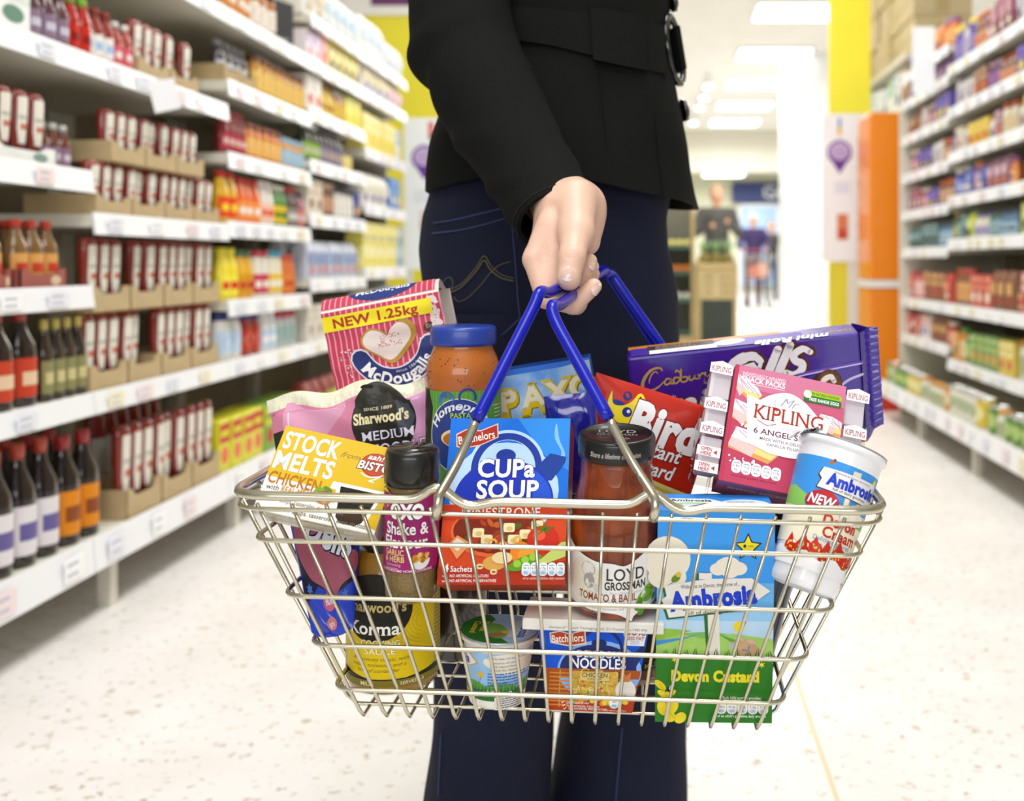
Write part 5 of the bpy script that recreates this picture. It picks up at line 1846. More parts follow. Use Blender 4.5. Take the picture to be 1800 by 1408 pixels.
A.ell(29, 64, 4, 1.8, '#d8b8a0', -10)
A.ell(20, 66.5, 3, 1.5, '#d8b8a0', -30)
A.stroke([(22, 57.5), (26, 57), (27, 60)], 1.2, '#6a8ab0')
A.star(25, 138, 11.5, '#1c2430', .48)
A.star(25, 138, 9.3, '#f3e22a', .48)
A.ell(22.4, 139, 1.1, 1.3, '#2a2820')
A.stroke([(25.5, 139), (29, 139.2)], .5, '#2a2820')
A.stroke(spl([(20.5, 135.5), (25, 133), (29.5, 135.5)], 5), .6, '#2a2820')
A.rect(-W / 2, 0, W / 2, 52, '#2c7a1e')
for k in range(34):
    x = -W / 2 + 1 + 2.7 * k
    A.poly([(x, 51), (x + 1.6, 51), (x + 2 * ((k * 5) % 3 - 1) + .6, 55 + (k * 7) % 6)], '#2c6c24')
for x, y in ((-31, 49.5), (37, 46)):
    A.star(x, y, 3, '#f0e02c', .35, 6)
A.text('Devon Custard', 1, 32.5, 8.2, '#f2e42a', bold=.09, serif=.03, wd=69, ol='#24601a', olw=.015)
for x, y, rx, ry, r in ((-42, 29, 5.5, 2.6, -40), (-38, 21, 7, 2.6, -30), (-35, 22, 6, 2.6, 30), (-40, 11, 4, 6, 20), (-32, 12, 4, 6, -25), (-34, 4, 4.5, 4, 10), (-26, 3.5, 4, 5, -50)):
    A.ell(x, y, rx, ry, '#ecd42c', r)
A.stroke(spl([(-42, 30), (-37, 20), (-36, 10), (-30, 3)], 6), 1, '#d8c020')
A.ell(-34, 26, 3, 2.2, '#2c2a20', 20)
A.ell(-33, 28, 3, 1.4, '#d8d8e0', 50)
A.text('Each 160g portion provides:', 22, 18.5, 2.4, '#f0f4e8', bold=.02, wd=30)
pills(A, 6, 12, 5, 8.2, 10, '#f4f1e6', '#d4d8f0', '#4a4a7c', vals=[('160', '8%'), ('18.4g', '20%'), ('4.5g', '6%'), ('2.6g', '13%'), ('0.16g', '3%')])
A.text("of an adult's guideline daily amount", 22, 4.4, 2.1, '#f0f4e8', bold=.02, wd=38)
A.build('front_print', T, flat(0))
A = Art(.1, coat=.3)
A.rect(-W / 2, 0, W / 2, D, '#2f8ee6')
A.poly([(-38, 20), (2, 20), (6, 28), (-4, 36), (-38, 36)], '#e9eef0')
A.text('Ambrosia', -19, 27, 7, '#2a3c4c', bold=.04, wd=34)
A.ell(-18, 16, 18, 8, '#9cc878')
A.rect(-26, 12, -10, 20, '#c8dcf0')
A.ell(24, 22, 20, 13, '#dfe8f4')
A.lines(10, 38, 29, 5, 3.6, 1.6, '#7c8cb0', 5)
A.build('top_print', T, lambda x, y, h: Vector((x, .0003 + y, (.166+h))))

# ---------- tilted cream pot
AX = (at(1482, 788, .791) - at(1409, 1036, .757))
zax = AX.normalized()
yax = (Vector((0, 1, 0)) - zax * zax.y).normalized()
xax = yax.cross(zax)
M = Matrix((xax, yax, zax)).transposed().to_4x4()
M.translation = at(1409, 1036, .757)
T = thing('cream_pot', 'tilted white and blue cream pot with strawberries at the basket end', 'pot', M)
HL = AX.length
prof = [(.0225, .0015), (.0240, 0), (.0265, .002), (.0278, .006), (.0290, .030), (.0292, .031), (.0338, HL - .007), (.0340, HL - .006), (.0362, HL - .005), (.0364, HL - .001), (.0350, HL)]
mb = MB()
mb.lathe(prof, mat('#f4f3f6', .22, coat=.5), 64)
mb.build('pot', T)
MB().lathe([(.0185, .0013), (.020, .0006)], mat('#e9e7de', .4), 40, cap1=False).build('base_ring', T)
A = Art(.1, coat=.4)
h1 = HL * 1000
A.rect(-64, 30, 64, h1 - 17, '#f3ead0')
A.rect(-64, 64, 64, h1 - 17, '#3f98e6')
A.poly([(-64, 56), (64, 56), (64, 70), (30, 66), (0, 68), (-30, 64), (-64, 68)], '#f3ead0')
A.poly([(-8, 56), (-20, 66), (-40, 74), (-64, 72), (-64, 60)], '#8cc860')
A.poly([(20, 60), (36, 66), (50, 60), (50, 56), (20, 56)], '#6cb450')
for a in range(3):
    A.poly([(8, 58), (30 + a * 9, h1 - 18 - a * 14), (34 + a * 9, h1 - 22 - a * 14)], ('#f0e040', '#f6efae', '#e8d82c')[a])
A.poly([(4, 76), (9, 76), (10, 58), (4, 58)], '#c8b49c')
A.poly([(4.6, 76), (8, 76), (9, 58), (5, 58)], '#f3efe6')
A.cloud(16, 62, 26, 12, '#f8f2e2')
sg = [(-19, 76), (30, 74), (40, 83), (32, 93), (-18, 92), (-20, 86), (-17, 83)]
A.poly([(x * 1.03 - .5, y - .8) for x, y in sg], '#5a4030')
A.poly(sg, '#f1eef2')
A.poly([(5, 92.5), (12, 92.5), (12, 96.5), (5, 96)], '#e9dcc8')
A.text('Welcome to Devon, the home of...', 8, 89.6, 1.7, '#4a4a90', wd=34)
A.text('Ambrosia', 10, 80, 9, '#2444d0', bold=.07, wd=46, ol='#16246c', olw=.014)
A.text('full of dairy goodness', 8, 76.6, 2.1, '#4a3a2c', bold=.02, wd=30)
A.ell(-13, 97, 2.4, 1.5, '#b8702c', 35)
A.ell(-11.4, 99, 1.2, 1.2, '#8c5024')
A.ell(-12, 66, 13.5, 8.5, '#3a4ab0', 8)
A.ell(-12, 66.6, 13, 8, '#c8242c', 8)
A.text('NEW', -12, 63.2, 7.2, '#ffffff', bold=.05, shear=.2, wd=22, ol='#3a1c5c', olw=.04)
A.text('Devon', 8, 50.5, 8, '#c2281c', bold=.05, serif=.03, wd=30)
A.text('Cream', 11, 41.5, 8, '#c2281c', bold=.05, serif=.03, wd=32)
A.text('Delicious poured', 6, 37.6, 3.4, '#6aa4d8', bold=.03, wd=33)
A.text('over cold desserts', 7, 33, 3.4, '#6aa4d8', bold=.03, wd=35)
rnd = random.Random(8)
for x, y, r in ((-26, 27, 6), (-15, 28, 7), (-6, 30, 5.5), (4, 27, 7), (14, 29, 7.5), (24, 26, 6), (33, 28, 6.5), (42, 27, 6)):
    A.ell(x, y, r, r * 1.05, '#cf2a16')
    A.poly([(x - r, y), (x + r * .2, y + r), (x - r * .3, y + r * 1.8)], '#cf2a16')
    for k in range(7):
        A.ell(x + (rnd.random() - .5) * r * 1.3, y + (rnd.random() - .5) * r * 1.3, .6, .9, '#f4d83c', n=8)
A.poly([(-64, 24)] + [(-64 + 4 * k, 25 + 2.4 * math.sin(k * 1.1)) for k in range(33)] + [(64, 14), (-64, 14)], '#f4f3f6')
A.build('label', T, curved(lambda z: float(np.interp(z, [.006, .030, HL - .007], [.0279, .0293, .0339]))), edge=2.2)
mb = MB()
mb.lathe([(.0352, HL), (.0365, HL + .0006), (.001, HL + .0012)], mat('#b9bcc0', .25, metal=.9), 56)
mb.build('foil_lid', T)
rnd = random.Random(2)
cr = [[rnd.random() for _ in range(12)] for _ in range(12)]
mb = MB()
mb.grid(lambda u, v: Vector((-.026 - .020 * u + .003 * cr[int(u * 11)][int(v * 11)], -.018 + .022 * v + .003 * cr[int(v * 11)][int(u * 11)], HL + .002 - .012 * u * u + .0055 * cr[int(u * 11)][int(v * 11)])), 12, 12, mat('#b3b5b5', .25, metal=.9), smooth=False)
mb.build('foil_tab', T)

# ---------- pasta bake jar
T = thing('sauce_jar', 'orange pasta bake jar with blue lid beside the flour bag', 'jar', frame(815, 862, .886, 0, 0))
prof = [(.026, 0), (.032, .003), (.0336, .010), (.0336, .096), (.0342, .104), (.0340, .112), (.0318, .121), (.0288, .128), (.0274, .1315), (.0274, .136)]
MB().lathe([(r - .001, z + .0006) for r, z in prof], mat('#de7e2c', .35, h2='#cc6a20', vscale=14), 60).build('sauce', T)
mb = MB()
rnd = random.Random(12)
rf = prof_r(prof)
for k in range(26):
    a, z = (rnd.random() - .5) * 2.4, .098 + .03 * rnd.random()
    r = rf(z) - .0006
    mb.lathe([(.0002, 0), (.0006 + .0004 * rnd.random(), .0004), (.0002, .0009)], mat('#3c3010', .6), 6, Matrix.Translation((r * math.sin(a), -r * math.cos(a), z)))
mb.build('herb_flecks', T, kind='stuff')
MB().lathe(prof, clear_mat(tint=.98), 60, cap1=False).build('glass', T)
MB().lathe([(.0276, .1335), (.0297, .1345), (.0300, .137), (.0300, .147), (.0290, .150), (.0270, .1512)], mat('#24409c', .35, coat=.15), 60).build('lid', T)
A = Art(.1, coat=.3)
A.rect(-56, 12, 56, 95, '#5c9a3c')
for k in range(28):
    A.rect(-56 + 4 * k, 40, -54.6 + 4 * k, 95, '#69a848')
A.poly([(-56, 12), (-29, 12), (-27, 60), (-24, 80), (-30, 95), (-56, 95)], '#24251f')
A.ell(3, 56, 29, 33, '#e9e3c0', n=40)
A.ell(3, 56, 28.2, 32.2, '#33458c', n=40)
A.ring(10, 90, 7, 2, '#33458c', -20, 200)
A.ell(-9, 88, 8, 6.4, '#4a6fb8', 20)
for k in range(4):
    A.ring(-9, 88, 2 + 1.5 * k, .4, '#2c4890', 20, 160)
A.text('Homepride', 3, 79, 7.2, '#f6f6f2', bold=.05, shear=.25, wd=58, arc=22)
A.text('PASTA', 4, 71.5, 4.6, '#b9d832', bold=.03, wd=18)
A.text('BAKE', 4, 65, 4.6, '#b9d832', bold=.03, wd=16)
A.ell(6, 54, 20, 9, '#f3e2a8')
A.ell(6, 53, 18, 7.5, '#c8762c')
A.stroke([(30, 78), (33, 84), (36, 80)], .6, '#e8f0d8')
A.lines(38, 52, 80, 14, 3.4, 1.4, '#d0e4c0', 6)
A.build('label', T, curved(lambda z: .0339), edge=2.2)

# ---------- flour bag
T = thing('flour_bag', 'pink striped flour bag with a yellow banner behind the noodle pouch', 'bag', frame(733, 852, .948, -11, -2))
W, H, D = 117, 182, 52
m_pap = mat('#e6d9d0', .6, bump=.35, bscale=70)


def bagp(x, y, back):
    k = 1 + .012 * math.sin(y * 40)
    u = abs(2000 * x / W)
    b = .0045 * (1 - u ** 4) * math.sin(PI * min(1, max(0, y / .182))) ** .5
    w_ = .0007 * (math.sin(x * 130 + y * 70) + math.sin(x * 60 - y * 160 + 1) + .6 * math.sin(y * 330 + x * 40))
    return -b - w_


mb = MB()
mb.grid(lambda u, v: Vector(((u - .5) * W / 1000, bagp((u - .5) * W / 1000, v * H / 1000, 0), v * H / 1000)), 30, 44, m_pap)
mb.grid(lambda u, v: Vector(((.5 - u) * W / 1000, D / 1000 + .002 * math.sin(9 * u + 12 * v), v * H / 1000)), 10, 14, m_pap)
for s in (-1, 1):
    def sd(u, v, s=s):
        y0 = bagp(s * W / 2000, v * H / 1000, 0)
        y1 = D / 1000
        f = u if s > 0 else 1 - u
        return Vector((s * (W / 2000 - .005 * math.sin(PI * f) * (.5 + v)), y0 + (y1 - y0) * f, v * H / 1000))
    mb.grid(sd, 8, 44, m_pap)
mb.grid(lambda u, v: Vector(((u - .5) * W / 1000, bagp((u - .5) * W / 1000, H / 1000, 0) * (1 - v) + D / 1000 * v, H / 1000 + .012 * math.sin(PI * min(1, v * 1.6)) * (1 if v < .62 else .6))), 30, 8, m_pap)
mb.box(-W / 2000, W / 2000, 0, D / 1000, 0, .001, m_pap)
mb.build('bag', T)
A = Art(.16)
A.rect(-W / 2, 0, W / 2, H, '#c9415c')
for k in range(21):
    x = -W / 2 + 2 + 5.7 * k
    A.rect(x, 0, x + 1.5, H, '#e09aa6')
rnd = random.Random(5)
# floury cloud round the badge
for k in range(260):
    a = rnd.random() * PI
    r = 24 + 26 * rnd.random() ** (.5 if rnd.random() < .5 else 2)
    x, y = 6 - r * 1.1 * math.cos(a), 143 - r * math.sin(a)
    if abs(x) < W / 2 - 3 and y > 60:
        A.ell(x, y, .3 + .8 * rnd.random(), .3 + .8 * rnd.random(), '#ead9d8', n=8)
A.ring(6, 144, 36, 20, '#e9e2e6', 199, 345)
A.ring(6, 144, 36, 17.4, '#2f3c78', 200, 344)
A.text('McDougalls', 6, 144 - 42, 11, '#ffffff', bold=.05, serif=.035, wd=86, arc=-42)
A.text('since 1864', 16, 144 - 30.5, 3, '#d8dcec', wd=24, arc=-29, serif=.02, rot=14)
ht = spl([(2, 122), (-12, 130), (-25, 142), (-26, 152), (-17, 159), (-6, 156), (1, 150), (6, 157), (16, 163), (26, 158), (28, 147), (20, 136)], 5, True)
A.poly([(x + 2.5, y + .2) for x, y in ht], '#b98c3c')
A.poly([(2 + (x - 2) * .86 + .5, 143 + (y - 143) * .84 + .6) for x, y in ht], '#e9d9d2')
pic_tex(A, -8, 139, 14, 152, ('#c87a92', '#b8606c', '#c89a5a', '#d8a0a8'), 60, .4, .8, 4)
A.ell(44, 150, 6.2, 5.2, '#4a3a30')
A.ell(43, 151, 2.4, 1.8, '#7c6a5c')
A.ell(-44, 98, 9, 7, '#8c3c28', 15)
pic_tex(A, -50, 94, -38, 103, ('#a85a3c', '#c8845c'), 24, .5, .9, 3)
for k in range(60):
    A.ell(W / 2 - 4 - 8 * rnd.random(), 140 + 40 * rnd.random(), 1 + rnd.random() * 2, 1 + rnd.random() * 2, '#e8d8d6', n=8)
A.poly([(-W / 2, 154), (W / 2 - 12, 162), (W / 2 - 10, 176), (-W / 2, 172)], '#f0dc2c') if False else None
A.rect(-W / 2, 163, W / 2 - 9, 178, '#f2df2c')
A.text('NEW 1.25kg', -6, 166, 9, '#b03a24', bold=.045, wd=84)
A.build('front_print', T, lambda x, y, h: Vector((x, bagp(x, y, 0) - h - .0003, y)), edge=2.2)
A = Art(.16)
A.rect(-W / 2, 2, W / 2 - 4, 34, '#c9415c')
for k in range(20):
    x = -W / 2 + 2 + 5.7 * k
    A.rect(x, 2, x + 1.5, 34, '#e09aa6')
A.ell(2, 14, 34, 12, '#2f3c78')
A.text('McDougalls', 2, 10, 8, '#e9ecf4', bold=.03, serif=.03, wd=54)
A.build('top_print', T, lambda x, y, h: Vector((x, bagp(x, H / 1000, 0) * (1 - y * 1000 / D) + D / 1000 * (y * 1000 / D), H / 1000 + h + .0006 + .012 * math.sin(PI * min(1, y * 1000 / D * 1.6)) * (1 if y * 1000 / D < .62 else .6))), edge=2.2)

# ---------- noodle pouch
T = thing('noodle_pouch', 'pink egg noodle pouch with cream gathered top', 'pouch', frame(640, 892, .917, -6.5, -4))
W, H = .150, .116
A = Art(.14, coat=.35)
A.rect(-75, 0, 75, 104, '#d884a0')
A.poly(spl([(-60, 100), (-40, 101), (-20, 102), (0, 100), (-30, 60), (-20, 10), (-60, 0)], 4, True), '#e0a0bc')
A.poly(spl([(-30, 70), (-24, 50), (-10, 30), (5, 18), (-14, 24), (-26, 44)], 4, True), '#c85a78')
A.rect(58, 60, 75, 104, '#dca4d0')
A.poly([(-75, 0), (-56, 0), (-57, 60), (-62, 84), (-75, 80)], '#2a241c')
A.rect(-56, 20, -54.5, 100, '#ecd6e4')
A.ell(33, 82, 29, 34, '#2b2a20', n=44)
A.poly([(46, 104), (56, 98), (61, 84), (58, 72), (46, 70)], '#454a54')
A.text('SINCE 1889', 29, 94, 2.8, '#d8ccae', bold=.02, wd=26)
A.text("Sharwood's", 31, 82.5, 9.5, '#efe2b0', bold=.06, serif=.03, wd=50)
A.text('MEDIUM', 36, 66.5, 8.5, '#f0ecfa', bold=.01, serif=.05, wd=48, ol='#4a2a50', olw=.04)
A.text('EGG NOODLES', 32, 52, 10.5, '#f0ecfa', bold=.01, serif=.05, wd=84, ol='#4a2a50', olw=.05)
m_cream = mat('#e6e2c8', .3, coat=.3, bump=1.0, bscale=70, stretch=(1.6, 1, .5))


def nout(x, y):
    # gathered shoulders
    k = 1.0
    if y > .104:
        k = 1 + .03 * math.sin(x * 60)
    Y = y + (.0035 * math.sin(x * 95) + .002 * math.sin(x * 41 + 1) if y > .10 else 0)
    return x * k, Y


pouch(T, W, H, .030, m_cream, A, seed=9, wr=.003, outline=nout, n=60)
A = Art(.1)
A.text('Chinese', 0, 0, 5, '#3a3422', shear=.4, wd=34)
A.ell(-2, 8, 6, 2.4, '#2c2818')
A.build('top_print', T, lambda x, y, h: Vector((x + .022, -.0062 - h, y + .1075)), edge=2.2)

# ---------- stuffing box
T = thing('stuffing_box', 'pale blue stuffing mix carton behind the soup carton', 'box', frame(988, 866, .922, -9.5, -3))
W, H, D = 94, 124, 26
MB().rbox(-W / 2000, W / 2000, .0003, D / 1000, 0, H / 1000, mat('#2c62c8', .35, coat=.3), .001, 1).build('carton', T)
A = Art(.1, coat=.4)
m_den = mat('#6aa6ee', .35, h2='#b4d6f8', vscale=30, contrast=(.4, .62), spec=.3)
A.rect(-W / 2, 0, W / 2, H, m_den)
A.rect(-W / 2, H - 5, W / 2, H, '#3a7ae0')
A.poly([(20, H - 5), (W / 2, H - 2), (W / 2, H - 34), (36, H - 30)], mat('#c9e2f4', .3, coat=.4, h2='#9cc8ee', vscale=40))
for i, ch in enumerate('PAXO'):
    x, y = -35 + i * 24, H - 45 + (0, 1, 2, 3)[i]
    A.text(ch, x + .8, y - .8, 27, '#7c6a2c', bold=.12, serif=.05, sx=.85)
    A.text(ch, x, y, 27, '#e4c81c', bold=.11, serif=.05, sx=.85)
    A.text(ch, x - .5, y + 6, 20.5, '#f3ecd0', bold=.05, serif=.03, sx=1.1)
A.build('front_print', T, flat(0))

# ---------- dark blue foil packet
T = thing('foil_packet', 'glossy dark blue foil packet standing between stuffing box and red pouch', 'packet', frame(1020, 868, .877, -6, -4))
pouch(T, .046, .092, .018, mat('#20229a', .16, coat=.8, bump=.2, bscale=50), None, seed=14, wr=.003)

# ---------- custard powder pouch
T = thing('custard_pouch', 'red instant custard pouch with a yellow bird mark', 'pouch', frame(1098, 868, .902, 17.5, -3))
W, H = .118, .101
A = Art(.14, coat=.5)
A.rect(-59, 24, 59, 101, '#c42a16')
A.poly([(-59, 24), (59, 24), (59, 18), (30, 22), (0, 23), (-30, 20), (-59, 14)], '#c42a16')
A.poly([(-59, 0), (59, 0), (59, 14), (20, 19), (-20, 17), (-59, 8)], '#ecd23c')
A.poly([(-59, 8), (-20, 17), (20, 19), (59, 14), (59, 18), (20, 23), (-20, 21), (-59, 12)], '#f3e690')
bx_, by_ = -24, 74
A.ell(bx_ - 8, by_ + 1, 12, 9, '#24348c')
A.poly(spl([(bx_ - 16, by_ + 16), (bx_ - 12, by_ + 6), (bx_ - 4, by_ + 6), (bx_ + 4, by_ + 12), (bx_ + 8, by_ + 20), (bx_ + 12, by_ + 21), (bx_ + 16, by_ + 16), (bx_ + 15, by_ + 8), (bx_ + 12, by_ - 2), (bx_ + 4, by_ - 10), (bx_ - 6, by_ - 8), (bx_ - 16, by_)], 5, True), '#f3dc26')
A.ell(bx_ - 1, by_ + 16, 4.2, 4.2, '#22307c')
A.ell(bx_ + 3, by_ + 2, 4.6, 4.6, '#22307c')
A.ell(bx_ + 4, by_ + 3, 1.6, 1.6, '#e8ecf8')
A.poly([(bx_ + 15, by_ + 18), (bx_ + 20, by_ + 16.5), (bx_ + 15, by_ + 15)], '#e8e0c0')
A.ell(bx_ + 11, by_ + 18, .9, .9, '#2c2820')
A.text("Bird's", 28, 56, 33, '#ffffff', bold=.08, shear=.12, wd=90, ol='#8a1a10', olw=.035)
A.text('Instant', 16, 44, 13, '#ffffff', bold=.035, shear=.2, wd=47, ol='#6a120c', olw=.04)
A.text('Custard', 13, 27, 13, '#ffffff', bold=.035, shear=.2, wd=50, ol='#6a120c', olw=.04)
pouch(T, W, H, .020, mat('#c42a16', .2, coat=.6, bump=.2, bscale=40), A, seed=21, wr=.0022, n=60)

# ---------- cake bar pack
T = thing('cake_pack', 'purple mini chocolate roll pack standing behind the pink box', 'pack', frame(1324, 798, .955, -6.2, -11))
W, H, D = 226, 112, 36
m_pur = mat('#3c1f94', .2, coat=.6, bump=.12, bscale=30)
mb = MB().rbox(-W / 2000, W / 2000, 0, D / 1000, 0, H / 1000, m_pur, .003, 2)
mb.build('wrapper', T)
mb = MB()


def crimp(u, v):
    x = W / 2000 + .022 * u
    s = 1 - .75 * min(1, u * 2.2)
    yy = D / 2000
    return Vector((x, yy + (.5 - 1) * 0 + .0012 * math.sin(v * 90) * u, H / 1000 * (.5 + (v - .5) * (1 - .10 * u)) + .004 * u + .0008 * (1 if int(v * 60) % 2 else -1) * (u > .95)))


for sgn in (-1, 1):
    mb.grid(lambda u, v, sgn=sgn: crimp(u, v) + Vector((0, sgn * D / 2000 * max(0, 1 - u * 2.0) ** .7 + sgn * .0003, 0)), 12, 61, m_pur)
mb.build('crimped_end', T)
A = Art(.1, coat=.4)
# script word built from pen strokes
gold = '#b89a4a'


def pen(pts, w_, n=7):
    A.stroke(spl([(-106 + x * .62, 60 + y * .5) for x, y in pts], n), [q * .62 for q in w_] if isinstance(w_, list) else w_ * .62, gold)


pen([(41, 71), (40, 75), (33, 77), (22, 72), (12, 58), (8, 44), (11, 36), (20, 33), (32, 38), (42, 48)], [2.5, 3, 3.6, 4.4, 5, 5.4, 5, 4, 3, 2])
pen([(34, 66), (31, 70), (25, 66), (20, 55), (19, 48)], [1.5, 2, 2.2, 2, 1.2])
pen([(53, 52), (47, 53), (43, 46), (46, 41), (52, 46), (54, 53), (53, 43), (58, 43)], 2.8)
pen([(66, 53), (60, 54), (57, 47), (60, 42), (66, 47), (70, 60), (64, 68), (62, 65)], 2.8)
pen([(71, 69), (69, 56), (69, 46), (73, 43), (79, 47), (78, 53), (72, 53)], 2.8)
pen([(83, 54), (82, 48), (85, 45), (90, 50), (91, 55), (91, 48), (95, 47)], 2.6)
pen([(97, 55), (98, 50), (98, 46), (99, 52), (103, 57), (106, 55)], 2.6)
pen([(108, 58), (108, 52), (112, 50), (117, 56), (118, 60), (116, 46), (111, 36), (107, 38)], 2.6)
for (x, y, h, s, wd, r) in ((-44, 46, 27, 'mini', 76, 4),):
    A.text(s, x, y, h, '#5c3418', bold=.13, shear=.3, wd=wd + 9)
    A.text(s, x - 1, y + .6, h, '#eef0f4', bold=.05, shear=.3, wd=wd)


def blob(pts, w1, off=2.4):
    q = spl(pts, 8)
    A.stroke([(x + 1.3, y - .4) for x, y in q], [z + off * 1.5 for z in w1] if isinstance(w1, list) else w1 + off * 2, '#5c3418')


def blob2(pts, w1):
    A.stroke(spl(pts, 8), w1, '#eef0f4')


Gs = [[(13, 86), (15, 94), (8, 100), (-4, 98), (-12, 91), (-17, 80), (-14, 70)], [(33, 104), (26, 90), (18, 74)], [(45, 107), (37, 91), (28, 74)], [(64, 98), (57, 102), (48, 97), (49, 91), (55, 87), (54, 81), (47, 77), (39, 80)]]
Ws = [[4, 7, 9, 11, 12, 12, 11], [8, 8.5, 8], [8, 8.5, 8], [6, 7, 7.5, 7.5, 8, 7.5, 7, 6]]
for g, w1 in zip(Gs, Ws):
    blob(g, w1)
for g, w1 in zip(Gs, Ws):
    blob2(g, w1)
A.poly([(-14, 78), (-2, 92), (9, 94), (12, 88), (6, 80), (-8, 74)], '#eef0f4')
A.stroke(spl([(22, 64), (44, 74), (70, 78), (113, 82)], 8), 4, '#6a50b8')
A.stroke(spl([(22, 63), (44, 73), (70, 77), (113, 81)], 8), 1.2, '#d8d0f4')
A.stroke(spl([(90, 60), (100, 66), (113, 70)], 8), 2.6, '#c9bfe8')
A.poly([(40, 46), (68, 74), (84, 78), (86, 50)], '#4a2814')
A.ell(80, 64, 12.8, 14.6, '#5a3018')
A.ell(80, 64, 11.6, 13.4, mat('#7c4a20', .7, h2='#5c3414', vscale=400))
A.stroke(spl([(85, 66), (82, 71), (75, 68), (74, 59), (79, 53)], 6), [4.5, 5.5, 5.5, 5.5, 4.5], '#f0efe6')
for k in range(2):
    A.ring(-26, 90, 4 + 2 * k, .7, '#d8d0f0', 60, 120)
    A.ring(-66, 66, 5 + 2 * k, .8, '#d8d0f0', 150, 215)
A.poly([(70, 0), (113, 0), (113, 10), (96, 8)], '#c8641c')
A.build('front_print', T, flat(0))
A = Art(.1, coat=.4)
A.rect(-W / 2 + 1, 24, 40, D - 1, '#c27a2a')
A.rect(-W / 2 + 4, 1, 60, 26, '#4a2c98')
A.rect(-W / 2 + 20, 14, -W / 2 + 86, 30, '#3a3026')
A.rect(-W / 2 + 22, 3, -W / 2 + 88, 15, '#f2eff4')
A.lines(-W / 2 + 28, -40, 26, 3, 4.5, 2, '#a89a88', 3)
A.text('mini', 68, 10, 14, '#eceef4', bold=.05, shear=.3, rot=180, wd=34, ol='#3a2464', olw=.05)
A.text('Rolls', 30, 9, 15, '#eceef4', bold=.07, shear=.3, rot=180, wd=38, ol='#3a2464', olw=.05)
A.ell(-12, 16, 16, 9, '#d9cdb8', 10)
A.ell(-8, 17, 10, 5, '#f1ece2', 10)
A.text('chocolate', -46, 10, 7, '#cfc4ec', bold=.03, rot=180, wd=36)
A.text('Cadbury', 96, 16, 7, '#b89a4a', shear=.4, rot=180, wd=24)
A.build('top_print', T, lambda x, y, h: Vector((x, y, .112 + h)))

# ---------- angel slices
T = thing('cake_box', 'pink angel slices box in a clear tray on top of the custard carton', 'box', frame(1366, 858, .797, 11.6, 27))
W, H, D = 98, 99, 42
m_clear = clear_mat('#f2f2f4', .96, .06, 'tray')
mb = MB()
mb.rbox(-.0715, .0715, .001, .040, -.002, .100, m_clear, .006, 3)
mb.build('clear_tray', T)
for s in (-1, 1):
    mb = MB()
    for k in range(3):
        x0, x1 = (-.068, -.050) if s < 0 else (.050, .068)
        mb.rbox(x0, x1, .007, .034, .006 + k * .031, .033 + k * .031, mat('#f4dce4', .5), .002, 1)
        mb.rbox(x0, x1, .0055, .0072, .006 + k * .031, .033 + k * .031, mat('#f6ecf0', .3), .0006, 1)
    mb.build('wrapped_cake', T)
MB().rbox(-W / 2000, W / 2000, -.0006, D / 1000, -.003, .1005, mat('#b8405c', .3, coat=.3), .0008, 1).build('sleeve', T)
A = Art(.1, coat=.35)
A.rect(-W / 2, -3, W / 2, 100, '#c24462')
A.rect(-W / 2, 60, W / 2, 100, '#cc6080')
A.rect(-W / 2, 80, W / 2, 100, '#d47c9c')
A.rect(-W / 2, -3, -W / 2 + 3.4, 100, '#c43a58')
A.text('INDIVIDUALLY WRAPPED', -W / 2 + 7, 92, 2.8, '#f6dce8', 'l', bold=.03, wd=38)
A.text('SNACK PACKS', -W / 2 + 7, 86.4, 4.6, '#ffffff', 'l', bold=.05, wd=38)
A.rect(-W / 2 + 7, 84.6, -W / 2 + 45, 85.2, '#f6dce8')
A.rect(-W / 2 + 7, 91.4, -W / 2 + 45, 91.8, '#f6dce8')
for (x, y, k, r) in ((-42, 78, 1.0, -18), (-37, 54, 1.15, -14), (-26, 29, 1.25, -12), (40, 60, .9, -8)):
    ca, sa = math.cos(math.radians(r)), math.sin(math.radians(r))

    def q(pts, c, x=x, y=y, k=k, ca=ca, sa=sa):
        A.poly([(max(-W / 2 + 3.4, min(W / 2 - 1, x + k * (a * ca - b * sa))), y + k * (a * sa + b * ca)) for a, b in pts], c)
    q([(-16, -6), (14, -6), (19, 2), (4, 8), (-14, 7)], '#e8a05c')
    q([(-16, -3), (15, -3), (19, 4), (4, 10), (-14, 9)], '#f3dc8c')
    q([(-16, -4.5), (2, -6), (4, 3), (-15, 3)], '#f0c8c4')
    q([(-15, 2), (6, 2), (19, 4), (12, 9), (-2, 11), (-14, 10)], '#faf4f4')
    for j in range(4):
        A.stroke([(max(-W / 2 + 4, x + k * ((-13 + 6 * j) * ca)), y + k * (9.5 + (-13 + 6 * j) * sa)), (min(W / 2 - 2, x + k * ((2 + 5 * j) * ca)), y + k * (3.2 + (2 + 5 * j) * sa))], .7, '#d8a4bc')
pl = [(-29, 34), (31, 33.5), (38, 66), (26, 68)] + spl([(18, 74), (8, 82), (-4, 83), (-16, 78)], 4) + [(-22, 74), (-34, 76)]
pl = [(-30, 33)] + spl([(-10, 27), (12, 27), (31, 33)], 4) + [(39, 67)] + spl([(26, 68), (14, 78), (0, 83), (-14, 79), (-24, 72)], 5) + [(-36, 75)]
A.poly(pl, '#fbf8fa')
A.text('Mr', 2, 70, 8, '#9c8cb0', bold=-.01, shear=.5, wd=16)
A.ring(2, 72, 13, .4, '#9c8cb0', 170, 250)
A.text('KIPLING', 2, 55.5, 12.5, '#b03a26', bold=.005, serif=.05, wd=60)
A.stroke(spl([(-24, 54), (-16, 51), (-8, 53)], 6), .6, '#b03a26')
A.text('Exceedingly', 0, 49.5, 3.6, '#dcd8e2', shear=.5, wd=30)
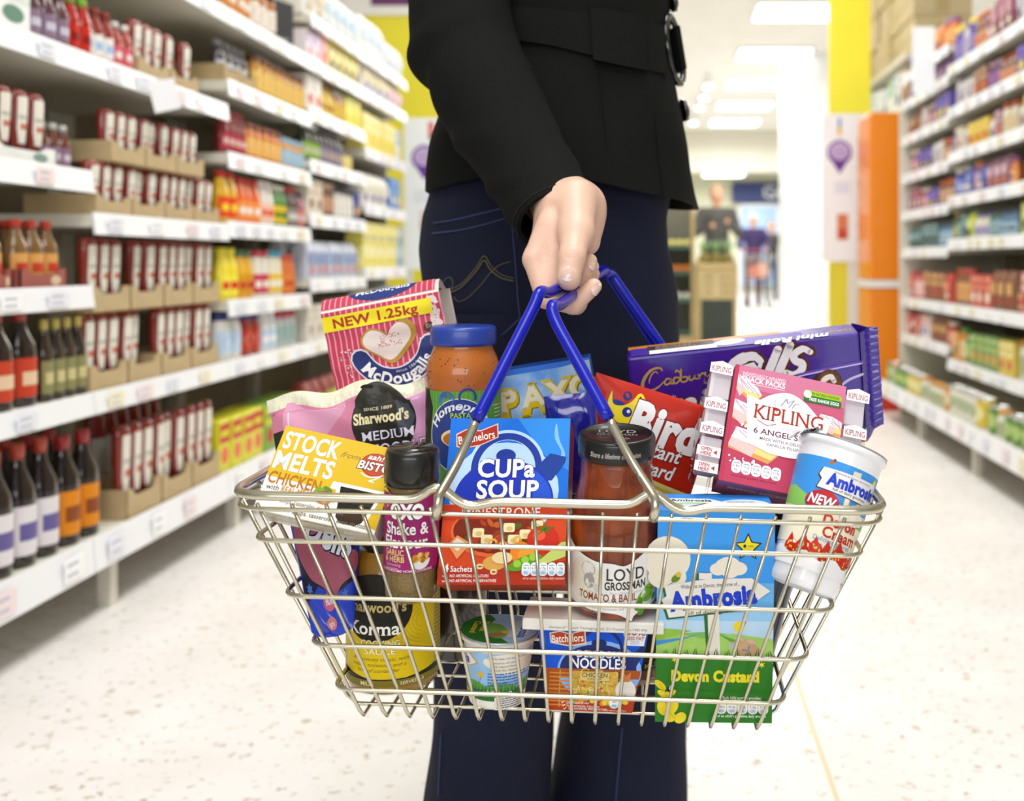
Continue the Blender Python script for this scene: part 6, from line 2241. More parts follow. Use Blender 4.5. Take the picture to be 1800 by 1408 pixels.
A.text('6 ANGEL SLICES', 3, 42.5, 4.8, '#6a3450', bold=.02, wd=58)
A.text('MADE WITH A DELICIOUS', 2, 37.5, 2.5, '#6a5a70', bold=.01, wd=44)
A.text('VANILLA FILLING', 2, 33.4, 2.5, '#6a5a70', bold=.01, wd=32)
A.rrect(13, 85, 46, 90, 2, '#a8c828')
A.rrect(13, 79, 46, 85, 2, '#2f7a34')
A.text('100% NATURAL FLAVOURS', 31, 86.4, 2.2, '#3a6a24', bold=.02, wd=26)
A.text('FREE RANGE EGGS', 31, 80.6, 2.8, '#ffffff', bold=.04, wd=26)
A.ell(16, 86, 3.6, 3.6, '#e9f0dc')
pills(A, -36, 11, 5, 8.4, 11, '#ffffff', '#f2f4f8', '#6a6a80', vals=[('140', '7%'), ('14.3g', '16%'), ('6.2g', '9%'), ('2.2g', '11%'), ('0.19g', '3%')])
A.text('of an adults guideline daily amount', -20, 2.4, 2, '#7c2038', wd=38)
pic_tex(A, -44, 14, -20, 20, ('#faf4f4', '#f3dcd8'), 9, .6, 1.3, 3)
pic_tex(A, -44, 42, -30, 48, ('#faf4f4', '#f3dcd8'), 6, .8, 1.4, 6)
A.build('front_print', T, flat(-.0006))
A = Art(.1)
A.rect(-W / 2, 0, W / 2, D, '#b86a88')
A.rect(-W / 2 + 10, 12, W / 2 - 36, 20, '#a8849c')
A.text('SNACK PACKS', -14, 13.6, 5.4, '#d8c8d4', bold=.04, wd=50)
A.build('base_print', T, lambda x, y, h: Vector((x, y - .0006, -.003 - h)))
for s in (-1, 1):
    A = Art(.1)
    for y in (91, 58, 36):
        cx = s * 60.5
        A.poly([(cx - 10, y - 2), (cx + 10, y - 2), (cx + 10, y + 7), (cx, y + 10), (cx - 10, y + 7)], '#f6f0f4')
        A.text('KIPLING', cx, y, 5, '#a8384a', serif=.04, wd=17)
    for y in (3.0, 16.5):
        A.rect(s * 60.5 - 10, y - 1.5, s * 60.5 + 10, y + 7, '#f3eaf0')
        A.text('OPEN', s * 60.5 - 2, y + 3, 3, '#b0402c', bold=.03, wd=9)
        A.text('HERE', s * 60.5 - 2, y - .8, 3, '#b0402c', bold=.03, wd=9)
        A.poly([(s * 60.5 + 4, y + 2.6), (s * 60.5 + 7, y + 4.6), (s * 60.5 + 7, y + .6)], '#b0402c')
    A.build('tray_print', T, flat(.0008))

# ---------- things glimpsed under the others
T = thing('sauce_jar', 'squat brown sauce jar glimpsed between noodle tub and custard carton', 'jar', Matrix.Translation((-.0225, .837, .4435)))
prof = [(.026, 0), (.0325, .003), (.033, .008), (.033, .052), (.029, .058)]
MB().lathe(prof, mat('#9a6420', .2, coat=.5, h2='#7c4c14', vscale=50), 40).build('jar', T)
MB().lathe([(.030, .057), (.031, .059), (.031, .070), (.029, .072)], mat('#4a3c14', .4), 36).build('lid', T)
A = Art(.1)
A.rect(-48, 22, 48, 50, '#5c4c14')
A.rect(-48, 15, 48, 22, '#4a3c10')
A.text('MILD', 22, 16.5, 4, '#c8bc98', bold=.03, wd=14)
A.build('label', T, curved(lambda z: .0332), edge=2.2)
T = thing('noodle_packet', 'flat orange noodle packet lying above the white tub lid', 'packet', Matrix.Translation((-.083, .852, .521)))
MB().rbox(-.026, .026, -.035, .035, 0, .011, mat('#b5602a', .4, coat=.3), .003, 2).build('packet', T)
A = Art(.1)
for k in range(17):
    A.rect(-24 + 3 * k, 2.5, -22.4 + 3 * k, 8.5, '#d08a40')
A.rrect(8, 3, 24, 8.5, 2, '#e9e2d0')
A.text('C', 14, 3.8, 4, '#3a3020', bold=.02)
A.build('print', T, flat(-.035))
T = thing('sauce_jar', 'dark sauce jar in the basket shade under the pasta bake jar', 'jar', Matrix.Translation((-.180, .874, .4485)))
MB().lathe([(.026, 0), (.030, .004), (.030, .095), (.026, .112)], mat('#2a1c10', .2, coat=.5), 36).build('jar', T)
MB().lathe([(.0265, .110), (.027, .112), (.027, .128), (.025, .130)], mat('#17130e', .3), 36).build('lid', T)
T = thing('cereal_carton', 'dark brown carton at the basket bottom under the flour bag', 'box', Matrix.Translation((-.242, .925, .4525)))
MB().rbox(-.028, .030, -.035, .045, 0, .112, mat('#3a2a1c', .4), .001, 1).build('carton', T)
T = thing('biscuit_packet', 'dark navy packet behind the custard carton at the basket end', 'packet', Matrix.Translation((.063, .852, .4425)))


def navy(u, v):
    a = 2 * PI * u
    x, y = math.cos(a), math.sin(a)
    k = 1 - .6 * max(0, v - .9) / .1
    return Vector(((.036 + .022 * v) * math.copysign(abs(x) ** .5, x) + .020 * v, .034 * k * math.copysign(abs(y) ** .5, y), .150 * v))


MB().grid(navy, 32, 14, mat('#181a30', .2, coat=.5, bump=.2, bscale=40), closed_u=True).build('wrapper', T)

# ================================================================== people
m_skin = mat('#e8bfa8', .45, vary=.08, vscale=30, sss=.12, bump=.10, bscale=420)
m_coat = mat('#10110f', .85, bump=.25, bscale=1400, spec=.15)
m_denim = mat('#171c34', .8, vary=.35, vscale=7, bump=.3, bscale=1500, spec=.25)


class Loft:
    """stack of superellipse rings laid out level by level: (z, x0, x1, y centre, half depth)"""

    def __init__(self, rows, ex=2.3):
        self.rows = sorted(rows)
        self.z = [r[0] for r in self.rows]
        self.ex = ex

    def par(self, z):
        r = [float(np.interp(z, self.z, [q[i] for q in self.rows])) for i in (1, 2, 3, 4)]
        return (r[0] + r[1]) / 2, (r[1] - r[0]) / 2, r[2], r[3]

    def pt(self, a, z, off=0.0):
        cx, hw, cy, hd = self.par(z)
        c, s = math.cos(a), math.sin(a)
        e = 2 / self.ex
        return Vector((cx + (hw + off) * math.copysign(abs(c) ** e, c), cy + (hd + off) * math.copysign(abs(s) ** e, s), z))

    def front(self, px, py, off=.0):
        """point of the near surface seen at a photo position"""
        d = 1.1
        for _ in range(25):
            p = at(px, py, d)
            cx, hw, cy, hd = self.par(p.z)
            u = min(.999, abs((p.x - cx) / (hw + off)))
            d = .5 * d + .5 * (cy - (hd + off) * (1 - u ** self.ex) ** (1 / self.ex))
        return at(px, py, d)

    def mesh(self, mb, m, z0, z1, nz=60, na=72, zfn=None, off=0.0, fold=None):
        def g(u, v):
            a = 2 * PI * u
            zz = z0 + (z1 - z0) * v
            if zfn:
                zz = zfn(a, v, z0, z1)
            o = off + (fold(a, zz) if fold else 0)
            return self.pt(a, zz, o)
        return mb.grid(g, na, nz, m, closed_u=True)


def pxrow(y, xl, xr, d, hd):
    a, b = at(xl, y, d), at(xr, y, d)
    return (a.z, a.x, b.x, d, hd)


# ---- the woman with the basket
DW = 1.23
coatL = Loft([pxrow(-520, 930, 1080, DW, .10), pxrow(-440, 850, 1120, DW, .195), pxrow(-330, 800, 1160, DW, .185), pxrow(-180, 800, 1190, DW, .165), pxrow(0, 800, 1176, DW, .150), pxrow(70, 806, 1175, DW, .146), pxrow(130, 806, 1184, DW, .150), pxrow(215, 784, 1199, DW, .163), pxrow(262, 768, 1207, DW, .170), pxrow(300, 762, 1212, DW, .174), pxrow(345, 760, 1221, DW, .178), pxrow(372, 760, 1229, DW, .180)], 2.5)
zh = at(0, 344, DW).z


def hem(a, v, z0, z1):
    # lower at the front corner, lifted over the hip
    c, s = math.cos(a), math.sin(a)
    px_ = c
    low = zh - .016 * max(0, px_) ** 1.5 + .014 * max(0, 1 - abs(px_ + .15) * 1.6)
    return low + (z1 - low) * v


woman = thing('woman', 'woman in black belted coat and dark jeans carrying the basket, face out of frame', 'person', Matrix.Translation((-.11, DW, 0)))
WI = woman.matrix_world.inverted()


def wmesh(name, mb, label=None, parent=None):
    mb.v = [tuple(WI @ Vector(v)) for v in mb.v]
    o = mb.build(name, parent or woman, label)
    return o


mb = MB()
fold = lambda a, z: .0016 * math.sin(5 * a + 30 * z) + .0012 * math.sin(9 * a - 22 * z)
coatL.mesh(mb, m_coat, zh, at(0, -520, DW).z, 70, 96, hem, 0, fold)
coatL.mesh(mb, m_coat, zh, at(0, 100, DW).z, 20, 96, hem, -.006)
# hem rim closing outer cloth and lining
n1 = 96
ro = [coatL.pt(2 * PI * i / n1, hem(2 * PI * i / n1, 0, zh, zh + 1), fold(2 * PI * i / n1, zh)) for i in range(n1)]
ri = [coatL.pt(2 * PI * i / n1, hem(2 * PI * i / n1, 0, zh, zh + 1), -.006) for i in range(n1)]
mb.add(ro + ri, [(i, n1 + i, n1 + (i + 1) % n1, (i + 1) % n1) for i in range(n1)], m_coat, True)
coat = wmesh('coat', mb)


def strip(top, bot, off, m, n=10, L=coatL):
    """cloth band on the near side of the coat between two photo lines"""
    mb = MB()
    t, b = spl(top, n), spl(bot, n)
    k = min(len(t), len(b))
    vs, fs = [], []
    for i in range(k):
        for q, o in ((0, 0), (.0, off), (1., off), (1., 0)):
            x = t[i][0] + (b[i][0] - t[i][0]) * q
            y = t[i][1] + (b[i][1] - t[i][1]) * q
            vs.append(L.front(x, y, o))
    for i in range(k - 1):
        for q in range(3):
            fs.append((4 * i + q, 4 * i + 4 + q, 4 * i + 5 + q, 4 * i + 1 + q))
    fs += [(0, 1, 2, 3), (4 * k - 1, 4 * k - 2, 4 * k - 3, 4 * k - 4)]
    mb.add(vs, fs, m, False)
    return mb


m_belt = mat('#0e0f0d', .8, bump=.2, bscale=1400, spec=.15)
wmesh('belt', strip([(826, 8), (890, 10), (960, 14), (1030, 22), (1100, 32), (1168, 46)], [(826, 66), (900, 70), (970, 80), (1040, 97), (1110, 115), (1172, 131)], .004, m_belt), parent=None)
wmesh('belt_loop', strip([(1037, 12), (1070, 16), (1132, 28)], [(1043, 104), (1080, 112), (1139, 124)], .0075, m_belt))
for ln in ([(1053, 108), (1060, 180), (1066, 260), (1072, 330)], [(1143, 128), (1152, 200), (1160, 280), (1168, 352)], [(900, 82), (893, 30), (890, -40)], [(1050, 10), (1042, -60), (1036, -140)]):
    mb = MB()
    mb.tube([coatL.front(x, y, .0004) for x, y in spl(ln, 8)], .0011, m_coat, 6)
    wmesh('seam', mb)
mb = MB()
m_gl = mat('#0c0c0e', .12, coat=.8)
c = at(1180, 88, DW - .03)
ring = [c + Vector((.010 * math.cos(a) - .005 * math.sin(a) + .004, .026 * math.cos(a), .041 * math.sin(a) - .004 * math.cos(a))) for a in [2 * PI * k / 40 for k in range(40)]]
mb.tube(ring, .0042, m_gl, 10, True)
mb2 = MB()
mb2.rbox(-.0035, .0035, -.020, .020, -.028, .028, m_belt, .003, 3, Matrix.Translation(at(1186, 90, DW - .03)) @ Matrix.Rotation(math.radians(-9), 4, 'Y') @ Matrix.Rotation(math.radians(25), 4, 'Z'))
wmesh('buckle', mb)
wmesh('belt_tail', mb2)
mb = MB()
for px, py, r in ((1203, 194, .014), (1184, 4, .012)):
    c = at(px, py, DW - .025)
    M = Matrix.Translation(c) @ Matrix.Rotation(math.radians(78), 4, 'Y') @ Matrix.Rotation(math.radians(-12), 4, 'X')
    b_ = MB().lathe([(r * .55, -.004), (r, -.003), (r, .002), (r * .8, .0035), (r * .5, .002)], m_gl, 28, M)
    b_.tube([c + Vector((-.012, 0, 0)), c], .003, m_coat, 6)
    wmesh('button', b_)

# sleeve: swept along the arm, cut at the cuff
ST = [  # px, py, d, half width px, ring normal
    (838, -400, 1.15, 88, (-.05, -.1, -1)),
    (806, -200, 1.11, 92, (-.05, -.05, -1)),
    (803, -60, 1.075, 90, (0, -.02, -1)),
    (808, 20, 1.055, 90, (.05, -.08, -1)),
    (822, 90, 1.04, 93, (.2, -.18, -1)),
    (853, 165, 1.015, 92, (.4, -.28, -1)),
    (892, 235, .99, 86, (.5, -.35, -1)),
    (931, 300, .962, 80, (.5, -.40, -1)),
    (962, 350, .94, 78, (.45, -.5, -.8)),
    (985, 384, .922, 79, (.38, -.66, -.66))]


def sleeve_ring(t):
    k = t * (len(ST) - 1)
    i = min(int(k), len(ST) - 2)
    f = k - i
    P = [np.array(ST[max(0, min(len(ST) - 1, j))][:4], float) for j in (i - 1, i, i + 1, i + 2)]
    v = 0.5 * (2 * P[1] + (P[2] - P[0]) * f + (2 * P[0] - 5 * P[1] + 4 * P[2] - P[3]) * f * f + (3 * P[1] - P[0] - 3 * P[2] + P[3]) * f ** 3)
    n = Vector(ST[i][4]).lerp(Vector(ST[i + 1][4]), f).normalized()
    return at(v[0], v[1], v[2]), v[3] * v[2] / FPX, n


def sleeve_pt(a, t, off=0.0):
    c, r, n = sleeve_ring(t)
    vx = Vector((1, .0, 0))
    u = (vx - n * vx.dot(n)).normalized()
    w_ = n.cross(u)
    # cloth folds at the elbow and towards the cuff
    fo = 0
    for t0, a0, wd, am, sl in ((.47, 3.6, .030, .0055, .10), (.54, 3.9, .028, -.005, .12), (.60, 4.2, .030, .006, -.12), (.67, 4.4, .026, -.0045, .10), (.73, 4.3, .03, .005, -.14), (.81, 4.6, .03, -.004, .10), (.86, 4.6, .035, .0035, -.08), (.40, 4.6, .03, -.004, .14), (.33, 4.9, .04, .004, -.16)):
        da = (a - a0 + PI) % (2 * PI) - PI
        fo += 1.5 * am * math.exp(-((t - t0 - sl * da * .35) / wd) ** 2) * math.exp(-(da / 1.5) ** 2)
    rr = r + off + fo
    return c + u * (rr * math.cos(a)) + w_ * (rr * .86 * math.sin(a))


mb = MB()
mb.grid(lambda u, v: sleeve_pt(2 * PI * u, v), 72, 130, m_coat, closed_u=True)
mb.grid(lambda u, v: sleeve_pt(-2 * PI * u, .86 + .14 * v, -.004), 72, 16, m_coat, closed_u=True)
A0, A1 = [sleeve_pt(2 * PI * k / 72, 1) for k in range(72)], [sleeve_pt(2 * PI * k / 72, 1, -.004) for k in range(72)]
mb.add(A0 + A1, [(k, (k + 1) % 72, 72 + (k + 1) % 72, 72 + k) for k in range(72)], m_coat, True)
wmesh('sleeve', mb)
mb = MB()
mb.tube([sleeve_pt(2 * PI * k / 72, .957, .0004) for k in range(72)], .0007, mat('#0d0e0c', .8), 5, True)
wmesh('cuff_stitching', mb)
# the other sleeve, hanging on her far side
mb = MB()
mb.tube([Vector((-.13, DW + .16, 1.40)), Vector((-.12, DW + .225, 1.25)), Vector((-.11, DW + .235, 1.08)), Vector((-.07, DW + .225, .86))], [.062, .058, .052, .045], m_coat, 28)
wmesh('sleeve', mb)

# jeans
hips = Loft([pxrow(250, 800, 1170, DW, .13), pxrow(330, 770, 1182, DW, .150), pxrow(385, 756, 1174, DW, .158), pxrow(440, 752, 1176, DW, .160), pxrow(520, 760, 1192, DW, .158), pxrow(600, 766, 1197, DW, .15), pxrow(680, 768, 1196, DW, .14)], 2.6)
d1, d2 = 1.165, 1.265
leg1 = Loft([pxrow(540, 764, 1010, d1, .09), pxrow(640, 768, 992, d1, .088), pxrow(800, 776, 985, d1, .082), pxrow(1000, 772, 978, d1, .078), pxrow(1250, 766, 971, d1, .078), pxrow(1340, 755, 969, d1, .082), pxrow(1408, 746, 966, d1, .086), pxrow(1560, 736, 966, d1, .092), pxrow(1600, 736, 966, d1, .092)], 2.2)
leg2 = Loft([pxrow(540, 950, 1194, d2, .09), pxrow(640, 965, 1197, d2, .088), pxrow(800, 985, 1196, d2, .082), pxrow(1000, 992, 1197, d2, .078), pxrow(1250, 985, 1207, d2, .080), pxrow(1340, 972, 1207, d2, .084), pxrow(1408, 958, 1206, d2, .088), pxrow(1510, 952, 1208, d2, .092)], 2.2)
mb = MB()
fj = lambda a, z: .0022 * math.sin(3 * a + 16 * z) * math.sin(21 * z + 2 * a)
hips.mesh(mb, m_denim, at(0, 670, DW).z, at(0, 255, DW).z, 40, 72, fold=fj)
leg1.mesh(mb, m_denim, .025, at(0, 545, d1).z, 70, 56, fold=fj)
leg2.mesh(mb, m_denim, .025, at(0, 545, d2).z, 70, 56, fold=fj)
wmesh('jeans', mb)
m_th = mat('#6c6346', .7)
mb = MB()
m_seam = mat('#34406a', .8)
for ln, m_, r in (([(762, 392), (800, 386), (850, 374), (890, 364), (905, 360)], m_seam, .0009), ([(760, 410), (810, 404), (860, 392), (905, 378)], m_seam, .0009), ([(898, 380), (904, 440), (910, 520), (914, 560)], m_seam, .0008), ([(914, 560), (880, 590), (858, 596)], m_seam, .0008),
                  ([(786, 516), (810, 505), (836, 478), (851, 458), (862, 474), (880, 488), (903, 494)], m_th, .0007), ([(786, 511), (812, 498), (836, 471), (851, 450), (864, 468), (882, 483), (903, 489)], m_th, .0005), ([(798, 522), (806, 530), (824, 522), (846, 500), (860, 482), (878, 466), (897, 460)], m_th, .0004), ([(772, 506), (784, 490), (792, 488), (796, 500), (786, 516)], m_th, .0004)):
    mb.tube([hips.front(x, y, .0022) for x, y in spl(ln, 8)], r, m_, 6)
wmesh('pocket_stitching', mb, 'tan double-arc stitching on the back pocket')
for lf, ln in ((leg2, [(1094, 1280), (1088, 1340), (1083, 1400), (1080, 1440)]), (leg1, [(775, 1290), (772, 1350), (770, 1400)])):
    mb = MB()
    mb.tube([lf.front(x, y, .0016) for x, y in spl(ln, 6)], .0009, m_seam, 6)
    wmesh('leg_seam', mb)
for lf, dd in ((leg1, d1), (leg2, d2)):
    cx = lf.par(.03)[0]
    mb = MB()

    def sh(u, v, cx=cx, dd=dd):
        a = 2 * PI * u
        k = (1 - v) ** .5
        L = .125 if math.cos(a) > 0 else .10
        return Vector((cx + .02 + L * math.cos(a) * (.75 + .25 * k), dd + .045 * math.sin(a) * (.6 + .4 * k), .002 + .075 * v * (1 - .45 * max(0, math.cos(a)))))
    mb.grid(sh, 32, 10, mat('#15140f', .35, coat=.3), closed_u=True)
    mb.box(cx - .07, cx + .13, dd - .035, dd + .035, 0, .004, mat('#0c0c0a', .6))
    wmesh('shoe', mb)

# one continuous skin: hand, wrist, forearm
TH = [at(1012, 352, .905), at(1013, 410, .872), at(1006, 452, .846), at(1000, 490, .838)]
IX = [at(966, 398, .895), at(938, 456, .876), at(962, 528, .862), at(1012, 536, .853), at(1043, 506, .858)]
fingers = []
for k, (off, sc_, dx, dy) in enumerate(((0, 1, 0, 0), (.019, 1.0, 2, -6), (.037, .96, 6, 4), (.053, .86, 12, 14))):
    pts = []
    for q, (px, py, d) in enumerate(((968, 392, .893), (939, 456, .877), (960, 524, .864), (1008, 536, .856), (1044, 503, .858))):
        # farther fingers wrap a little higher and further round
        X = px + dx + (0 if q < 4 else (0, -10, -8, -6)[k])
        Y = py + dy + (0 if q < 4 else (0, -40, -38, -30)[k]) + (0 if q < 3 else (0, 2, 0, -4)[k])
        dd = d + off
        cxp, cyp = 1000, 470
        pts.append(at(cxp + (X - cxp) * sc_ * (.872 / .872), cyp + (Y - cyp) * sc_, dd))
    fingers.append(pts)
FR = (.0112, .0104, .0094, .0084, .0072)


def hand(P):
    v = lambda q: (q.x, q.y, q.z)
    w0, w1, w2 = at(925, 272, .985), at(976, 338, .945), at(1001, 374, .922)
    D = cap_d(P, v(w0), v(w1), .025, .026, ((0, 1, .3), .9))
    D = smin(D, cap_d(P, v(w1), v(w2), .026, .031), .014)
    # palm: back of the hand on the left, heel and thenar near the camera
    D = smin(D, cap_d(P, v(at(990, 372, .915)), v(at(964, 428, .905)), .026, .0155), .014)
    D = smin(D, cap_d(P, v(at(990, 372, .945)), v(at(966, 420, .955)), .026, .016), .014)
    D = smin(D, cap_d(P, v(at(1022, 362, .925)), v(at(1030, 425, .915)), .022, .0135), .014)
    D = smin(D, cap_d(P, v(at(1026, 380, .945)), v(at(1028, 425, .95)), .02, .014), .014)
    # side of the index finger and the web under the thumb
    D = smin(D, cap_d(P, v(at(975, 405, .893)), v(at(968, 500, .873)), .017, .0125), .006)
    D = smin(D, cap_d(P, v(at(990, 400, .905)), v(at(985, 480, .895)), .017, .014), .006)
    # thumb
    t = cap_d(P, v(TH[0]), v(TH[1]), .0210, .0152)
    t = smin(t, cap_d(P, v(TH[1]), v(TH[2]), .0150, .0112), .008)
    t = smin(t, cap_d(P, v(TH[2]), v(TH[3]), .0110, .0104), .005)
    D = smin(D, t, .006)
    F_ = None
    for k, f in enumerate(fingers):
        s = (1, 1.02, .96, .86)[k]
        d = None
        for i in range(4):
            c_ = cap_d(P, v(f[i]), v(f[i + 1]), (.0125 if i == 0 else FR[i]) * s, FR[i + 1] * s)
            d = c_ if d is None else smin(d, c_, .003)
        F_ = d if F_ is None else smin(F_, d, .0012)
    D = smin(D, F_, .0045)
    # creases over the thumb joint and in the web
    q = TH[2] + Vector((0, -.011, .003))
    for dz in (-.004, -.001, .002, .0055):
        e = np.sqrt(((P[..., 0] - q.x) / .0075) ** 2 + ((P[..., 2] - q.z - dz - 6 * (P[..., 0] - q.x) ** 2 * 8) / .0011) ** 2 + ((P[..., 1] - q.y) / .012) ** 2)
        D = D + .0009 * np.exp(-e ** 2)
    return D


V, Fq = surface_net(hand, tuple(at(900, 580, .84) - Vector((0, .03, 0))), (.0 - .03, 1.04, at(0, 250, .95).z), .0013)
V = relax(V, Fq, 3, .5)
bodymb = MB()
bodymb.add(V.tolist(), Fq.tolist(), m_skin, True)
# the rest of her under the clothes, neck and head above the frame


def body(P):
    D = None
    for a_, b_ in zip(ST[:-2], ST[1:-1]):
        c_ = cap_d(P, tuple(at(*a_[:3])), tuple(at(*b_[:3])), .028, .026)
        D = c_ if D is None else smin(D, c_, .01)
    D = smin(D, cap_d(P, tuple(at(*ST[0][:3])), (-.15, 1.16, 1.36), .03, .04), .02)
    D = smin(D, cap_d(P, (-.11, DW, .95), (-.11, DW, 1.05), .11, .105), .05)
    D = smin(D, cap_d(P, (-.11, DW - .06, 1.33), (-.11, DW + .06, 1.33), .075, .075), .08)
    D = smin(D, cap_d(P, (-.11, DW, 1.05), (-.11, DW, 1.36), .10, .085), .05)
    D = smin(D, cap_d(P, (-.11, DW - .15, 1.36), (-.11, DW + .15, 1.36), .05, .05), .06)
    D = smin(D, cap_d(P, (-.12, DW + .17, 1.36), (-.11, DW + .235, 1.1), .045, .038), .04)
    D = smin(D, cap_d(P, (-.11, DW + .235, 1.1), (-.06, DW + .225, .80), .036, .024), .03)
    D = smin(D, cap_d(P, (-.06, DW + .225, .80), (-.045, DW + .22, .72), .026, .012), .02)
    D = smin(D, cap_d(P, (-.12, DW, 1.36), (-.095, DW, 1.50), .052, .050), .03)
    hd = ell_d(P, (-.085, DW, 1.61), (.095, .075, .118))
    hd = smin(hd, ell_d(P, (-.035, DW, 1.555), (.048, .05, .055)), .03)
    hd = smin(hd, cap_d(P, (.004, DW, 1.615), (.022, DW, 1.585), .008, .013), .012)
    for s in (-1, 1):
        hd = smin(hd, ell_d(P, (-.09, DW + s * .075, 1.60), (.018, .01, .032)), .006)
        hd = np.maximum(hd, -ell_d(P, (.014, DW + s * .032, 1.618), (.012, .017, .011)) * 1.0)
        hd = smin(hd, ell_d(P, (-.004, DW + s * .030, 1.618), (.013, .013, .012)), .003)
    hd = smin(hd, ell_d(P, (.006, DW, 1.553), (.010, .024, .006)), .005)
    return smin(D, hd, .02)


V, Fq = surface_net(body, (-.30, .93, .68), (.10, 1.56, 1.76), .0085)
bodymb.add(relax(V, Fq, 1).tolist(), Fq.tolist(), m_skin, True)
wmesh('body', bodymb)


def hair(P):
    h = ell_d(P, (-.10, DW, 1.635), (.105, .088, .112))
    h = smin(h, cap_d(P, (-.15, DW - .03, 1.60), (-.16, DW - .03, 1.40), .06, .035), .03)
    h = smin(h, cap_d(P, (-.15, DW + .03, 1.60), (-.16, DW + .03, 1.40), .06, .035), .03)
    return np.maximum(h, -ell_d(P, (.03, DW, 1.57), (.085, .10, .105)))


V, Fq = surface_net(hair, (-.26, DW - .12, 1.33), (.06, DW + .12, 1.78), .008)
mb = MB()
mb.add(relax(V, Fq, 2).tolist(), Fq.tolist(), mat('#3a2618', .5, bump=.5, bscale=90, stretch=(8, 8, 1)), True)
wmesh('hair', mb)


def nail(c, nrm, up, w_, h, name='thumbnail'):
    nrm, up = nrm.normalized(), up.normalized()
    r = nrm.cross(up).normalized()
    up = r.cross(nrm)
    mb = MB()

    def g(u, v):
        a, b = (u - .5) * 2, (v - .5) * 2
        k = math.sqrt(max(0, 1 - .5 * abs(b) ** 4))
        return c + r * (a * w_ / 2 * k) + up * (b * h / 2 * math.sqrt(max(.0, 1 - .35 * a * a))) + nrm * (.0007 - .0030 * a * a - .0008 * b * b)
    mb.grid(g, 14, 14, mat('#e8c4b4', .18, coat=.6))
    mb.grid(lambda u, v: g(u, .0 + .16 * v) + nrm * .00015, 14, 4, mat('#f4ece4', .2, coat=.5))
    return wmesh('fingernail', mb)


def onskin(f, p, dirn, r=.03):
    """slide along dirn to the skin"""
    d = dirn.normalized()
    q = p + d * r
    for _ in range(40):
        s = float(f(np.array([[q.x, q.y, q.z]], np.float32))[0])
        q = q - d * s * .8
    return q


tn = Vector((.0, -1, .18))
nail(onskin(hand, TH[3] + Vector((0, 0, .003)), tn) + tn.normalized() * .0002, tn, (TH[2] - TH[3]), .0135, .0135)
f0 = fingers[0]
nd = Vector((.75, -.62, -.18))
nail(onskin(hand, f0[4].lerp(f0[3], .12), nd), nd, (f0[3] - f0[4]), .0105, .0125)
f1 = fingers[1]
nd = Vector((.72, -.66, .12))
nail(onskin(hand, f1[4].lerp(f1[3], .1), nd), nd, (f1[3] - f1[4]), .0105, .0125)


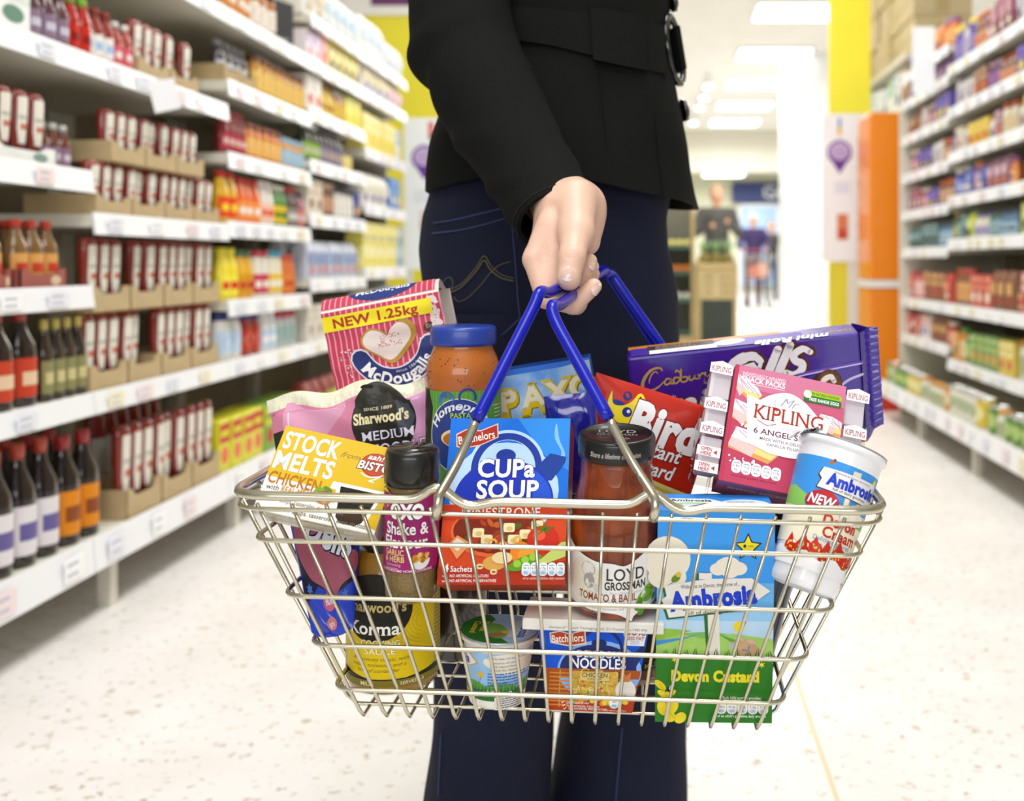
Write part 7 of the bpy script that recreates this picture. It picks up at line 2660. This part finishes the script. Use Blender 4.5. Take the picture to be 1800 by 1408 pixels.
# ---- shoppers far down the aisle
def shopper(name, label, x, y, ht, cols, pose, yaw=0):
    t = thing(name, label, 'person', Matrix.Translation((x, y, 0)) @ Matrix.Rotation(yaw, 4, 'Z'))
    s = ht / 1.72
    top, legs_, hair_, skin_ = cols
    hl, hr = pose
    sh = [(-.19, 0, 1.40), (.19, 0, 1.40)]
    el = [(-.27, -.05, 1.14), (.27, -.05, 1.14)]
    core = [((0, 0, 1.02), (0, 0, 1.32), .13, .15), ((-.13, 0, 1.39), (.13, 0, 1.39), .07, .07)]

    def arms(P, o):
        D = None
        for i, hnd in enumerate((hl, hr)):
            d = smin(cap_d(P, sh[i], el[i], .055 + o, .047 + o), cap_d(P, el[i], hnd, .044 + o, .034 + o), .03)
            D = d if D is None else np.minimum(D, d)
        return D

    def torso(P, o):
        D = cap_d(P, (0, 0, .98), (0, 0, 1.30), .14 + o, .15 + o, ((0, 1, 0), .75))
        D = smin(D, cap_d(P, (-.13, 0, 1.39), (.13, 0, 1.39), .06 + o, .06 + o), .06)
        return smin(D, arms(P, o), .04)

    def legs(P, o):
        D = cap_d(P, (0, 0, .86), (0, 0, 1.0), .14 + o, .13 + o, ((0, 1, 0), .8))
        for sx in (-1, 1):
            D = smin(D, smin(cap_d(P, (sx * .085, 0, .86), (sx * .10, -.02, .48), .085 + o, .058 + o), cap_d(P, (sx * .10, -.02, .48), (sx * .10, .02, .08), .056 + o, .042 + o), .03), .03)
        return D

    def skin(P):
        D = smin(torso(P, -.012), legs(P, -.012), .03)
        D = smin(D, cap_d(P, (0, 0, 1.40), (0, -.01, 1.52), .052, .05), .03)
        hd = smin(ell_d(P, (0, -.01, 1.615), (.077, .095, .115)), cap_d(P, (0, -.10, 1.615), (0, -.115, 1.585), .008, .013), .012)
        for sx in (-1, 1):
            hd = smin(hd, ell_d(P, (sx * .078, 0, 1.605), (.012, .02, .032)), .006)
        D = smin(D, hd, .02)
        for hnd in (hl, hr):
            D = smin(D, ell_d(P, hnd, (.04, .05, .045)), .02)
        return D
    S = Matrix.Scale(s, 4)

    def out(nm, fn, lo, hi, h, m):
        V, Fq = surface_net(fn, lo, hi, h)
        mb = MB()
        mb.add((relax(V, Fq, 1) * s).tolist(), Fq.tolist(), m, True)
        mb.build(nm, t)
    out('body', skin, (-.42, -.5, -.02), (.42, .25, 1.78), .02, mat(skin_, .5))
    out('coat', lambda P: np.maximum(torso(P, .012), .88 - P[..., 2]), (-.44, -.5, .8), (.44, .3, 1.5), .02, mat(top, .8))
    out('trousers', lambda P: np.maximum(legs(P, .008), .06 - P[..., 2]), (-.3, -.25, .0), (.3, .25, 1.12), .02, mat(legs_, .8))
    out('hair', lambda P: np.maximum(ell_d(P, (0, .015, 1.64), (.086, .10, .108)), -ell_d(P, (0, -.09, 1.585), (.09, .09, .105))), (-.12, -.13, 1.45), (.12, .15, 1.78), .012, mat(hair_, .7))
    for sx in (-1, 1):
        mb = MB()
        mb.lathe([(.045 * s, 0), (.05 * s, .03), (.035 * s, .09)], mat('#241f1c', .5), 14, Matrix.Translation((sx * .10 * s, -.03 * s, 0)), sy=2.2)
        mb.build('shoe', t)
    return t


shopper('shopper', 'man in a dark grey coat holding his hands together behind the pineapples', .80, 12.4, 1.76, ('#4c4a46', '#33302c', '#b98a6a', '#d8a080'), ((-.07, -.30, 1.22), (.11, -.30, 1.27)))
shopper('shopper', 'white-haired woman in a purple coat pushing the trolley', 1.80, 17.6, 1.66, ('#3f3263', '#5a2430', '#f1efea', '#e0b090'), ((-.2, -.42, 1.05), (.2, -.42, 1.05)))
shopper('shopper', 'person in a dark coat walking behind the woman with the trolley', 2.42, 20.0, 1.62, ('#3c3a3c', '#2c3558', '#8c6a4c', '#d8a888'), ((-.25, -.12, .88), (.25, -.25, 1.05)))
# wire trolley
t = thing('shopping_trolley', 'pale wire shopping trolley pushed by the white-haired woman', 'trolley', Matrix.Translation((1.80, 16.75, 0)))
mt = mat('#c9ccc8', .3, metal=.8)
mb = MB()
for k in range(9):
    z = .52 + .05 * k
    e = .2 + .006 * k
    mb.tube([(-e, -.35, z), (e, -.35, z), (e, .4, z), (-e, .4, z)], .005, mt, 6, True)
for k in range(9):
    x = -.2 + .05 * k
    mb.tube([(x, .4, .52), (x, -.35, .52), (x * 1.2, -.37, .92)], .004, mt, 6)
mb.build('basket', t)
MB().tube([(-.25, .45, 1.0), (.25, .45, 1.0)], .014, mat('#b03a30', .4), 10).tube([(-.24, .40, .92), (-.25, .45, 1.0)], .01, mt, 8).tube([(.24, .40, .92), (.25, .45, 1.0)], .01, mt, 8).build('handle', t)
mb = MB()
for sx in (-1, 1):
    mb.tube([(sx * .22, .4, .9), (sx * .2, .38, .3), (sx * .2, -.3, .16)], .012, mt, 8)
    mb.tube([(sx * .2, -.3, .16), (sx * .18, -.3, .52)], .01, mt, 8)
    mb.tube([(sx * .2, .38, .3), (sx * .2, .40, .12)], .01, mt, 8)
mb.build('frame', t)
for sx in (-1, 1):
    for yy in (-.3, .40):
        MB().lathe([(.02, -.014), (.06, -.012), (.06, .012), (.02, .014)], mat('#3a3a3a', .5), 18, Matrix.Translation((sx * .2, yy, .0605)) @ Matrix.Rotation(PI / 2, 4, 'Y')).build('wheel', t)
for i, (x, c, nm) in enumerate(((-.09, '#d86a58', 'coral'), (.06, '#e8a890', 'pink'))):
    o = MB().rbox(x - .065, x + .065, -.2, .2, 0, .2 + .05 * i, mat(c, .5), .01).build('grocery_box')
    o.location = (1.80, 16.75, .527)
    tag(o, '%s grocery box lying in the far wire trolley' % nm, 'box')
